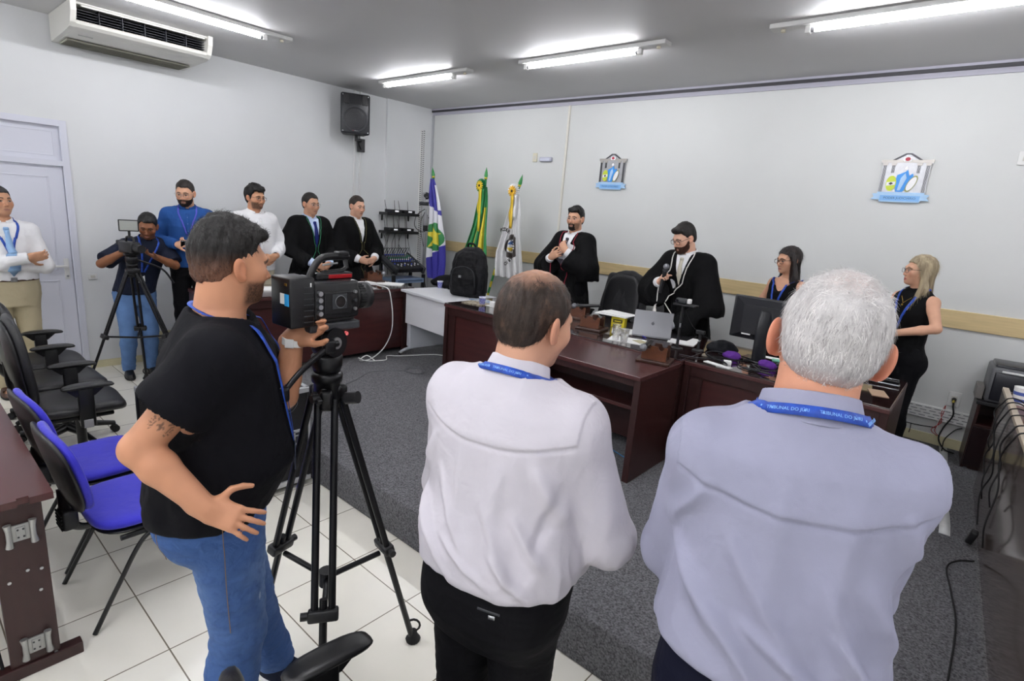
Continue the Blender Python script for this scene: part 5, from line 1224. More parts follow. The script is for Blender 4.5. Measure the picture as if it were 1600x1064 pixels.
# --- man in the blue shirt
p = Person('bearded man in a blue shirt and black trousers standing against the left wall', .60, -3.655, PLAT, (.92, -.36), 1.715, skin='#d2a183', head=(-14, 12, 0), res=.0065)
p.put('el_r', (.285, -.03, 1.11)).put('wr_r', (.10, .205, 1.10)).put('el_l', (-.27, -.02, 1.11)).put('wr_l', (-.06, .21, 1.12))
p.hands['r'] = dict(dir=(-.9, .3, .1), palm=(-.1, -.6, -.7), curl=45, thumb=-1); p.hands['l'] = dict(dir=(.85, .3, 0), palm=(0, -.6, .7), curl=40)
p.body(brow='#20140f'); p.hair('#1a110d', top=.014, side=.006); p.beard('#24150e', th=.008, cheek=-.03); p.glasses('#8a8a8e', .0011, metal=True); p.shirt(C_BLUE, hem=.88, infl=.02, tucked=False, sleeve=1.0, crease=.012); p.collar(C_BLUE); p.buttons(mat('blue_button', '#3a62a4', .4), z1=1.0, pl=C_BLUE)
p.lanyard(L_PURP, drop=1.20, w=.014, card=False); p.trousers(C_BLACK, waist=.95, infl=.006); p.shoes(M_LEATH, M_RUBBER)
ph = MB(); h_ = p.J['wr_r']; ph.box((.0, .25, 1.115), (.13, .02, .065), M_BLACK_G, .005, rot=(-.5, 0, .2)); o = ph.build('mobile_phone'); o.matrix_world = Matrix.Translation(p.root.location) @ Matrix.Rotation(p.root.rotation_euler.z, 4, 'Z'); tag(o, 'dark phone held in both hands by the man in the blue shirt', 'phone')

# --- man in the white shirt
p = Person('man in an untucked white shirt and glasses, hands clasped, behind the lawyers desk', .85, -3.10, PLAT, (.98, .05), 1.715, skin='#c99473', head=(10, 3, 0), res=.0065, fat=1.06)
p.put('el_r', (.285, .02, 1.10)).put('wr_r', (.095, .225, .985)).put('el_l', (-.285, .02, 1.10)).put('wr_l', (-.10, .215, 1.01))
p.hands['r'] = dict(dir=(-.85, .25, -.25), palm=(-.1, -1, .1), curl=30, thumb=1); p.hands['l'] = dict(dir=(.9, .3, -.25), palm=(.1, -1, 0), curl=32)
p.body(stubble=.75, stub_col='#20150f', brow='#120d0b'); p.hair('#0c0a09', top=.034, side=.014, quiff=.010, wave=.010, nape=-.075); p.glasses('#2a1d16', .0016); p.shirt(C_WHITE, hem=.86, infl=.022, tucked=False, crease=.012, sleeve=.93); p.collar(C_WHITE, open_=30); p.buttons(M_BTN, z1=.95, pl=C_WHITE); p.trousers(C_KHAKI2, waist=.94, infl=.008); p.shoes(M_BROWN, M_RUBBER)
w_ = p.J['wr_l'] + unit(p.J['el_l'] - p.J['wr_l']) * .02; d_ = unit(p.J['el_l'] - p.J['wr_l']); MB().cyl(tuple(w_ - d_ * .012), tuple(w_ + d_ * .012), .033, m=M_BLACK, n=20).build('wristwatch', None, p.root)

# --- two lawyers in gowns
def gown_front(p, trim, off_=.006, z0=1.47, z1=.80, r=.0035, vd=1.06, vw=.085):
    for q in (-1, 1):
        pts = [p.F(q * .062, 1.50, -.03), p.F(q * (vw + .012), 1.46, .10), p.F(q * (vw * .75 + .012), 1.38, .20), p.F(q * (vw * .35 + .014), 1.20, .22), p.F(q * .018, vd, .22), p.F(q * .012, z1, .22)]
        p.cord(trim, p.gownS, pts, r, 'gown_cord')
p = Person('man in a black gown with green cord, pale blue shirt and navy tie', .85, -2.475, PLAT, (1.0, .03), 1.685, skin='#c8977a', head=(6, 4, 0), res=.007, fat=1.04)
p.put('el_r', (.30, -.02, 1.08)).put('wr_r', (.10, .24, .93)).put('el_l', (-.30, -.02, 1.08)).put('wr_l', (-.10, .235, .92)); p.hands['r'] = dict(dir=(-.9, .3, -.3), palm=(0, -1, 0), curl=30); p.hands['l'] = dict(dir=(.9, .3, -.3), palm=(0, -1, 0), curl=30)
p.body(stubble=.15, brow='#201610'); p.hair('#191310', top=.014, side=.008, line=.074); p.glasses('#9a9aa0', .001, metal=True); p.shirt(C_PALEB, hem=.95); p.collar(C_PALEB); p.tie(C_TIEN); p.trousers(C_BLACK); p.shoes(M_LEATH, M_RUBBER); p.gown(C_GOWN, v_depth=1.12, v_w=.075, sleeve_end=.86, sleeve_bell=.03, cape=1.06)
gown_front(p, mat('green_cord', '#1f7a52', .6), vd=1.12, vw=.075)
p = Person('man in a black gown with open white collar, hands clasped, beside the mixing desk', .86, -1.88, PLAT, (1.0, .05), 1.70, skin='#d9a88e', head=(2, 8, 0), res=.007, fat=1.05)
p.put('el_r', (.295, -.01, 1.08)).put('wr_r', (.11, .245, .965)).put('el_l', (-.295, -.01, 1.08)).put('wr_l', (-.115, .235, .975)); p.hands['r'] = dict(dir=(-.85, .3, -.25), palm=(0, -1, .1), curl=35, thumb=1); p.hands['l'] = dict(dir=(.9, .3, -.25), palm=(0, -1, 0), curl=35)
p.body(stubble=.12, brow='#3a2a20'); p.hair('#2a201a', top=.012, side=.006, line=.070); p.shirt(C_WHITE, hem=.95); p.collar(C_WHITE, open_=32); p.trousers(C_BLACK); p.shoes(M_LEATH, M_RUBBER); p.gown(C_GOWN, v_depth=1.17, v_w=.07, sleeve_end=.84, sleeve_bell=.028, seed=11, cape=1.04)
gown_front(p, mat('olive_cord', '#55522a', .6), vd=1.17, vw=.07)

# --- two robed men at the bench
p = Person('bearded man in a black gown with crimson cords adjusting his tie', 3.38, -.85, PLAT, (-.08, -1), 1.765, skin='#d3a285', head=(12, 2, 0), res=.0065)
p.put('el_r', (.295, .09, 1.13)).put('wr_r', (.10, .235, 1.225)).put('el_l', (-.29, .10, 1.16)).put('wr_l', (-.085, .215, 1.305))
p.hands['r'] = dict(dir=(-.85, .05, .45), palm=(.1, -1, .1), thumb=1, curl=20, spread=6); p.hands['l'] = dict(dir=(.55, .05, .75), palm=(.2, -1, 0), curl=48)
p.body(stubble=.55, stub_col='#1c120d', brow='#150e0b'); p.hair('#0d0a09', top=.022, side=.008, quiff=.004); p.beard('#1c120d', th=.005, chin_only=True); p.glasses('#a5a5aa', .0009, metal=True); p.shirt(C_WHITE, hem=.95); p.collar(C_WHITE); p.tie(C_TIED, z0=1.445, z1=1.1, w=.07); p.trousers(C_BLACK); p.shoes(M_LEATH, M_RUBBER); p.gown(C_GOWN, v_depth=1.14, v_w=.085, sleeve_end=.82, sleeve_bell=.05, drop=.07, flare=.06, seed=5, cape=1.02)
mc = mat('crimson_cord', '#8e1730', .6)
for q, zz in ((-1, 1.18), (1, 1.02)):
    p.cord(mc, p.gownS, [p.F(q * .075, 1.495, -.02), p.F(q * .098, 1.46, .08), p.F(q * .098, 1.40, .18), p.F(q * .09, 1.30, .22), p.F(q * .085, zz, .24)], .005, 'crimson_cord', tassel=.10 if q > 0 else None)
p.cord(mc, p.gownS, [p.F(-.085, 1.18, .24), p.F(-.07, 1.05, .25), p.F(-.06, .96, .25)], .005, 'crimson_cord', tassel=.11)

p = Person('bearded man in a black gown with white cords speaking into a handheld microphone', 4.80, -1.03, PLAT, (-.10, -1), 1.69, skin='#dcae95', head=(-22, 24, 0), lean=(.015, .085), res=.0065, fat=1.04)
p.put('el_r', (.30, .14, 1.10)).put('wr_r', (.135, .285, 1.17)).put('el_l', (-.27, .12, .99)).put('wr_l', (.0, .30, .795))
p.hands['r'] = dict(dir=(-.45, .45, .55), palm=(-.9, -.2, -.3), curl=62, thumb=1, thumb_curl=50, thumb_out=25); p.hands['l'] = dict(dir=(.75, .45, -.08), palm=(0, .1, -1), curl=12, spread=8)
p.body(brow='#1c120c', eyes=.45, gaze=(0, -1)); p.hair('#15100d', top=.024, side=.006, quiff=.004); p.beard('#3b2014', th=.010); p.glasses('#18181a', .0017, .026, .019); p.shirt(C_WHITE, hem=.95); p.collar(C_WHITE); p.tie(C_TIES, w=.075); p.trousers(C_BLACK); p.shoes(M_LEATH, M_RUBBER); p.gown(C_GOWN, v_depth=1.18, v_w=.08, sleeve_end=.80, sleeve_bell=.06, drop=.09, flare=.06, seed=6, cape=.98)
wc = mat('white_cord', '#e6e3dc', .6)
p.cord(wc, p.gownS, [p.F(-.070, 1.50, -.03), p.F(-.098, 1.46, .08), p.F(-.085, 1.38, .18), p.F(-.055, 1.22, .24), p.F(-.015, 1.06, .25), p.F(.02, .98, .25)], .005, 'white_cord', tassel=.10)
p.cord(wc, p.gownS, [p.F(.070, 1.50, -.03), p.F(.098, 1.46, .08), p.F(.10, 1.38, .18), p.F(.115, 1.25, .24), p.F(.15, 1.10, .26), p.F(.16, 1.02, .27)], .005, 'white_cord', tassel=.10)
mk = MB(); a_ = p.J['wr_r'] + np.array((-.055, .055, -.03)); u_ = unit((-.12, -.02, 1)); M_MIC = mat('microphone_black', '#1b1b1e', .35); M_MESH = mat('microphone_mesh', '#8b8d92', .4, .7, bump=.8, bscale=700, bdist=.003)
mk.cyl(tuple(a_ - u_ * .06), tuple(a_ + u_ * .13), .0145, .019, M_MIC, 16); mk.cyl(tuple(a_ + u_ * .13), tuple(a_ + u_ * .145), .024, .024, M_DGREY, 18)
o = mk.build('microphone'); o2 = MB().sphere(tuple(a_ + u_ * .17), .027, M_MESH).build('microphone_grille', None, o); o.matrix_world = Matrix.Translation(p.root.location) @ Matrix.Rotation(p.root.rotation_euler.z, 4, 'Z'); tag(o, 'black handheld microphone raised by the gowned man with white cords', 'microphone')

# --- the two women
def long_hair(p, color, length, parts, strand_n=2500, var2=None, top=.014, side=.010, seed=5):
    h = p.hs; S = SDF(p.res * .8); S.frame(p.HR, p.HO)
    S.ell(np.array((0, -.018, .032)) * h, np.array((.0765 + side, .098 + side, .086 + top * .7)) * h, .0)
    zy = np.array([(-.13, -.2), (.005, -.2), (.02, -.03), (.035, .02), (.055, .055), (.09, .066), (.13, .07)]); R, o = p.HR, p.HO
    S.func(lambda P: (np.interp(((P - o) @ R / h)[:, 1], zy[:, 0], zy[:, 1]) - ((P - o) @ R / h)[:, 2]) * h * .8, mode='i')
    for (a, b, ra, rb) in parts: S.cap(np.array(a) * h, np.array(b) * h, ra * h, rb * h, .03 * h, flat=((0, 1, 0), 1.5))
    S.frame(); m = mat('long_hair_' + color.strip('#'), color, .42, var=.55, vscale=40, stretch=(1, 1, .08), bump=.9, bscale=160, bdist=.006, var2=var2, spec=.5)
    def dd(V): q = p.hl(V); return .0035 * (noise3(q * np.array((70, 70, 7.0)), 1.0, seed) + .6 * noise3(q * np.array((160, 160, 12.0)), 1.0, seed + 2))
    p.hairS = S; p.hair_ob = sdf_obj('hair', S, m, p.root, disp=dd, relax_it=1); p.hair_mat = m
    p.strands(strand_n, .07, .0011, flow=lambda q: np.stack([q[:, 0] * 1.2, q[:, 1] * .3, np.full(len(q), -1.0)], 1), lift=.10, jitter=.12, seed=seed, seg=4, sel=lambda q: (q[:, 1] < .045) | (q[:, 2] > .10))
p = Person('young woman with long dark hair and glasses in a sleeveless black top', 5.55, -.86, PLAT, (-.45, -.9), 1.565, skin='#c9987c', head=(-10, 8, 0), res=.006, female=True, neck_r=.047)
p.put('el_r', (.20, .02, 1.10)).put('wr_r', (.12, .20, .93)).put('el_l', (-.20, .02, 1.10)).put('wr_l', (-.12, .20, .93))
p.body(brow='#1c1310', lips='#b06a66'); long_hair(p, '#15100f', .4, [((-.062, .0, .02), (-.095, .005, -.16), .034, .040), ((-.095, .005, -.16), (-.085, .06, -.30), .040, .018), ((.062, -.01, .02), (.09, -.03, -.16), .034, .038), ((.09, -.03, -.16), (.075, -.02, -.30), .036, .016), ((0, -.07, .0), (0, -.085, -.26), .06, .05)], var2='#2b1d19'); p.glasses('#121214', .0017, .025, .018)
p.shirt(C_DRESS, sleeve=.02, hem=.86, infl=.006, name='top', vneck=1.33, tucked=False, neck=1.40); p.trousers(C_BLACK, infl=.008, leg=.006); p.shoes(M_LEATH); p.lanyard(L_BLUE, drop=1.10, S=p.shirtS, half=.05)
p = Person('blonde woman with glasses in a sleeveless black outfit at the right end of the bench', 6.42, -.84, PLAT, (-.62, -.78), 1.585, skin='#cf9f84', head=(-24, 0, 0), res=.006, female=True, fat=1.03, neck_r=.049)
p.put('el_l', (-.245, .03, 1.10)).put('wr_l', (-.07, .235, 1.02)).put('el_r', (.21, .05, 1.10)).put('wr_r', (.14, .27, .965))
p.hands['l'] = dict(dir=(.75, .5, -.1), palm=(.3, -.7, -.3), curl=35); p.hands['r'] = dict(dir=(-.1, .85, -.3), palm=(-1, 0, 0), curl=40)
def tattoo2(P, q, C, mixc): pass
p.body(brow='#6d5138', lips='#a8323e'); long_hair(p, '#8f7f66', .4, [((-.060, -.015, .03), (-.088, -.02, -.14), .036, .042), ((-.088, -.02, -.14), (-.088, .06, -.31), .038, .016), ((.062, -.02, .03), (.085, -.03, -.15), .032, .034), ((.085, -.03, -.15), (.08, .02, -.27), .03, .014), ((0, -.075, .0), (0, -.095, -.27), .06, .05)], 3000, var2='#c4b594', top=.020); p.glasses('#18181a', .0014, .025, .018)
p.shirt(C_DRESS, sleeve=.02, hem=.88, infl=.006, name='top', tucked=False, neck=1.49); p.trousers(C_BLACK, infl=.010, leg=.008); p.shoes(M_LEATH); p.lanyard(L_BLUE, drop=1.15, S=p.shirtS, card=False)
W2 = p
nk = MB(); pts, nn = p.shirtS.project(np.array([p.F(q * .05, 1.45 - .06 * (1 - abs(q)), .15) for q in np.linspace(-1, 1, 15)]), .003); nk.tube([tuple(v) for v in pts], .0012, mat('gold', '#c9a24a', .3, 1.0), 5); nk.sphere(tuple(pts[7] + np.array((0, .004, -.012))), .007, mat('gold', '#c9a24a', .3, 1.0), 10); nk.build('necklace', None, p.root)

# --- the cameraman in front
p = Person('cameraman in a black tee and jeans, hand on hip, behind the big cinema camera', 5.05, -5.175, 0, (.42, .91), 1.825, skin='#c58d6c', head=(25, 3, 0), lean=(0, .065), res=.0042, fat=1.10, belly=.035, sw=1.08, neck_r=.064)
CAMMAN = p; wp = p.worldpt
p.put('el_r', wp((5.20, -5.395, 1.235))).put('wr_r', wp((5.345, -5.29, 1.085))); p.put('el_l', wp((5.06, -4.93, 1.245))).put('wr_l', wp((5.09, -4.905, 1.455)))
p.hands['r'] = dict(dir=wp((5.44, -5.20, 1.035)) - wp((5.345, -5.29, 1.085)), palm=(-.75, .1, -.5), scale=.88, thumb=1, curl=16, spread=9, thumb_out=70, thumb_curl=5)
p.hands['l'] = dict(dir=(.25, .55, .45), palm=(.9, -.1, .4), curl=40)
p.J['an_l'] = wp((4.955, -4.92, .095)); p.J['kn_l'] = wp((5.01, -5.05, .53)); p.J['hip_l'] = wp((5.03, -5.16, .95)); p.J['an_r'] = wp((5.20, -5.20, .09)); p.J['kn_r'] = wp((5.19, -5.16, .53)); p.J['hip_r'] = wp((5.17, -5.18, .95)); p.foot_yaw['l'] = -35
def tattoo(P, q, C, mixc):
    # sun-like tattoo on the outer side of the right upper arm
    sh, el = CAMMAN.J['sh_r'], CAMMAN.J['el_r']; ax = unit(el - sh); out = unit(np.array((1, 0, 0)) - ax * ax[0]); e2 = np.cross(ax, out); c = sh + (el - sh) * .70
    d = P - c; u = d @ e2; v = d @ ax; o = d @ out; r = np.hypot(u, v); th = np.arctan2(v, u); rays = (np.abs(((th * 11 / math.pi) % 1) - .5) < .2) & (r > .017) & (r < .032) & (np.abs(np.sin(th)) < .80)
    dots = (r < .011) & (((np.abs(u) < .003) | (np.abs(v) < .003)))
    mixc(((rays | dots) & (o > 0) & (r < .04)).astype(float) * .72, np.array(lin('#2c2624')))
p.body(stubble=.8, stub_col='#241812', brow='#17100d', marks=tattoo, head_res=.0022); 
def fade(V):
    q = CAMMAN.hl(V); d = np.array(lin('#140f0d')); m = np.array(lin('#7a5340')); t = smooth01((.045 - q[:, 2]) / .085) * smooth01((.05 - np.abs(q[:, 1] + .01) * .2) / .05); n = 1 + .25 * noise3(q * np.array((90, 90, 30.0)), 1.0); return np.clip(d * n[:, None] + (m - d) * (t * .92)[:, None], 0, 1)
p.hair('#1c1512', top=.030, side=.003, nape=-.060, line=.075, quiff=.006, wave=.006, res=.003, burn=-.040, colfn=fade, taper=.009, smooth=5)
p.shirt(C_TEE, sleeve=.25, hem=.90, infl=.024, name='tee', tucked=False, crease=.012, cscale=8, neck=1.462, res=.0045, bag=.01)
p.trousers(C_JEANS, waist=.98, infl=.010, leg=.014, crease=.014, color=jeans_color(p), hemz=.09, thin=1.02); p.shoes(C_NAVY, M_WHITE)
U = p.shirtS; p.surf_line(U, [p.F(.075, 1.49, -.055, ), p.F(.088, 1.465, .02), p.F(.110, 1.42, .12), p.F(.110, 1.33, .2), p.F(.085, 1.20, .24), p.F(.045, 1.10, .25)], .020, .0016, L_BLUE, 'lanyard', .011)
p.surf_line(U, [p.F(.075, 1.49, -.055), p.F(.0, 1.50, -.09), p.F(-.075, 1.49, -.055), p.F(-.085, 1.42, .12), p.F(-.06, 1.30, .22), p.F(-.01, 1.16, .25), p.F(.03, 1.10, .25)], .020, .0016, L_BLUE, 'lanyard', .012)
q_, n_ = U.project(np.array([p.F(.03, 1.03, .26)]), .012); bq = MB(); bq.box(tuple(q_[0]), (.06, .004, .095), mat('badge_dark', '#3d4254', .3), .002); bq.box(tuple(q_[0] + np.array((0, 0, .058))), (.014, .006, .028), M_STEEL, .002); bq.build('badge', None, p.root)
def fl_short(q): return np.stack([q[:, 0] * 2, (q[:, 1] - .0) * 1.0 + .1, np.where(q[:, 2] > .07, .2, -1.0)], 1)
p.strands(4200, lambda q: np.where(q[:, 2] > .045, .022, .007), .0006, fl_short, .45, seed=4, jitter=.5)
w_ = p.J['wr_l'] + unit(p.J['el_l'] - p.J['wr_l']) * .015; d_ = unit(p.J['el_l'] - p.J['wr_l']); wr = MB(); wr.cyl(tuple(w_ - d_ * .011), tuple(w_ + d_ * .011), .0375, m=M_WHITE, n=24); s_ = unit(np.array((.9, -.35, 0.1)) - d_ * (np.array((.9, -.35, .1)) @ d_)); wr.box(tuple(w_ + s_ * .038), (.006, .03, .03), M_WHITE, .003, rot=(0, 0, math.atan2(s_[1], s_[0]))); wr.build('wristwatch', None, p.root)
# jeans details
M_STITCH = mat('denim_stitch', '#8a6a48', .7)
def tr_line(pts, w=.002): p.surf_line(p.trS, pts, w, .001, M_STITCH, 'stitching', .005)
h = p.J['hip_r']; pk = [h + np.array(v) for v in ((.03, -.16, .045), (.035, -.16, -.10), (-.035, -.16, -.13), (-.10, -.16, -.09), (-.105, -.16, .055), (.03, -.16, .045))]; 
tr_line(pk); tr_line([h + np.array(v) for v in ((.16, .0, .09), (.16, .005, -.02), (.16, .0, -.20), (.15, -.0, -.36))]); tr_line([h + np.array(v) for v in ((.16, .01, .055), (.15, .06, .03), (.10, .13, .06))])

# --- two men with their backs to the viewer
p = Person('balding man in a white shirt and dark trousers, back turned, in the centre foreground', 5.93, -4.77, 0, (-.16, 1), 1.775, skin='#cf9d82', head=(-18, 10, 2), ear=1.08, res=.0045, fat=1.06, belly=.03, sw=1.02, lean=(0, .03), neck_r=.060)
M1 = p
p.put('el_r', (.262, .09, 1.12)).put('wr_r', (.09, .275, 1.09)).put('el_l', (-.25, .09, 1.11)).put('wr_l', (-.10, .255, 1.06)); p.hands['r'] = dict(dir=(-.8, .4, -.1), palm=(0, -1, 0)); p.hands['l'] = dict(dir=(.8, .4, -.1), palm=(0, -1, 0))
p.body(brow='#3a2a20', head_res=.0025); p.hair('#ffffff', top=.010, side=.007, nape=-.068, line=.085, wave=.004, res=.003, taper=.005, smooth=3)
bpy.data.objects.remove(p.hair_ob)
M_H1 = mat('thinning_brown_hair', '#ffffff', .55, attr='Col', bump=.5, bscale=320, bdist=.003, spec=.35)
def h1col(V):
    q = p.hl(V); c = np.array(lin('#32261f')); sk = np.array(lin('#b98c74')); d = np.sqrt((q[:, 0] / .060) ** 2 + ((q[:, 1] + .030) / .080) ** 2 + ((q[:, 2] - .125) / .095) ** 2)
    w = np.clip(1.2 - d, 0, 1) * .95 + .12 * noise3(V, 80.0); n = 1 + .3 * noise3(q * np.array((90, 90, 25.0)), 1.0); return np.clip(c * n[:, None] + (sk - c) * np.clip(w, 0, .9)[:, None], 0, 1)
p.hair_ob = sdf_obj('hair', p.hairS, M_H1, p.root, disp=lambda V: .0022 * noise3(p.hl(V) * np.array((110, 110, 30.0)), 1.0, 4), relax_it=1, color=h1col)
M_STR1 = mat('brown_strands', '#2c211b', .5, var=.3, vscale=50, spec=.4)
p.strands(8000, .020, .00055, lambda q: np.stack([q[:, 0] * 1.5, q[:, 1] + .02, np.where(q[:, 2] > .09, -.1, -1.0)], 1), .10, M_STR1, 6, jitter=.18, sel=lambda q: (((q[:, 0] / .050) ** 2 + ((q[:, 1] + .030) / .068) ** 2 > 1) | (q[:, 2] < .08)))
def folds(p, L, yz=1.36):
    """long soft folds: list of (from, to, radius, depth) in standard proportions on the shirt"""
    def f(V):
        k = p.s; zc = yz * k - .006 * k + .030 * k * np.clip(np.abs(V[:, 0]) / (.2 * k), 0, 1.2) ** 2; r = (.0045 * smooth01((V[:, 2] - zc) / .006 + .5) - .0035 * np.exp(-((V[:, 2] - zc + .004) / .006) ** 2)) * (V[:, 1] < .02) * (np.abs(V[:, 0]) < .22)
        for a, b, w, dp in L:
            a = np.array(a)[[0, 2]] * k; b = np.array(b)[[0, 2]] * k; ab = b - a; X = V[:, [0, 2]]; t = np.clip((X - a) @ ab / (ab @ ab), 0, 1); d = np.linalg.norm(X - a - t[:, None] * ab, axis=1) + np.clip(V[:, 1] - .02, 0, 1) * 2; r += 1.7 * dp * np.exp(-(d / (w * k)) ** 2) * np.sin(np.pi * np.clip(t * .9 + .05, 0, 1))
        return r
    return f
back_folds = [((-.12, -.17, 1.25), (.02, -.19, 1.05), .014, .010), ((-.16, -.15, 1.15), (-.02, -.19, .99), .013, .011), ((.02, -.18, 1.22), (.13, -.16, 1.02), .014, .010), ((.10, -.16, 1.20), (.19, -.10, 1.06), .014, .012), ((.05, -.18, 1.12), (.17, -.14, 1.00), .011, .010), ((-.19, -.08, 1.18), (-.10, -.17, 1.06), .012, .009),
              ((.14, -.12, 1.33), (.20, -.04, 1.18), .016, .012), ((-.15, -.12, 1.33), (-.20, -.02, 1.20), .014, .010), ((-.08, -.17, 1.10), (.08, -.19, 1.02), .010, .009), ((.19, -.05, 1.28), (.16, -.12, 1.12), .012, -.010), ((-.05, -.17, 1.35), (-.04, -.18, 1.12), .018, .006), ((.06, -.17, 1.34), (.05, -.18, 1.15), .018, .005)]
p.shirt(C_WHITE2, hem=.985, infl=.022, bag=.028, crease=.014, cscale=8, res=.0042, disp=folds(p, back_folds), stretch=(1, 1, .5), seed=3); p.collar(C_WHITE2, h=.050, tilt=22)
p.trousers(C_BLACK, waist=1.045, infl=.020); p.belt(M_LEATH, waist=1.03, infl=.020); p.shoes(M_LEATH, M_RUBBER)
def neck_lanyard(p, z=1.478, up=.010):
    k = p.s; U = p.both(); R = rotm(0, 22, 0); o = np.array((0, -.010, z)) * k + np.append(p.off(z * k), 0); pts = []
    for th in np.linspace(-75, 255, 30):
        a = math.radians(th); pts.append(o + R @ np.array((.092 * math.cos(a), -.095 * math.sin(a), up)) * k)
    pts = [p.F(.07, 1.30, .24), p.F(.085, 1.40, .16)] + [tuple(v) for v in pts[2:-2]] + [p.F(-.085, 1.40, .16), p.F(-.07, 1.30, .24)]
    P, N = U.project(np.array([tuple(v) for v in bez(pts, 3)]), .007); V, Q = ribbon_np(P, N, .020, .0015); ln = quadmesh('lanyard', V, Q, L_BLUE, p.root)
    ml = mat('lanyard_print', '#7fb2e8', .5)
    for i in range(len(P)):
        if N[i][1] < -.25 and i % 4 == 0:
            t = P[i - 1] - P[min(i + 1, len(P) - 1)]; lt = MB(); word = (i // 4) % 3 == 1
            text_into(lt, 'TRIBUNAL DO JÚRI' if word else '▪', .0085 if word else .012, ml, axes(P[i] + N[i] * .0018, t, np.cross(N[i], unit(t))), .0002)
            if lt.v: lt.build('lanyard_print', None, ln)
neck_lanyard(p)
# yoke seam and hip pocket
def yoke(p, m, z=1.36):
    p.surf_line(p.shirtS, [p.F(-.20, z + .02, -.12), p.F(-.10, z, -.2), p.F(.0, z - .006, -.2), p.F(.10, z, -.2), p.F(.20, z + .02, -.12)], .004, .0012, m, 'yoke_seam', .004)
p.surf_line(p.trS, [(.05 * p.s, -.2, .955 * p.s), (.12 * p.s, -.2, .96 * p.s)], .006, .001, M_DGREY, 'pocket_welt', .001); p.surf_line(p.trS, [(.085 * p.s, -.2, .945 * p.s), (.105 * p.s, -.2, .947 * p.s)], .010, .001, M_STEEL, 'pocket_tag', .0015)

p = Person('white-haired man in a grey lilac shirt, back turned, in the right foreground', 6.59, -4.70, 0, (-.42, .91), 1.86, skin='#cf9478', head=(-8, 8, 6), res=.0045, fat=.94, belly=.02, sw=.90, lean=(0, .04), hs=1.06, neck_r=.064, headup=-.012, ear=1.11)
M2 = p
p.put('el_r', (.188, .14, 1.19)).put('wr_r', (.08, .28, 1.17)).put('el_l', (-.188, .14, 1.19)).put('wr_l', (-.08, .28, 1.15)); p.hands['r'] = dict(dir=(-.8, .4, -.1), palm=(0, -1, 0)); p.hands['l'] = dict(dir=(.8, .4, -.1), palm=(0, -1, 0))
p.body(brow='#8a8580', head_res=.0025, flush=.16); p.hair('#ffffff', top=.016, side=.009, nape=-.066, line=.070, wave=.004, res=.003, taper=.007, smooth=3)
bpy.data.objects.remove(p.hair_ob)
M_H2 = mat('white_grey_hair', '#ffffff', .6, attr='Col', bump=.6, bscale=260, bdist=.004, spec=.3)
def h2col(V):
    q = p.hl(V); c = np.array(lin('#d6d3d2')); g = np.array(lin('#9b9696')); sk = np.array(lin('#cfa091')); w = np.clip((.02 - q[:, 2]) / .09, 0, 1) * .8 + .45 * np.clip(noise3(V, 22.0, 3), 0, 1); C = c + (g - c) * np.clip(w, 0, .85)[:, None]
    t = np.clip(1 - np.sqrt((q[:, 0] / .05) ** 2 + ((q[:, 1] + .06) / .05) ** 2 + ((q[:, 2] - .085) / .05) ** 2), 0, 1) * .8; C = C + (sk - C) * t[:, None]
    e = np.clip((-.040 - q[:, 2]) / .025, 0, 1) * .6; return C + (sk * .9 - C) * e[:, None]
p.hair_ob = sdf_obj('hair', p.hairS, M_H2, p.root, disp=lambda V: .003 * noise3(p.hl(V) * np.array((80, 80, 28.0)), 1.0, 4), relax_it=1, color=h2col)
M_STR2 = mat('white_strands', '#dddad8', .5, var=.25, vscale=40, spec=.4); M_STR3 = mat('grey_strands', '#aaa5a5', .5, var=.2, vscale=40, spec=.4)
wh = lambda q: np.stack([q[:, 0] * 1.6 + (q[:, 2] > .05) * .03, q[:, 1] + .055, np.where(q[:, 2] > .075, -.05, -1.0) * .8], 1)
p.strands(9000, lambda q: np.interp(q[:, 2], [-.05, .02], [.010, .026]), .0006, wh, .16, M_STR2, 6, jitter=.22); p.strands(4500, lambda q: np.interp(q[:, 2], [-.05, .02], [.007, .016]), .00055, wh, .10, M_STR3, 8, jitter=.22, sel=lambda q: q[:, 2] < .05)
p.shirt(C_LILAC, hem=1.03, infl=.020, bag=.020, crease=.015, cscale=7, res=.0042, disp=folds(p, [(tuple(np.array(a) * (1, 1, 1) + (0, 0, .06)), tuple(np.array(b) + (0, 0, .04)), w * 1.15, d * 1.15) for a, b, w, d in back_folds]), stretch=(1, 1, .5), seed=13); p.collar(C_LILAC, h=.050, tilt=20)
p.trousers(C_NAVYT, waist=1.085, infl=.020); p.belt(M_LEATH, waist=1.07, infl=.020); p.shoes(M_LEATH, M_RUBBER); neck_lanyard(p)
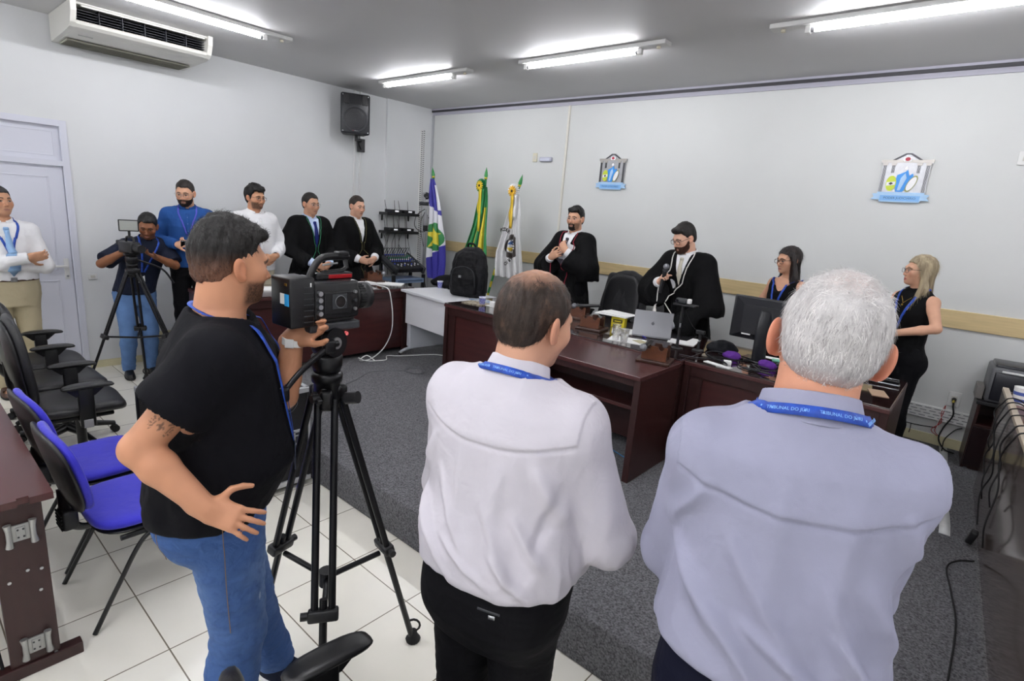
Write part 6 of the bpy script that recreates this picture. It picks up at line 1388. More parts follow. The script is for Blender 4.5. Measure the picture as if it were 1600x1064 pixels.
# ------------------------------------------------------------------ things on the judges bench
def on(x, y, z=TOP): return (x, y, z)
M_WOOD = mat('varnished_wood', '#5a3018', .35, var=.2, vscale=8, stretch=(1, 6, 6)); M_WOODD = mat('dark_varnished_wood', '#3a2016', .35, var=.15, vscale=8)
def mic_holder(label, x, y, rz, mics=(), z=TOP):
    t = thing('microphone_holder', label, 'stand', (x, y, z), rz, 'wooden microphone holders')
    MB().boxb((-.115, -.10, 0), (.115, .10, .022), M_WOODD, .005).build('base', None, t)
    for yy, m in ((-.066, M_WOOD), (.050, M_WOODD)):
        prof = [(-.085, .022), (.085, .022), (.085, .118)]
        for cx in (.044, -.044): prof += [(cx + .021, .118)] + [(cx + .021 * math.cos(a), .118 - .026 * math.sin(a)) for a in [math.pi * i / 8 for i in range(1, 8)]] + [(cx - .021, .118)]
        prof += [(-.085, .118)]
        b = MB(); b.prism(prof, 0, .016, m, axes((0, yy + .016, 0), (1, 0, 0), (0, 0, 1))); b.build('notched_board', None, t)
    MB().boxb((-.080, -.05, .022), (.080, .05, .034), M_WOODD, .003).build('inner_block', None, t)
    return t
def lying_mic(label, x, y, rz, z, tilt=0.0):
    t = thing('microphone', label, 'microphone', (x, y, z), rz); T = Matrix.Rotation(tilt, 4, 'X')
    b = MB(); b.cyl((0, .17, 0), (0, -.03, 0), .0135, .018, M_MIC, 16, M=T); b.cyl((0, -.03, 0), (0, -.042, 0), .023, .023, M_DGREY, 18, M=T); b.build('handle', None, t); MB().sphere((0, -.066, 0), .0265, M_MESH, M=T).build('grille', None, t); return t
mic_holder('wooden microphone holder with one microphone at the corner of the side table', 5.155, -2.29, math.radians(14), z=PLAT + .725)
lying_mic('microphone with grey mesh head lying in the holder at the side table corner', 5.108, -2.37, math.radians(14), PLAT + .725 + .112)
mic_holder('wooden microphone holder with two empty notches, beside the yellow box', 4.33, -1.83, math.radians(10))
mic_holder('wooden microphone holder half hidden by the balding man, farthest left', 3.98, -1.52, math.radians(12))
lying_mic('dark microphone lying tilted across the farthest left wooden holder', 4.02, -1.55, math.radians(-62), TOP + .128, .12)
M_YEL = mat('yellow_box', '#d8c51e', .5); yb = thing('yellow_box', 'small yellow box with dark print behind the empty microphone holder', 'box', on(4.40, -1.50), .25); MB().box((0, 0, .05), (.12, .09, .10), M_YEL, .003).build('carton', None, yb)
pr_ = MB(); pr_.box((0, -.0455, .055), (.085, .002, .03), mat('box_print', '#3a3510', .6)); pr_.box((0, -.0465, .055), (.06, .002, .010), M_YEL); pr_.build('print', None, yb)
pp = MB(); pp.box((4.36, -1.52, TOP + .108), (.30, .21, .006), M_PAPER, .001, rot=(0, 0, .12)); pp.box((4.38, -1.50, TOP + .116), (.29, .20, .006), M_PAPER, .001, rot=(0, 0, -.08)); tag(pp.build('paper_sheets'), 'white paper sheets lying on top of the yellow box', 'paper')
def sheet(label, x, y, w, d, rz, z=TOP, m=None, h=.003, name='paper'):
    return tag(MB().box((x, y, z + h / 2 + .0005), (w, d, h), m or M_PAPER, 0, rot=(0, 0, rz)).build(name), label, 'paper')
M_CLEAR = mat('clear_plastic', '#ffffff', .05, trans=1.0, alpha=.45)
def clear_cup(label, x, y, h, r):
    t = thing('plastic_cup', label, 'cup', on(x, y), group='clear plastic cups'); b = MB(); b.lathe([(0, .002), (r * .7, .002), (r * .72, .004), (r, h), (r + .002, h + .001), (r + .001, h + .003), (r - .002, h), (r * .70, .006), (0, .005)], M_CLEAR, 24); b.build('cup_body', None, t)
    k = MB()
    for i in range(4): z = h * (.2 + .18 * i); rr = r * (.72 + .28 * (z / h)) + .0006; k.lathe([(rr, z), (rr + .0012, z + .002), (rr, z + .004)], M_CLEAR, 24)
    k.build('rib', None, t); return t
clear_cup('taller clear plastic cup in front of the papers on the bench', 4.675, -2.02, .125, .034); clear_cup('ribbed clear plastic cup, right one of the pair on the bench', 4.755, -2.03, .105, .036)
sheet('white papers spread on the bench behind the clear cups', 4.58, -1.62, .30, .21, .5, h=.006); sheet('white paper sheet under the clear cups', 4.73, -1.93, .28, .20, .3)
sheet('beige note card lying behind the ribbed clear cup', 4.83, -1.90, .10, .08, -.5, z=TOP + .004, m=mat('beige_card', '#b9b190', .7))
tag(MB().cyl((4.70, -1.66, TOP + .010), (4.80, -1.75, TOP + .010), .005, m=mat('blue_pen', '#3b35b0', .4), n=10).build('pen'), 'blue pen lying by the laptop on the bench', 'pen')
# laptop, its lid toward the viewer
M_LAP = mat('space_grey', '#76777b', .35, .7); lp = thing('laptop', 'grey laptop seen from behind on the judges bench', 'laptop', on(4.80, -1.66), math.radians(23))
MB().boxb((-.155, -.02, .002), (.155, .20, .014), M_LAP, .004).build('keyboard_base', None, lp)
T = Matrix.Translation((0, -.02, .014)) @ Matrix.Rotation(math.radians(68), 4, 'X'); b = MB(); b.box((0, .108, 0), (.312, .216, .007), M_LAP, .003, M=T)
ap = [(.013 * math.cos(a) * (1 - .12 * math.sin(a) ** 2), .0135 * math.sin(a)) for a in [2 * math.pi * i / 20 for i in range(20)]]
b = b.build('lid', None, lp); e = MB(); e.prism(ap, .0, .0008, M_DGREY, T @ Matrix.Translation((0, .11, .0035))); e.prism([(-.001, .013), (.005, .016), (.007, .021), (.001, .018)], .0, .0008, M_DGREY, T @ Matrix.Translation((0, .11, .0035))); e.build('emblem', None, b); s_ = MB(); s_.box((0, .108, -.0037), (.295, .19, .001), mat('lit_screen', '#dfe6f2', .2, emit='#dfe8f6', estr=.5), 0, M=T); s_.build('screen', None, b)
sheet('white papers beside the laptop under the left hand of the gowned man', 5.02, -1.50, .21, .30, .2, h=.005)
tag(MB().box((4.83, -1.38, TOP + .004), (.40, .30, .006), M_BLACK, .002, rot=(0, 0, .1)).build('desk_pad'), 'black desk pad on the bench in front of the gowned man', 'mat')
# webcam stands
def stand(label, x, y, h, cam_):
    t = thing('webcam_stand', label, 'stand', on(x, y)); MB().lathe([(0, 0), (.045, 0), (.045, .008), (.012, .014), (0, .014)], M_BLACK, 20).build('base', None, t)
    b = MB(); b.cyl((0, 0, .01), (0, 0, h * .5), .011, m=M_BLACK, n=12); b.cyl((0, 0, h * .35), (0, 0, h * .62), .007, m=M_STEEL, n=12); b.cyl((0, 0, h * .6), (0, 0, h), .012, m=M_BLACK, n=12); b.build('pole', None, t)
    if cam_:
        MB().box((.02, 0, h + .008), (.17, .09, .014), M_BLACK, .004).build('tray', None, t); c = MB(); c.box((-.012, -.01, h + .035), (.085, .04, .042), M_DGREY, .012); c.cyl((-.04, -.03, h + .035), (-.04, -.036, h + .035), .011, m=M_BLACK_G, n=14); c = c.build('webcam', None, t); MB().box((.045, .0, h + .038), (.03, .03, .036), M_WHITE, .006).build('adapter', None, t)
    else: MB().box((0, 0, h), (.07, .03, .03), M_BLACK, .006).build('clamp', None, t)
    return t
stand('webcam on a slim black stand behind the side table corner', 5.10, -1.82, .335, True); stand('short black stand without a camera, right of the webcam stand', 5.235, -1.74, .145, False)
# pouch
S = SDF(.006 * QUAL); S.loft([(0.0, 0, 0, .11, .07), (.03, 0, 0, .115, .075), (.06, .005, 0, .085, .055), (.085, .01, 0, .035, .03)], 2.3, 0, endr=.02); o = sdf_obj('pouch', S, cloth('black_nylon', '#17181d', .6), None, disp=lambda V: .006 * fold_noise(V, 16)); o.location = on(5.36, -1.58); o.rotation_euler = (0, 0, .4); tag(o, 'crumpled black cloth pouch on the bench left of the monitor', 'pouch')
# monitor seen from behind
M_MON = mat('monitor_black', '#1d1e23', .35); mo = thing('monitor', 'black computer monitor seen from behind on the right part of the bench', 'monitor', on(5.66, -1.60), math.radians(-2))
b = MB(); b.box((0, 0, .30), (.52, .03, .315), M_MON, .008); b.add([(-.25, -.012, .15), (.25, -.012, .15), (.25, -.012, .45), (-.25, -.012, .45), (-.17, -.055, .19), (.17, -.055, .19), (.17, -.055, .40), (-.17, -.055, .40)], [(4, 5, 6, 7), (0, 1, 5, 4), (1, 2, 6, 5), (2, 3, 7, 6), (3, 0, 4, 7)], M_MON); b = b.build('screen_housing', None, mo)
MB().box((0, .0155, .30), (.49, .002, .285), mat('screen_off', '#20242c', .15), 0).build('screen', None, b); 
for w_, h_, x_, z_ in ((.045, .022, -.14, .245), (.065, .042, -.125, .20)): MB().box((x_, -.053 if abs(x_) < .17 else -.04, z_), (w_, .003, h_), M_PAPER, .001).build('sticker', None, b)
s_ = MB(); s_.tube([(0, -.058, .36), (0, -.085, .30), (0, -.095, .21), (0, -.085, .10), (0, -.07, .02)], [.050, .052, .050, .050, .055], M_MON, 10, flat=.42); s_.build('stand_neck', None, mo); MB().box((0, -.03, .008), (.25, .20, .016), M_BLACK_G, .006).build('stand_foot', None, mo)
M_PUR = cloth('purple_cloth', '#5b2f86', .8); 
for i, (x, y, lb) in enumerate(((5.49, -1.76, 'purple cloth bundle left of the monitor stand'), (5.75, -1.80, 'purple cloth bundle right of the monitor stand'))):
    S = SDF(.006 * QUAL); S.ell((0, 0, .026), (.055, .04, .028), 0); S.ell((.03, .01, .022), (.035, .035, .024), .02); o = sdf_obj('purple_cloth', S, M_PUR, None, disp=lambda V: .006 * fold_noise(V, 22, seed=i)); o.location = on(x, y); tag(o, lb, 'cloth')
rg = random.Random(5); tangle = MB()
for i in range(9):
    x = 5.43 + rg.random() * .40; pts = [(x + rg.uniform(-.13, .13), -2.02 + .36 * j / 5 + rg.uniform(-.05, .05), TOP + .004 + rg.random() * .018) for j in range(6)]; tangle.tube(bez(pts, 6), .0032, M_RUBBER if i % 3 else M_DGREY, 5)
tag(tangle.build('cable_tangle'), 'tangle of dark cables on the bench in front of the monitor', 'cable', kind='stuff')
cb_ = MB(); cb_.tube(bez([on(5.20, -2.00, TOP + .005), on(5.33, -1.98, TOP + .005), on(5.44, -1.88, TOP + .006), on(5.52, -1.98, TOP + .005)]), .003, M_DGREY, 5); cb_.tube(bez([(5.10, -1.80, TOP + .33), (5.16, -1.76, TOP + .2), (5.23, -1.72, TOP + .13), (5.30, -1.70, TOP + .10)]), .0022, M_RUBBER, 5); tag(cb_.build('cable'), 'thin black cable running from the webcam over the bench to the monitor', 'cable')
sheet('torn white paper strip near the front edge of the right bench', 5.50, -2.03, .20, .05, -.25); sheet('crumpled white paper scrap beside the torn strip on the bench', 5.53, -1.93, .05, .05, .4, h=.02)
sheet('white paper under the monitor on the bench', 5.78, -1.48, .26, .2, .2)
tag(MB().box((5.80, -1.54, TOP + .018), (.16, .05, .012), mat('mint_plastic', '#79c2a6', .5), .004, rot=(0, 0, .3)).build('ruler'), 'mint green strip lying on paper behind the monitor stand', 'ruler')
# right end of the bench
tr_ = thing('metal_tray', 'chrome edged tray on the far right end of the bench', 'tray', on(6.36, -1.42), .1); MB().boxb((-.13, -.09, .0), (.13, .09, .008), M_BLACK_G, .003).build('tray_base', None, tr_); MB().tube([(-.13, -.09, .012), (.13, -.09, .012), (.13, .09, .012), (-.13, .09, .012)], .006, M_CHROME, 8, closed=True).build('rim', None, tr_)
tag(MB().box(on(6.24, -1.62, TOP + .016), (.075, .13, .03), M_BLACK, .012, rot=(0, 0, .5)).build('computer_mouse'), 'small black device on the bench beside the chrome edged tray', 'device')
sheet('pale brown paper on the bench in front of the tray', 6.12, -1.86, .20, .14, .6, m=mat('brown_paper', '#a58a72', .6)); sheet('pale paper scrap at the right end of the bench', 6.42, -1.78, .09, .16, .3, m=mat('brown_paper', '#a58a72', .6))
bw = MB(); bw.tube(bez([on(5.95, -1.95, TOP + .005), on(6.02, -1.86, TOP + .006), on(6.10, -1.92, TOP + .014), on(6.05, -1.80, TOP + .006)]), .003, mat('blue_cable', '#2f6f9e'), 5); tag(bw.build('cable'), 'blue cable loop on the bench by the white-haired man', 'cable')
# folder held by the blonde woman
fo = MB(); fo.box((0, 0, 0), (.235, .014, .315), mat('folder_black', '#08080b', .6, spec=.2), .003); o = fo.build('folder'); o.location = (6.24, -1.14, TOP + .30); o.rotation_euler = (math.radians(-14), math.radians(6), math.radians(-8)); tag(o, 'black folder held upright by the blonde woman', 'folder')
# left end of the bench, and the white table
def blue_cup(label, x, y):
    t = thing('paper_cup', label, 'cup', on(x, y), group='blue printed cups'); b = MB(); b.lathe([(0, .001), (.026, .001), (.034, .075), (.0355, .078), (.033, .078), (.025, .004), (0, .003)], mat('cup_blue', '#4f55b8', .45, var=.5, vscale=60, var2='#c5c9ee'), 24); b.build('cup_body', None, t); MB().lathe([(.0345, .070), (.036, .078), (.0345, .080), (.033, .078)], M_WHITE, 24).build('rim', None, t); return t
blue_cup('blue printed paper cup at the left end of the judges bench', 3.06, -1.87); blue_cup('blue printed paper cup on the white table in front of the black robe', 2.04, -1.52)
M_MAGS = mat('colourful_print', '#d8d2c4', .45, var=.9, vscale=28, var2='#3f7fb8', detail=1)
for i, (x, y, rz, m, lb) in enumerate(((2.985, -1.88, .15, mat('print_beige', '#c9bfa6', .5, var=.8, vscale=45, var2='#5a4a44'), 'beige printed magazine at the left end of the bench beside the blue cup'), (2.92, -1.72, -.2, M_MAGS, 'blue and yellow printed leaflet beneath the backpack edge'))):
    tag(MB().box((x, y, TOP + .005 + i * .0), (.24, .17, .008), m, 0, rot=(0, 0, rz)).build('magazine'), lb, 'magazine')
tag(MB().box((3.21, -1.87, TOP + .028), (.06, .05, .055), M_WHITE, .004, rot=(0, 0, .2)).build('small_box'), 'small white box on the bench beside the balding head', 'box'); sheet('white paper on the bench under the small white box', 3.16, -1.78, .24, .17, .1)
tag(MB().box((3.12, -1.50, TOP + .018), (.26, .10, .03), M_BLACK, .006, rot=(0, 0, .1)).build('keyboard'), 'black keyboard standing behind the blue cup on the bench', 'keyboard')
# backpack
bp = thing('backpack', 'bulky black backpack standing on the white table', 'bag', (2.60, -1.62, TOP + .0), math.radians(18)); M_PACK = cloth('pack_nylon', '#18181b', .55, b2=(.5, 18, .02)); M_PACK2 = cloth('pack_panel', '#101013', .5)
S = SDF(.008 * QUAL); S.loft([(.004, 0, 0, .19, .10), (.10, 0, 0, .205, .115), (.30, 0, .005, .20, .105), (.44, 0, .02, .165, .08), (.52, 0, .035, .09, .05)], 2.8, 0, endr=.03); sdf_obj('main_compartment', S, M_PACK, bp, disp=lambda V: .009 * fold_noise(V, 10))
S = SDF(.007 * QUAL); S.loft([(.03, 0, -.095, .145, .045), (.20, 0, -.10, .15, .05), (.31, 0, -.085, .12, .035)], 3, 0, endr=.025); sdf_obj('front_pocket', S, M_PACK2, bp, disp=lambda V: .006 * fold_noise(V, 14, seed=4))
S = SDF(.007 * QUAL); S.loft([(.30, 0, -.075, .13, .03), (.42, 0, -.058, .12, .03), (.48, 0, -.03, .08, .02)], 3, 0, endr=.025); sdf_obj('top_pocket', S, M_PACK2, bp, disp=lambda V: .005 * fold_noise(V, 14, seed=6))
for q in (-1, 1):
    MB().tube(bez([(q * .07, .09, .50), (q * .11, .15, .38), (q * .12, .15, .18), (q * .13, .10, .05)]), .022, M_PACK2, 8, flat=.4).build('shoulder_strap', None, bp)
    MB().boxb((q * .195 - .012, -.06, .05), (q * .195 + .012, .05, .22), M_PACK2, .01).build('side_pocket', None, bp)
MB().tube(bez([(-.045, .03, .515), (-.03, .02, .555), (.03, .02, .555), (.045, .03, .515)]), .011, M_PACK2, 8).build('grab_handle', None, bp); MB().tube(bez([(-.14, -.13, .12), (-.12, -.145, .28), (0, -.13, .325), (.12, -.145, .28), (.14, -.13, .12)]), .004, M_DGREY, 6).build('zip', None, bp); MB().box((-.03, -.153, .22), (.03, .004, .025), M_STEEL, .003).build('badge', None, bp)
# black robe thrown on the white table
S = SDF(.009 * QUAL); S.ell((0, 0, .02), (.30, .14, .045), 0); S.ell((-.12, .05, .03), (.13, .12, .075), .05); S.ell((.16, -.02, .02), (.16, .10, .05), .05); S.ell((.30, .05, .01), (.10, .12, .035), .05); S.cut((0, 0, 0), (0, 0, -1), 0); o = sdf_obj('folded_robe', S, C_GOWN, None, disp=lambda V: .014 * fold_noise(V, 8, (1, 1, .5))); o.location = (2.02, -1.36, TOP + .008); o.rotation_euler = (0, 0, -.1); tag(o, 'black robe lying crumpled on the white table behind a blue cup', 'robe')
sheet('white papers across the joint of the white table and the lawyers desk', 1.60, -1.90, .30, .21, .7, h=.006, z=TOP); sheet('white paper sheet on the lawyers desk before the man with open collar', 1.45, -2.22, .30, .21, 1.4, h=.006); sheet('stack of white papers on the lawyers desk before the man in the white shirt', 1.52, -3.25, .30, .21, 1.2, h=.012)
sheet('second white paper on the lawyers desk behind the cinema camera', 1.50, -2.98, .29, .20, .9, h=.006)
tag(MB().box((1.42, -2.50, TOP + .012), (.24, .33, .02), mat('blue_folder', '#23476f', .5), .003, rot=(0, 0, .1)).build('document_folder'), 'dark blue document folder on the lawyers desk between the two gowned men', 'folder')
mic_holder('wooden microphone holder on the lawyers desk, beside the mixing desk', 1.38, -1.98, math.radians(75)); lying_mic('microphone with grey mesh head in the holder on the lawyers desk', 1.45, -1.91, math.radians(75), TOP + .112)
wc_ = MB(); wc_.tube(bez([(1.62, -2.16, TOP + .016), (1.80, -2.18, TOP + .020), (1.915, -2.17, TOP + .012), (1.945, -2.15, .93), (1.955, -2.12, .70), (1.96, -2.14, .50), (1.97, -2.25, .34), (1.99, -2.42, PLAT + .012), (1.98, -2.55, PLAT + .010), (2.03, -2.50, PLAT + .07), (2.06, -2.42, PLAT + .012)]), .006, M_WHITE, 8)
tag(wc_.build('cable'), 'thick white cable falling over the front of the lawyers desk to the carpet', 'cable')
wc_ = MB(); wc_.tube(bez([(2.00, -2.58, PLAT + .05), (2.02, -2.50, PLAT + .010), (2.08, -2.40, PLAT + .010), (2.10, -2.30, PLAT + .010), (1.98, -2.2, PLAT + .010), (2.05, -2.10, PLAT + .010), (2.12, -1.95, PLAT + .010), (2.25, -1.70, PLAT + .010), (2.5, -1.62, PLAT + .010)]), .005, M_WHITE, 8); tag(wc_.build('cable'), 'white cable wandering over the carpet toward the judges bench', 'cable')
ps = MB(); ps.box((1.60, -2.16, TOP + .022), (.16, .05, .03), M_WHITE, .006, rot=(0, 0, .1)); tag(ps.build('power_strip'), 'white power strip on the lawyers desk where the white cable starts', 'power strip')
gw = MB(); rg = random.Random(9)
for k in range(5): gw.tube(bez([(2.58 + .09 * math.cos(a + k) * (1 + .1 * k), -2.30 + .09 * math.sin(a + k), PLAT + .006 + .002 * k) for a in [i * .7 for i in range(10)]], 4), .0018, M_GREY, 4)
tag(gw.build('wire_coil'), 'small coil of grey wire on the carpet at the bench corner', 'wire')
gw = MB(); gw.tube(bez([(2.60, -3.25, PLAT + .004), (2.50, -2.95, PLAT + .004), (2.36, -2.70, PLAT + .004), (2.40, -2.55, PLAT + .004), (2.52, -2.38, PLAT + .004)], 8), .0028, M_GREY, 5); tag(gw.build('cable'), 'thin grey cable lying across the carpet left of the judges bench', 'cable')
gw = MB(); gw.tube(bez([(4.30, -2.30, PLAT + .006), (4.7, -2.34, PLAT + .03), (5.1, -2.42, PLAT + .006), (5.22, -2.5, PLAT + .006)], 8), .004, mat('blue_cable', '#2f6f9e'), 6); tag(gw.build('cable'), 'blue cable on the carpet under the open side table', 'cable')
wt_ = MB(); wt_.tube(bez([(6.63, -2.83, PLAT + .004), (6.66, -2.86, PLAT + .006), (6.655, -2.80, PLAT + .004), (6.70, -2.80, PLAT + .004)], 6), .003, M_WHITE, 5); tag(wt_.build('string'), 'scrap of white string on the carpet beside the white-haired man', 'string')

# jacket on the left of the two chairs behind the bench
S = SDF(.008 * QUAL); S.loft([(.50, 0, -.02, .20, .062), (.75, 0, -.035, .235, .065), (.98, 0, -.075, .225, .062), (1.07, 0, -.095, .17, .058), (1.12, 0, -.10, .07, .045)], 3.0, 0, endr=.03)
for q in (-1, 1): S.cap((q * .19, -.085, 1.03), (q * .245, -.03, .62), .052, .045, .04)
S.cut((0, .05, .80), (0, 1, .25), .01, near=((0, .06, .80), .07)); S.cap((-.03, .06, 1.10), (0.015, .075, .80), .010, .006, .01, 's'); S.cap((.05, .05, 1.10), (.02, .07, .84), .010, .006, .01, 's')
o = sdf_obj('jacket', S, M_SUIT, None, disp=lambda V: .008 * fold_noise(V, 9, (1, 1, .4))); o.location = (jc.location.x, jc.location.y + .25, PLAT); o.rotation_euler = (0, 0, math.pi); tag(o, 'black suit jacket draped over the chair between the two gowned men', 'jacket')

# ------------------------------------------------------------------ flags
def flag(label, top, foot, cloth_fn, zt, zb, wid, shift, rosette, fold=.045, nf=5, seed=0, name='flag'):
    t = thing(name, label, 'flag', foot); d = Vector(top) - Vector(foot); L = d.length; u = d.normalized(); pm = mat('flagpole_stripe', '#2f8a4a', .45)
    b = MB(); n_ = 24
    for i in range(n_):
        a = Vector((0, 0, 0)) + u * (L - .16) * i / n_; e = u * (L - .16) * (i + 1) / n_; b.cyl(a, e, .015, m=pm if i % 2 else mat('flagpole_yellow', '#d9c436', .45), n=12, caps=False)
    b.build('pole', None, t); s_ = MB(); q = u.to_track_quat('Z', 'Y').to_matrix().to_4x4(); q.translation = u * (L - .16); s_.lathe([(0, 0), (.018, .0), (.012, .02), (.026, .05), (.018, .10), (0, .165)], mat('spear_green', '#3f9a52', .4), 10, q); s_.build('spear_tip', None, t); MB().lathe([(0, .02), (.02, .01), (.022, .03), (.01, .04)], mat('flagpole_yellow', '#d9c436'), 12, q).build('ferrule', None, t)
    # hanging cloth, gathered into deep folds
    nu, nv = 120, 190; U, V = np.meshgrid(np.linspace(0, 1, nu), np.linspace(0, 1, nv)); z = zt + (zb(U) - zt) * V if callable(zb) else zt + (zb - zt) * V
    pc = np.array(foot)[:2][None, None, :] + (np.array(top)[:2] - np.array(foot)[:2])[None, None, :] * ((z - foot[2]) / (top[2] - foot[2]))[..., None]
    w = np.interp(V, wid[0], wid[1]); sh = np.interp(V, shift[0], shift[1]); rs = np.random.default_rng(seed); ph = rs.uniform(0, 6.28)
    amp = fold * (.35 + .65 * np.interp(V, [0, .2, 1], [.4, .9, 1])) * (w / w.max()); x = pc[..., 0] + sh + (U - .5) * w + .3 * amp * np.sin(U * nf * 12.566 + ph); y = pc[..., 1] - .025 - amp * (.9 + np.sin(U * nf * 6.283 + ph + V * 1.2)) - .01 * np.sin(V * 9 + U * 4)
    P_ = np.stack([x - foot[0], y - foot[1], z - foot[2]], -1); idx = np.arange(nu * nv).reshape(nv, nu); Q = np.stack([idx[:-1, :-1], idx[1:, :-1], idx[1:, 1:], idx[:-1, 1:]], -1).reshape(-1, 4)
    gy, gx = np.gradient(P_, axis=0), np.gradient(P_, axis=1); N = np.cross(gy, gx); N /= np.linalg.norm(N, axis=2, keepdims=True) + 1e-9; B = P_ + N * .0025
    C = cloth_fn(U.ravel(), V.ravel(), (x - pc[..., 0] - sh).ravel(), z.ravel()); VV = np.concatenate([P_.reshape(-1, 3), B.reshape(-1, 3)]); QQ = np.concatenate([Q, Q[:, ::-1] + nu * nv])
    rim = np.concatenate([idx[0, :], idx[1:, -1], idx[-1, -2::-1], idx[-2:0:-1, 0]]); rq = np.stack([rim, np.roll(rim, -1), np.roll(rim, -1) + nu * nv, rim + nu * nv], 1); QQ = np.concatenate([QQ, rq])
    co = quadmesh('cloth', VV, QQ, mat('flag_satin', '#ffffff', .45, attr='Col', sheen=.3, bump=.2, bscale=500, bdist=.001), t, np.concatenate([C, C]))
    if rosette:
        (r0, r1), zz, c0, c1 = rosette[0], rosette[1], rosette[2], rosette[3]; f = (zz - foot[2]) / (top[2] - foot[2]); ctr = Vector(((top[0] - foot[0]) * f, (top[1] - foot[1]) * f - .075, zz - foot[2])); T = Matrix.Translation(ctr) @ Matrix.Rotation(math.pi / 2 , 4, 'X'); k = MB(); m0 = mat('rosette_' + c0[1:], c0, .5); m1 = mat('rosette_' + c1[1:], c1, .5); n = 22
        for rr, zz_, m in ((r0, 0, m0), (r0 * .80, .012, m0)):
            vs = [(0, 0, zz_ + .01)] + [((rr * (.93 + .07 * math.cos(i * math.pi))) * math.cos(2 * math.pi * i / (2 * n)), rr * (.93 + .07 * math.cos(i * math.pi)) * math.sin(2 * math.pi * i / (2 * n)), zz_ + .014 * (i % 2)) for i in range(2 * n)]
            k.add(vs + [(x_, y_, z_ - .004) for x_, y_, z_ in vs], [(0, 1 + i, 1 + (i + 1) % (2 * n)) for i in range(2 * n)] + [(2 * n + 1, 2 * n + 2 + (i + 1) % (2 * n), 2 * n + 2 + i) for i in range(2 * n)], m, False, T)
        k = k.build('rosette', None, t); g = MB()
        for i in range(12): a = 2 * math.pi * i / 12; g.box((r1 * .55 * math.cos(a), r1 * .55 * math.sin(a), .034), (r1 * .9, r1 * .26, .010), m1, .004, rot=(0, 0, a), M=T)
        g.sphere((0, 0, .04), (.016, .016, .01), mat('rosette_heart', '#3a2a12', .6), 12, M=T); g.build('petal', None, k)
        for i, (c, dx, ln) in enumerate(rosette[4]): 
            rm = mat('ribbon_' + c[1:], c, .5); T2 = [[(ctr.x + dx + q * .022 + .006 * math.sin(j * .9 + i), ctr.y - .006 - .012 * i - .006 * math.cos(j), ctr.z - .04 - ln * j / 8) for q in (-1, 1)] for j in range(9)]; s_ = MB(); s_.sheet(T2, .002, rm); s_.build('ribbon', None, t)
    MB().lathe([(0, 0), (.14, 0), (.14, .02), (.03, .05), (.02, .12), (0, .12)], M_CHROME, 20).build('stand', None, t)
    return t
def hexl(*a): return [np.array(lin(c)) for c in a]
def paint(n, c): return np.tile(c, (n, 1))
def cf1(u, v, x, z):
    blue, white, green, yel = hexl('#2f2a9a', '#e8e8ee', '#1f7f3c', '#e3d336'); C = paint(len(u), blue); xx = (u - .5) * .34
    C[(v > .30 + .10 * (u - .5)) & (v < .84 - .22 * u)] = white; C[(v < .30) & (u > .86) & (v > .06)] = white
    dx = (u - .50) / .46; dz = (z - 1.47) / .20; r = np.hypot(dx * .95, dz); C[r < 1] = green; a = np.arctan2(dz, dx * .95) + math.pi / 2 * -1; k = (a / (2 * math.pi) * 5 + .5) % 1 - .5; ka = np.abs(k) * 2 * math.pi / 5; star = .97 * .38 * math.sin(math.pi / 5) / (.38 * np.sin(math.pi / 5 - ka) + .97 * np.sin(ka) - 0) * 1.0; star = np.where(ka >= 0, .97 * .38 * math.sin(math.pi / 5) / (.97 * np.sin(ka) + .38 * np.sin(math.pi / 5 - ka)), star); C[r < star] = yel; return C
def cf2(u, v, x, z):
    green, yel, blue, white = hexl('#1c8a45', '#e6cf2e', '#2d3192', '#e8e8ee'); C = paint(len(u), green); C[(u > .55) & (u < .66) & (v > .42) & (v < .86)] = blue; C[(u > .66) & (u < .84) & (v > .22)] = yel; C[(u > .60) & (u < .66) & (v > .45) & (v < .6)] = white; C[(u > .40) & (u < .47) & (v > .40) & (v < .75)] = yel * .95; return C
def cf3(u, v, x, z):
    white, dk, yel, bl = hexl('#e9e9e9', '#3b322e', '#e2c433', '#3f6fb0'); C = paint(len(u), white); r = np.hypot((u - .60) / .30, (z - 1.48) / .15); C[(r < 1) & (u < .80)] = dk; C[(r < .55)] = white; C[(r < .42) & (z < 1.46)] = yel; C[(r < .42) & (z > 1.50)] = bl; return C
flag('blue and white flag with a yellow star on a green disc, in the corner', (.44, -.33, 2.44), (.98, -.40, PLAT), cf1, 2.28, lambda u: .88 - .06 * u + .0 * u, ([0, .08, .25, .55, .8, 1], [.07, .14, .24, .37, .38, .33]), ([0, .3, .6, 1], [.0, .02, -.02, -.13]), None, seed=1, nf=3, fold=.04)
flag('green flag with yellow and green rosette behind the backpack', (1.52, -.33, 2.45), (1.56, -.42, PLAT), cf2, 2.20, 1.0, ([0, .10, .4, .7, 1], [.07, .14, .26, .42, .46]), ([0, .4, 1], [.03, .01, -.06]), ((.095, .062), 2.21, '#1f7f4a', '#e6c52e', [('#e6cf2e', -.02, .32), ('#2a8a4c', .045, .36), ('#e6cf2e', .02, .55)]), seed=2, nf=4)
f3 = flag('white flag with white and yellow rosette and curved lettering', (2.15, -.33, 2.37), (1.62, -.42, PLAT), cf3, 2.12, 1.08, ([0, .10, .4, .7, 1], [.07, .14, .28, .40, .44]), ([0, .4, .7, 1], [.04, .13, .21, .34]), ((.100, .066), 2.16, '#ececec', '#e8b21e', [('#e8c23a', -.02, .34), ('#ececec', .05, .30), ('#e8c23a', .01, .42)]), seed=3, nf=4)
lt = MB(); ink = mat('flag_ink', '#332d2a', .6)
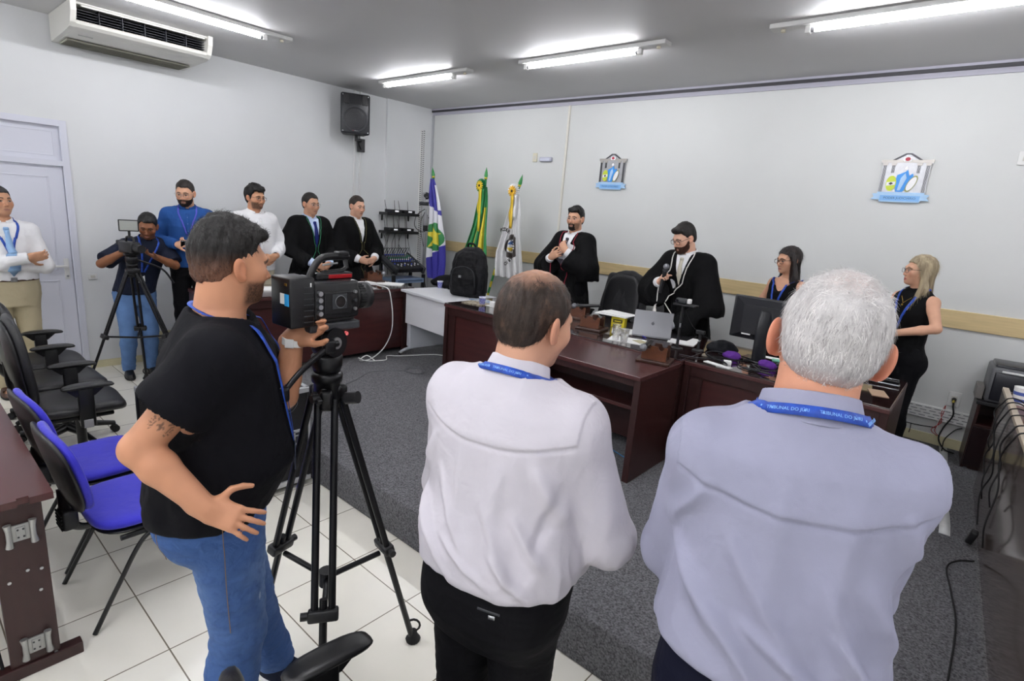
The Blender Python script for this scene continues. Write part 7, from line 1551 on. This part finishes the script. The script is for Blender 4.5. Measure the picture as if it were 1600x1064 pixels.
for i, ch in enumerate('PODER JUDICIÁRIO'):
    a = math.radians(112 - i * 12.2); c = Vector((2.11, 0, 1.47)); R_ = .215; pos = c + Vector((R_ * .72 * math.cos(a), 0, R_ * math.sin(a))); T = axes(Vector((pos.x - 1.62, -.545 + .42, pos.z - PLAT)), (math.sin(a), 0, -math.cos(a)), (math.cos(a), 0, math.sin(a)))
    if ch != ' ': text_into(lt, ch, .060, ink, T, .0005, bold=.0022)
o = lt.build('lettering', None, f3)

# ------------------------------------------------------------------ sound corner
def shelf(label, z, items):
    t = thing('equipment_shelf', label, 'shelf', (.035, -.66, z)); MB().boxb((0, -.29, -.02), (.20, .29, .02), M_BLACK, .004).build('tray', None, t)
    for y in (-.24, .24): MB().boxb((0, y - .01, -.10), (.014, y + .01, -.02), M_BLACK).build('bracket', None, t)
    return t
shelf('upper black wall shelf with wireless receivers in the corner', 1.745, 2); shelf('lower black wall shelf with wireless receivers in the corner', 1.485, 3)
def receiver(label, y, z):
    t = thing('wireless_receiver', label, 'receiver', (.14, y, z), 0, 'wireless microphone receivers'); MB().boxb((-.07, -.095, 0), (.085, .095, .042), M_BLACK, .004).build('housing', None, t); MB().boxb((.085, -.03, .010), (.088, .035, .032), mat('label_white', '#e9e9ea', .4, emit='#e9eaf0', estr=.25), .001).build('display', None, t)
    for q in (-1, 1): MB().cyl((-.06, q * .075, .03), (-.09, q * .085, .17), .0045, .003, M_BLACK, 8).build('antenna', None, t)
receiver('wireless receiver with lit display on the upper shelf, left one', -.78, 1.766); receiver('wireless receiver with lit display on the upper shelf, right one', -.54, 1.766); receiver('wireless receiver on the lower shelf, left one', -.79, 1.506); receiver('wireless receiver on the lower shelf, right one, near the flag', -.55, 1.506)
hc = MB(); rg = random.Random(2)
for i in range(9):
    y = -.90 + .055 * i; hc.tube(bez([(.08, y, 1.73 if i % 2 else 1.47), (.06 + .03 * rg.random(), y + rg.uniform(-.05, .05), 1.3), (.07 + .05 * rg.random(), y + rg.uniform(-.08, .08), 1.1), (.12, y + rg.uniform(-.05, .05), .86)]), .0035, M_RUBBER, 5)
tag(hc.build('hanging_cables'), 'black cables hanging from the wall shelves down to the mixing desk', 'cable', kind='stuff')
mx = thing('mixing_desk', 'black sound mixing desk tilted on a stand behind the lawyers desk', 'mixer', (.36, -.76, 1.06)); T = Matrix.Rotation(math.radians(24), 4, 'Y')
b = MB(); b.box((0, 0, 0), (.42, .46, .07), M_BLACK, .01, M=T); b.box((0, -.245, -.005), (.46, .035, .10), M_DGREY, .01, M=T); b.box((0, .245, -.005), (.46, .035, .10), M_DGREY, .01, M=T); b.build('console', None, mx)
kn = [mat('knob_blue', '#4a5ed0', .4), mat('knob_grey', '#9a9ca4', .4), mat('knob_green', '#4fa87a', .4), mat('knob_white', '#e0e0e4', .4)]
for r_ in range(5):
    k = MB()
    for c in range(12): k.cyl((-.17 + r_ * .045, -.20 + c * .036, .035), (-.17 + r_ * .045, -.20 + c * .036, .052), .008, .006, kn[(r_ + (c > 9)) % 4], 8, M=T)
    k.build('knob_row', None, mx)
fd = MB()
for c in range(12): fd.box((.11 + .03 * ((c * 7) % 5 - 2) / 2, -.20 + c * .036, .041), (.022, .012, .014), kn[3 if c % 4 else 0], .002, M=T)
fd.build('fader', None, mx)
wl_ = MB()
for i in range(10): y = -.20 + i * .044; wl_.tube(bez([(-.19, y, .05), (-.20, y + .02, .12), (-.25, y + .03, .10), (-.27, y + .02, .0)]), .004, M_RUBBER, 5, M=T)
wl_.build('patch_cables', None, mx)
ms = thing('mixer_stand', 'black frame stand with a pale blue rack unit under the mixing desk', 'stand', (.36, -.76, PLAT))
for q in (-1, 1):
    l = MB(); l.boxb((-.16, q * .27 - .02, 0), (-.12, q * .27 + .02, .84), M_BLACK, .004); l.boxb((.14, q * .27 - .02, 0), (.18, q * .27 + .02, .66), M_BLACK, .004); l.boxb((-.20, q * .27 - .025, 0), (.24, q * .27 + .025, .03), M_BLACK, .004); l.tube([(-.14, q * .27, .84), (.16, q * .27, .70)], .018, M_BLACK, 8); l.build('side_frame', None, ms)
MB().boxb((-.12, -.25, .55), (.20, .25, .61), mat('rack_blue', '#8fa6c8', .4, .3), .003).build('rack_unit', None, ms); MB().boxb((.2, -.22, .57), (.203, .22, .595), mat('rack_face', '#5f7390', .4, .4), .001).build('front_plate', None, ms); MB().boxb((-.10, -.25, .30), (.18, .25, .40), M_BLACK, .003).build('rack_unit', None, ms)
pz = thing('remote_camera_stand', 'grey remote camera on a metal pole in front of the star flag', 'camera', (.33, -.33, PLAT)); b = MB(); b.cyl((0, 0, .02), (0, 0, 1.30), .022, m=M_STEEL, n=14); b.cyl((0, 0, 1.25), (0, 0, 1.60), .015, m=M_STEEL, n=14); b.build('pole', None, pz)
c = MB(); c.cyl((0, 0, 1.28), (0, 0, 1.36), .034, m=M_BLACK, n=14); c.box((0, 0, 1.44), (.06, .06, .16), mat('clamp_grey', '#b0b0b4', .4, .3), .01); c.build('clamp', None, pz); h = MB(); h.box((0, 0, 1.675), (.15, .15, .05), M_DGREY, .012); h.box((0, 0, 1.70), (.12, .12, .02), mat('clamp_grey', '#b0b0b4'), .006); h.build('camera_base', None, pz); h = MB()
for q in (-1, 1): h.box((.02, q * .062, 1.77), (.06, .016, .13), mat('clamp_grey', '#b0b0b4'), .006)
h.sphere((0, 0, 1.79), .052, M_DGREY, 18); h.build('camera_head', None, pz); h = MB(); h.cyl((.02, -.03, 1.79), (.062, -.065, 1.79), .030, m=M_BLACK_G, n=18); h.build('lens', None, pz)
k = MB(); k.tube(bez([(-.02, .0, 1.60), (-.06, -.12, 1.50), (-.05, -.16, 1.35), (0, -.08, 1.27), (.02, .04, 1.30), (.03, .08, 1.40), (0, .04, 1.50)]), .005, M_RUBBER, 6); k.tube(bez([(.0, -.02, 1.55), (.05, -.13, 1.42), (.03, -.10, 1.25), (.0, -.02, 1.05)]), .004, M_RUBBER, 6); k.build('looped_cable', None, pz)
for i in range(3): a = math.radians(40 + 120 * i); MB().tube([(0, 0, .62), (.15 * math.cos(a), .15 * math.sin(a), .012)], .013, M_CHROME, 8).build('leg', None, pz)

# ------------------------------------------------------------------ tripods and cameras
def tube_leg(t, apex, foot, r, twin=True, mid=.52, foot_m=True, spread=.028):
    apex = Vector(apex); foot = Vector(foot); d = foot - apex; side = d.cross(Vector((0, 0, 1))).normalized() * spread; m_ = apex + d * mid
    l = MB()
    if twin:
        for q in (-1, 1): l.cyl(apex + side * q, m_ + side * q, r, m=M_TRI, n=12)
    else: l.cyl(apex, m_, r * 1.2, m=M_TRI, n=12)
    l = l.build('leg', None, t); b = MB(); u = d.normalized(); b.box((0, 0, 0), (.10 if twin else .05, .04, .045), M_BLACK, .008, M=axes(m_, side, u)); b.cyl(m_ + side * 1.5, m_ + side * 2.6, .014, m=M_BLACK, n=10); b.build('leg_clamp', None, l)
    MB().cyl(m_ - d * .04, foot - u * .02, r * 1.05, m=M_TRI, n=12).build('lower_tube', None, l); f = MB(); f.lathe([(0, 0), (.030, 0), (.034, .012), (.022, .03), (.014, .055), (0, .055)], M_RUBBER, 14, Matrix.Translation(foot)); f.tube([tuple(foot + Vector((.0, .0, .05)) + Vector((.020 * math.sin(a), .020 * math.sin(a), .030 - .030 * math.cos(a)))) for a in [2 * math.pi * i / 12 for i in range(12)]], .005, M_RUBBER, 6, closed=True); f.build('rubber_foot', None, l); return l
M_TRI = mat('tripod_black', '#121216', .32, .3); M_REDP = mat('red_anodised', '#b0141e', .35, .4)
tp = thing('tripod', 'tall black twin-tube tripod carrying the cinema camera', 'tripod', (5.115, -4.80, 0)); A = Vector((0, 0, 1.235))
b = MB(); b.lathe([(0, 1.19), (.040, 1.19), (.045, 1.22), (.045, 1.285), (.052, 1.29), (.054, 1.315), (.045, 1.325), (0, 1.325)], M_TRI, 28); b.box((.0, .0, 1.245), (.085, .085, .07), M_TRI, .02); b.build('shoulder', None, tp)
feet = [(.055, .395, 0), (-.40, -.10, 0), (.355, -.235, 0)]; mids = []
for f in feet:
    u = Vector((f[0], f[1], 0)).normalized(); a = A + u * .042; tube_leg(tp, a, f, .0125, True, .56); mids.append(a + (Vector(f) - a) * .50)
    MB().box((0, 0, 0), (.042, .058, .07), M_TRI, .012, M=axes(a + Vector((0, 0, .0)), u.cross(Vector((0, 0, 1))), u)).build('leg_hinge', None, tp)
sprd = MB(); cpt = Vector((0, 0, .50)); sprd.cyl(cpt - Vector((0, 0, .03)), cpt + Vector((0, 0, .03)), .03, m=M_TRI, n=14)
for m_ in mids: sprd.cyl(cpt, m_ - Vector((0, 0, .10)), .011, m=M_TRI, n=8)
sprd.build('spreader', None, tp); MB().cyl((.075, .03, 1.24), (.115, .05, 1.25), .022, m=M_BLACK, n=12).build('lock_knob', None, tp)
k = MB(); k.box((.045, -.065, 1.25), (.05, .02, .022), M_BLACK, .006, rot=(0, .5, 0)); k.cyl((.045, -.06, 1.25), (.045, -.085, 1.25), .014, m=M_BLACK, n=10); k.build('lever', None, tp)
# fluid head
hd = thing('fluid_head', 'black fluid pan head with a red-ringed pan bar on the tall tripod', 'tripod head', (5.115, -4.80, 1.325)); hd.scale = (.9, .9, 1.13); b = MB(); b.lathe([(0, 0), (.05, 0), (.058, .02), (.058, .05), (.045, .06), (0, .06)], M_TRI, 24); b.box((0, 0, .095), (.085, .10, .085), M_TRI, .02); b.cyl((-.062, 0, .10), (.066, 0, .10), .045, m=M_TRI, n=24); b.build('head_body', None, hd)
MB().boxb((-.055, -.10, .135), (.055, .11, .160), M_DGREY, .005).build('camera_plate', None, hd); MB().cyl((.066, 0, .10), (.074, 0, .10), .018, m=M_STEEL, n=14).build('tilt_knob', None, hd); MB().cyl((.055, .045, .125), (.067, .045, .125), .006, m=mat('red_button', '#d86a6a', .4, emit='#ff6a6a', estr=.12), n=12).build('lamp', None, hd)
pb = MB(); pts = bez([(.075, .0, .10), (.09, -.05, .095), (.10, -.16, .04), (.105, -.24, -.02)]); pb.tube(pts, .0095, M_TRI, 10); pb.box((.09, -.045, .098), (.03, .045, .04), M_TRI, .008); pb.box((.105, -.235, -.015), (.035, .05, .045), M_TRI, .01); pb = pb.build('pan_bar', None, hd)
e0 = Vector((.105, -.235, -.016)); u = (Vector((.115, -.46, -.20)) - e0).normalized(); MB().cyl(e0, e0 + u * .13, .0095, m=M_TRI, n=12).build('bar_tube', None, pb); MB().cyl(e0 + u * .125, e0 + u * .14, .017, m=M_REDP, n=16).build('red_ring', None, pb); g = MB(); g.cyl(e0 + u * .14, e0 + u * .29, .0165, .0175, M_RUBBER, 16); g.build('grip', None, pb); MB().cyl(e0 + u * .29, e0 + u * .296, .0175, m=M_REDP, n=16).build('end_ring', None, pb)
# cinema camera (points to +y)
cm = thing('cinema_camera', 'black cinema camera with a top handle and battery on the tall tripod', 'camera', (5.115, -4.80, 1.507), math.radians(4)); cm.scale = (.82, .82, .84); M_CAMB = mat('camera_black', '#141417', .38, bump=.15, bscale=400, bdist=.001)
b = MB(); b.boxb((-.065, -.10, .012), (.065, .115, .165), M_CAMB, .014); b.boxb((-.05, -.095, 0), (.05, .10, .014), M_CAMB, .004); b.boxb((.064, -.06, .035), (.072, .07, .125), M_CAMB, .006); b.build('camera_body', None, cm)
p_ = MB(); p_.boxb((.071, -.025, .055), (.075, .045, .115), M_DGREY, .003); p_.cyl((.074, .012, .085), (.079, .012, .085), .022, m=M_BLACK_G, n=20); p_.tube([(.076, .012 + .024 * math.cos(a), .085 + .024 * math.sin(a)) for a in [2 * math.pi * i / 16 for i in range(16)]], .002, M_GREY, 6, closed=True); p_.build('fan_port', None, cm)
for i in range(4): MB().cyl((.064, -.082, .045 + i * .026), (.084, -.084, .045 + i * .026), .0095, m=M_STEEL, n=14).build('connector', None, cm)
for i in range(3): MB().cyl((.064, .088, .05 + i * .035), (.075, .088, .05 + i * .035), .007, m=M_STEEL if i != 1 else M_DGREY, n=12).build('connector', None, cm)
v = MB(); v.boxb((-.068, -.205, -.005), (.068, -.10, .185), M_CAMB, .008)
for i in range(7): v.boxb((.0675, -.150, .015 + i * .022), (.0695, -.105, .018 + i * .022), M_DGREY)
v = v.build('battery', None, cm); MB().boxb((.0, -.207, .085), (.028, -.2045, .125), M_PAPER, .001).build('label', None, v); MB().boxb((.030, -.207, .080), (.058, -.2045, .125), mat('blue_label', '#2f9fe0', .4), .001).build('blue_label', None, v); MB().boxb((.03, -.207, .155), (.046, -.2045, .165), mat('gold', '#c9a24a'), .001).build('maker_badge', None, v); MB().boxb((.0685, -.122, .150), (.0705, -.117, .165), M_WHITE).build('indicator', None, v)
l = MB(); T = Matrix.Translation((0, .115, .088)) @ Matrix.Rotation(-math.pi / 2, 4, 'X'); l.lathe([(0, 0), (.058, 0), (.058, .012), (.052, .016), (.052, .05), (.056, .054), (.056, .085), (.050, .088), (.047, .082), (0, .07)], M_BLACK, 28, T)
for i in range(24): a = 2 * math.pi * i / 24; l.box((.0535 * math.cos(a), .0535 * math.sin(a), .034), (.003, .006, .028), M_RUBBER, 0, rot=(0, 0, a), M=T)
l = l.build('lens', None, cm); MB().lathe([(0, .078), (.03, .076), (.044, .072)], mat('lens_glass', '#1a2030', .03), 24, T).build('front_glass', None, l)
h = MB(); h.tube(bez([(0, -.085, .165), (0, -.06, .215), (0, -.02, .250), (0, .06, .255), (0, .10, .252)]), .014, M_CAMB, 10, flat=1.2); h.tube([(0, .085, .255), (0, .095, .21), (0, .07, .195), (0, -.02, .190)], .010, M_CAMB, 8); h.boxb((-.018, -.06, .165), (.018, .115, .192), M_CAMB, .006); h.boxb((-.02, .045, .258), (.02, .095, .275), M_CAMB, .005); h = h.build('top_handle', None, cm)
MB().boxb((-.0185, -.005, .168), (.0195, .11, .186), M_REDP, .004).build('red_plate', None, cm); MB().tube([(.0, -.02, .222), (.0, .05, .228)], .004, M_STEEL, 6).build('handle_rod', None, h); MB().boxb((-.055, -.105, .165), (.0, -.075, .180), M_STEEL, .003).build('rear_catch', None, cm); MB().boxb((-.075, -.06, .10), (-.065, .09, .155), M_CAMB, .006).build('side_screen', None, cm)

# far tripod with the small video camera
ft = thing('tripod', 'thinner black tripod in the far left corner carrying a small video camera', 'tripod', (1.02, -4.28, 0)); A = Vector((0, 0, 1.12)); b = MB(); b.lathe([(0, 1.08), (.045, 1.08), (.05, 1.15), (.04, 1.17), (0, 1.17)], M_TRI, 20); b.box((0, 0, 1.13), (.10, .10, .06), M_TRI, .015); b.build('shoulder', None, ft); mids = []
for f in ((.02, -.46, 0), (-.36, .14, 0), (.36, .32, 0)):
    u = Vector((f[0], f[1], 0)).normalized(); a = A + u * .045; tube_leg(ft, a, f, .011, True, .50, spread=.02); mids.append(a + (Vector(f) - a) * .5)
s_ = MB()
for m_ in mids: s_.cyl((0, 0, .52), m_, .009, m=M_TRI, n=8)
s_.build('spreader', None, ft)
h = MB(); h.lathe([(0, 1.17), (.045, 1.17), (.045, 1.20), (0, 1.20)], M_TRI, 20); h.box((0, 0, 1.235), (.09, .09, .075), M_TRI, .02); h.box((0, 0, 1.28), (.07, .11, .018), M_TRI, .004); h.build('pan_head', None, ft); MB().tube(bez([(.0, .05, 1.23), (.05, .22, 1.15), (.08, .30, 1.02)]), .009, M_TRI, 8).build('pan_bar', None, ft)
vc = thing('video_camera', 'small black video camera held by the man in the navy polo', 'camera', (1.00, -4.28, 1.290), math.radians(-75)); b = MB(); b.boxb((-.045, -.10, 0), (.045, .09, .10), M_CAMB, .012); b.build('camera_body', None, vc); l = MB(); l.cyl((0, .09, .05), (0, .17, .05), .036, m=M_BLACK, n=20); l.build('lens', None, vc); MB().boxb((-.03, -.16, .06), (.03, -.09, .105), M_BLACK, .01).build('viewfinder', None, vc); MB().tube(bez([(0, -.05, .10), (0, -.03, .14), (0, .05, .14), (0, .07, .10)]), .010, M_CAMB, 8).build('handle', None, vc)
lpn = thing('camera_light', 'small square light panel mounted on top of the far video camera', 'light panel', (1.01, -4.28, 1.432), math.radians(78)); MB().cyl((0, 0, .0), (0, 0, .05), .01, m=M_BLACK, n=10).build('mount', None, lpn); MB().boxb((-.075, -.012, .05), (.075, .015, .15), M_BLACK, .006).build('panel_frame', None, lpn); MB().boxb((-.066, -.0145, .058), (.066, -.011, .142), mat('diffuser_grey', '#a9aca6', .35), .003).build('diffuser', None, lpn)
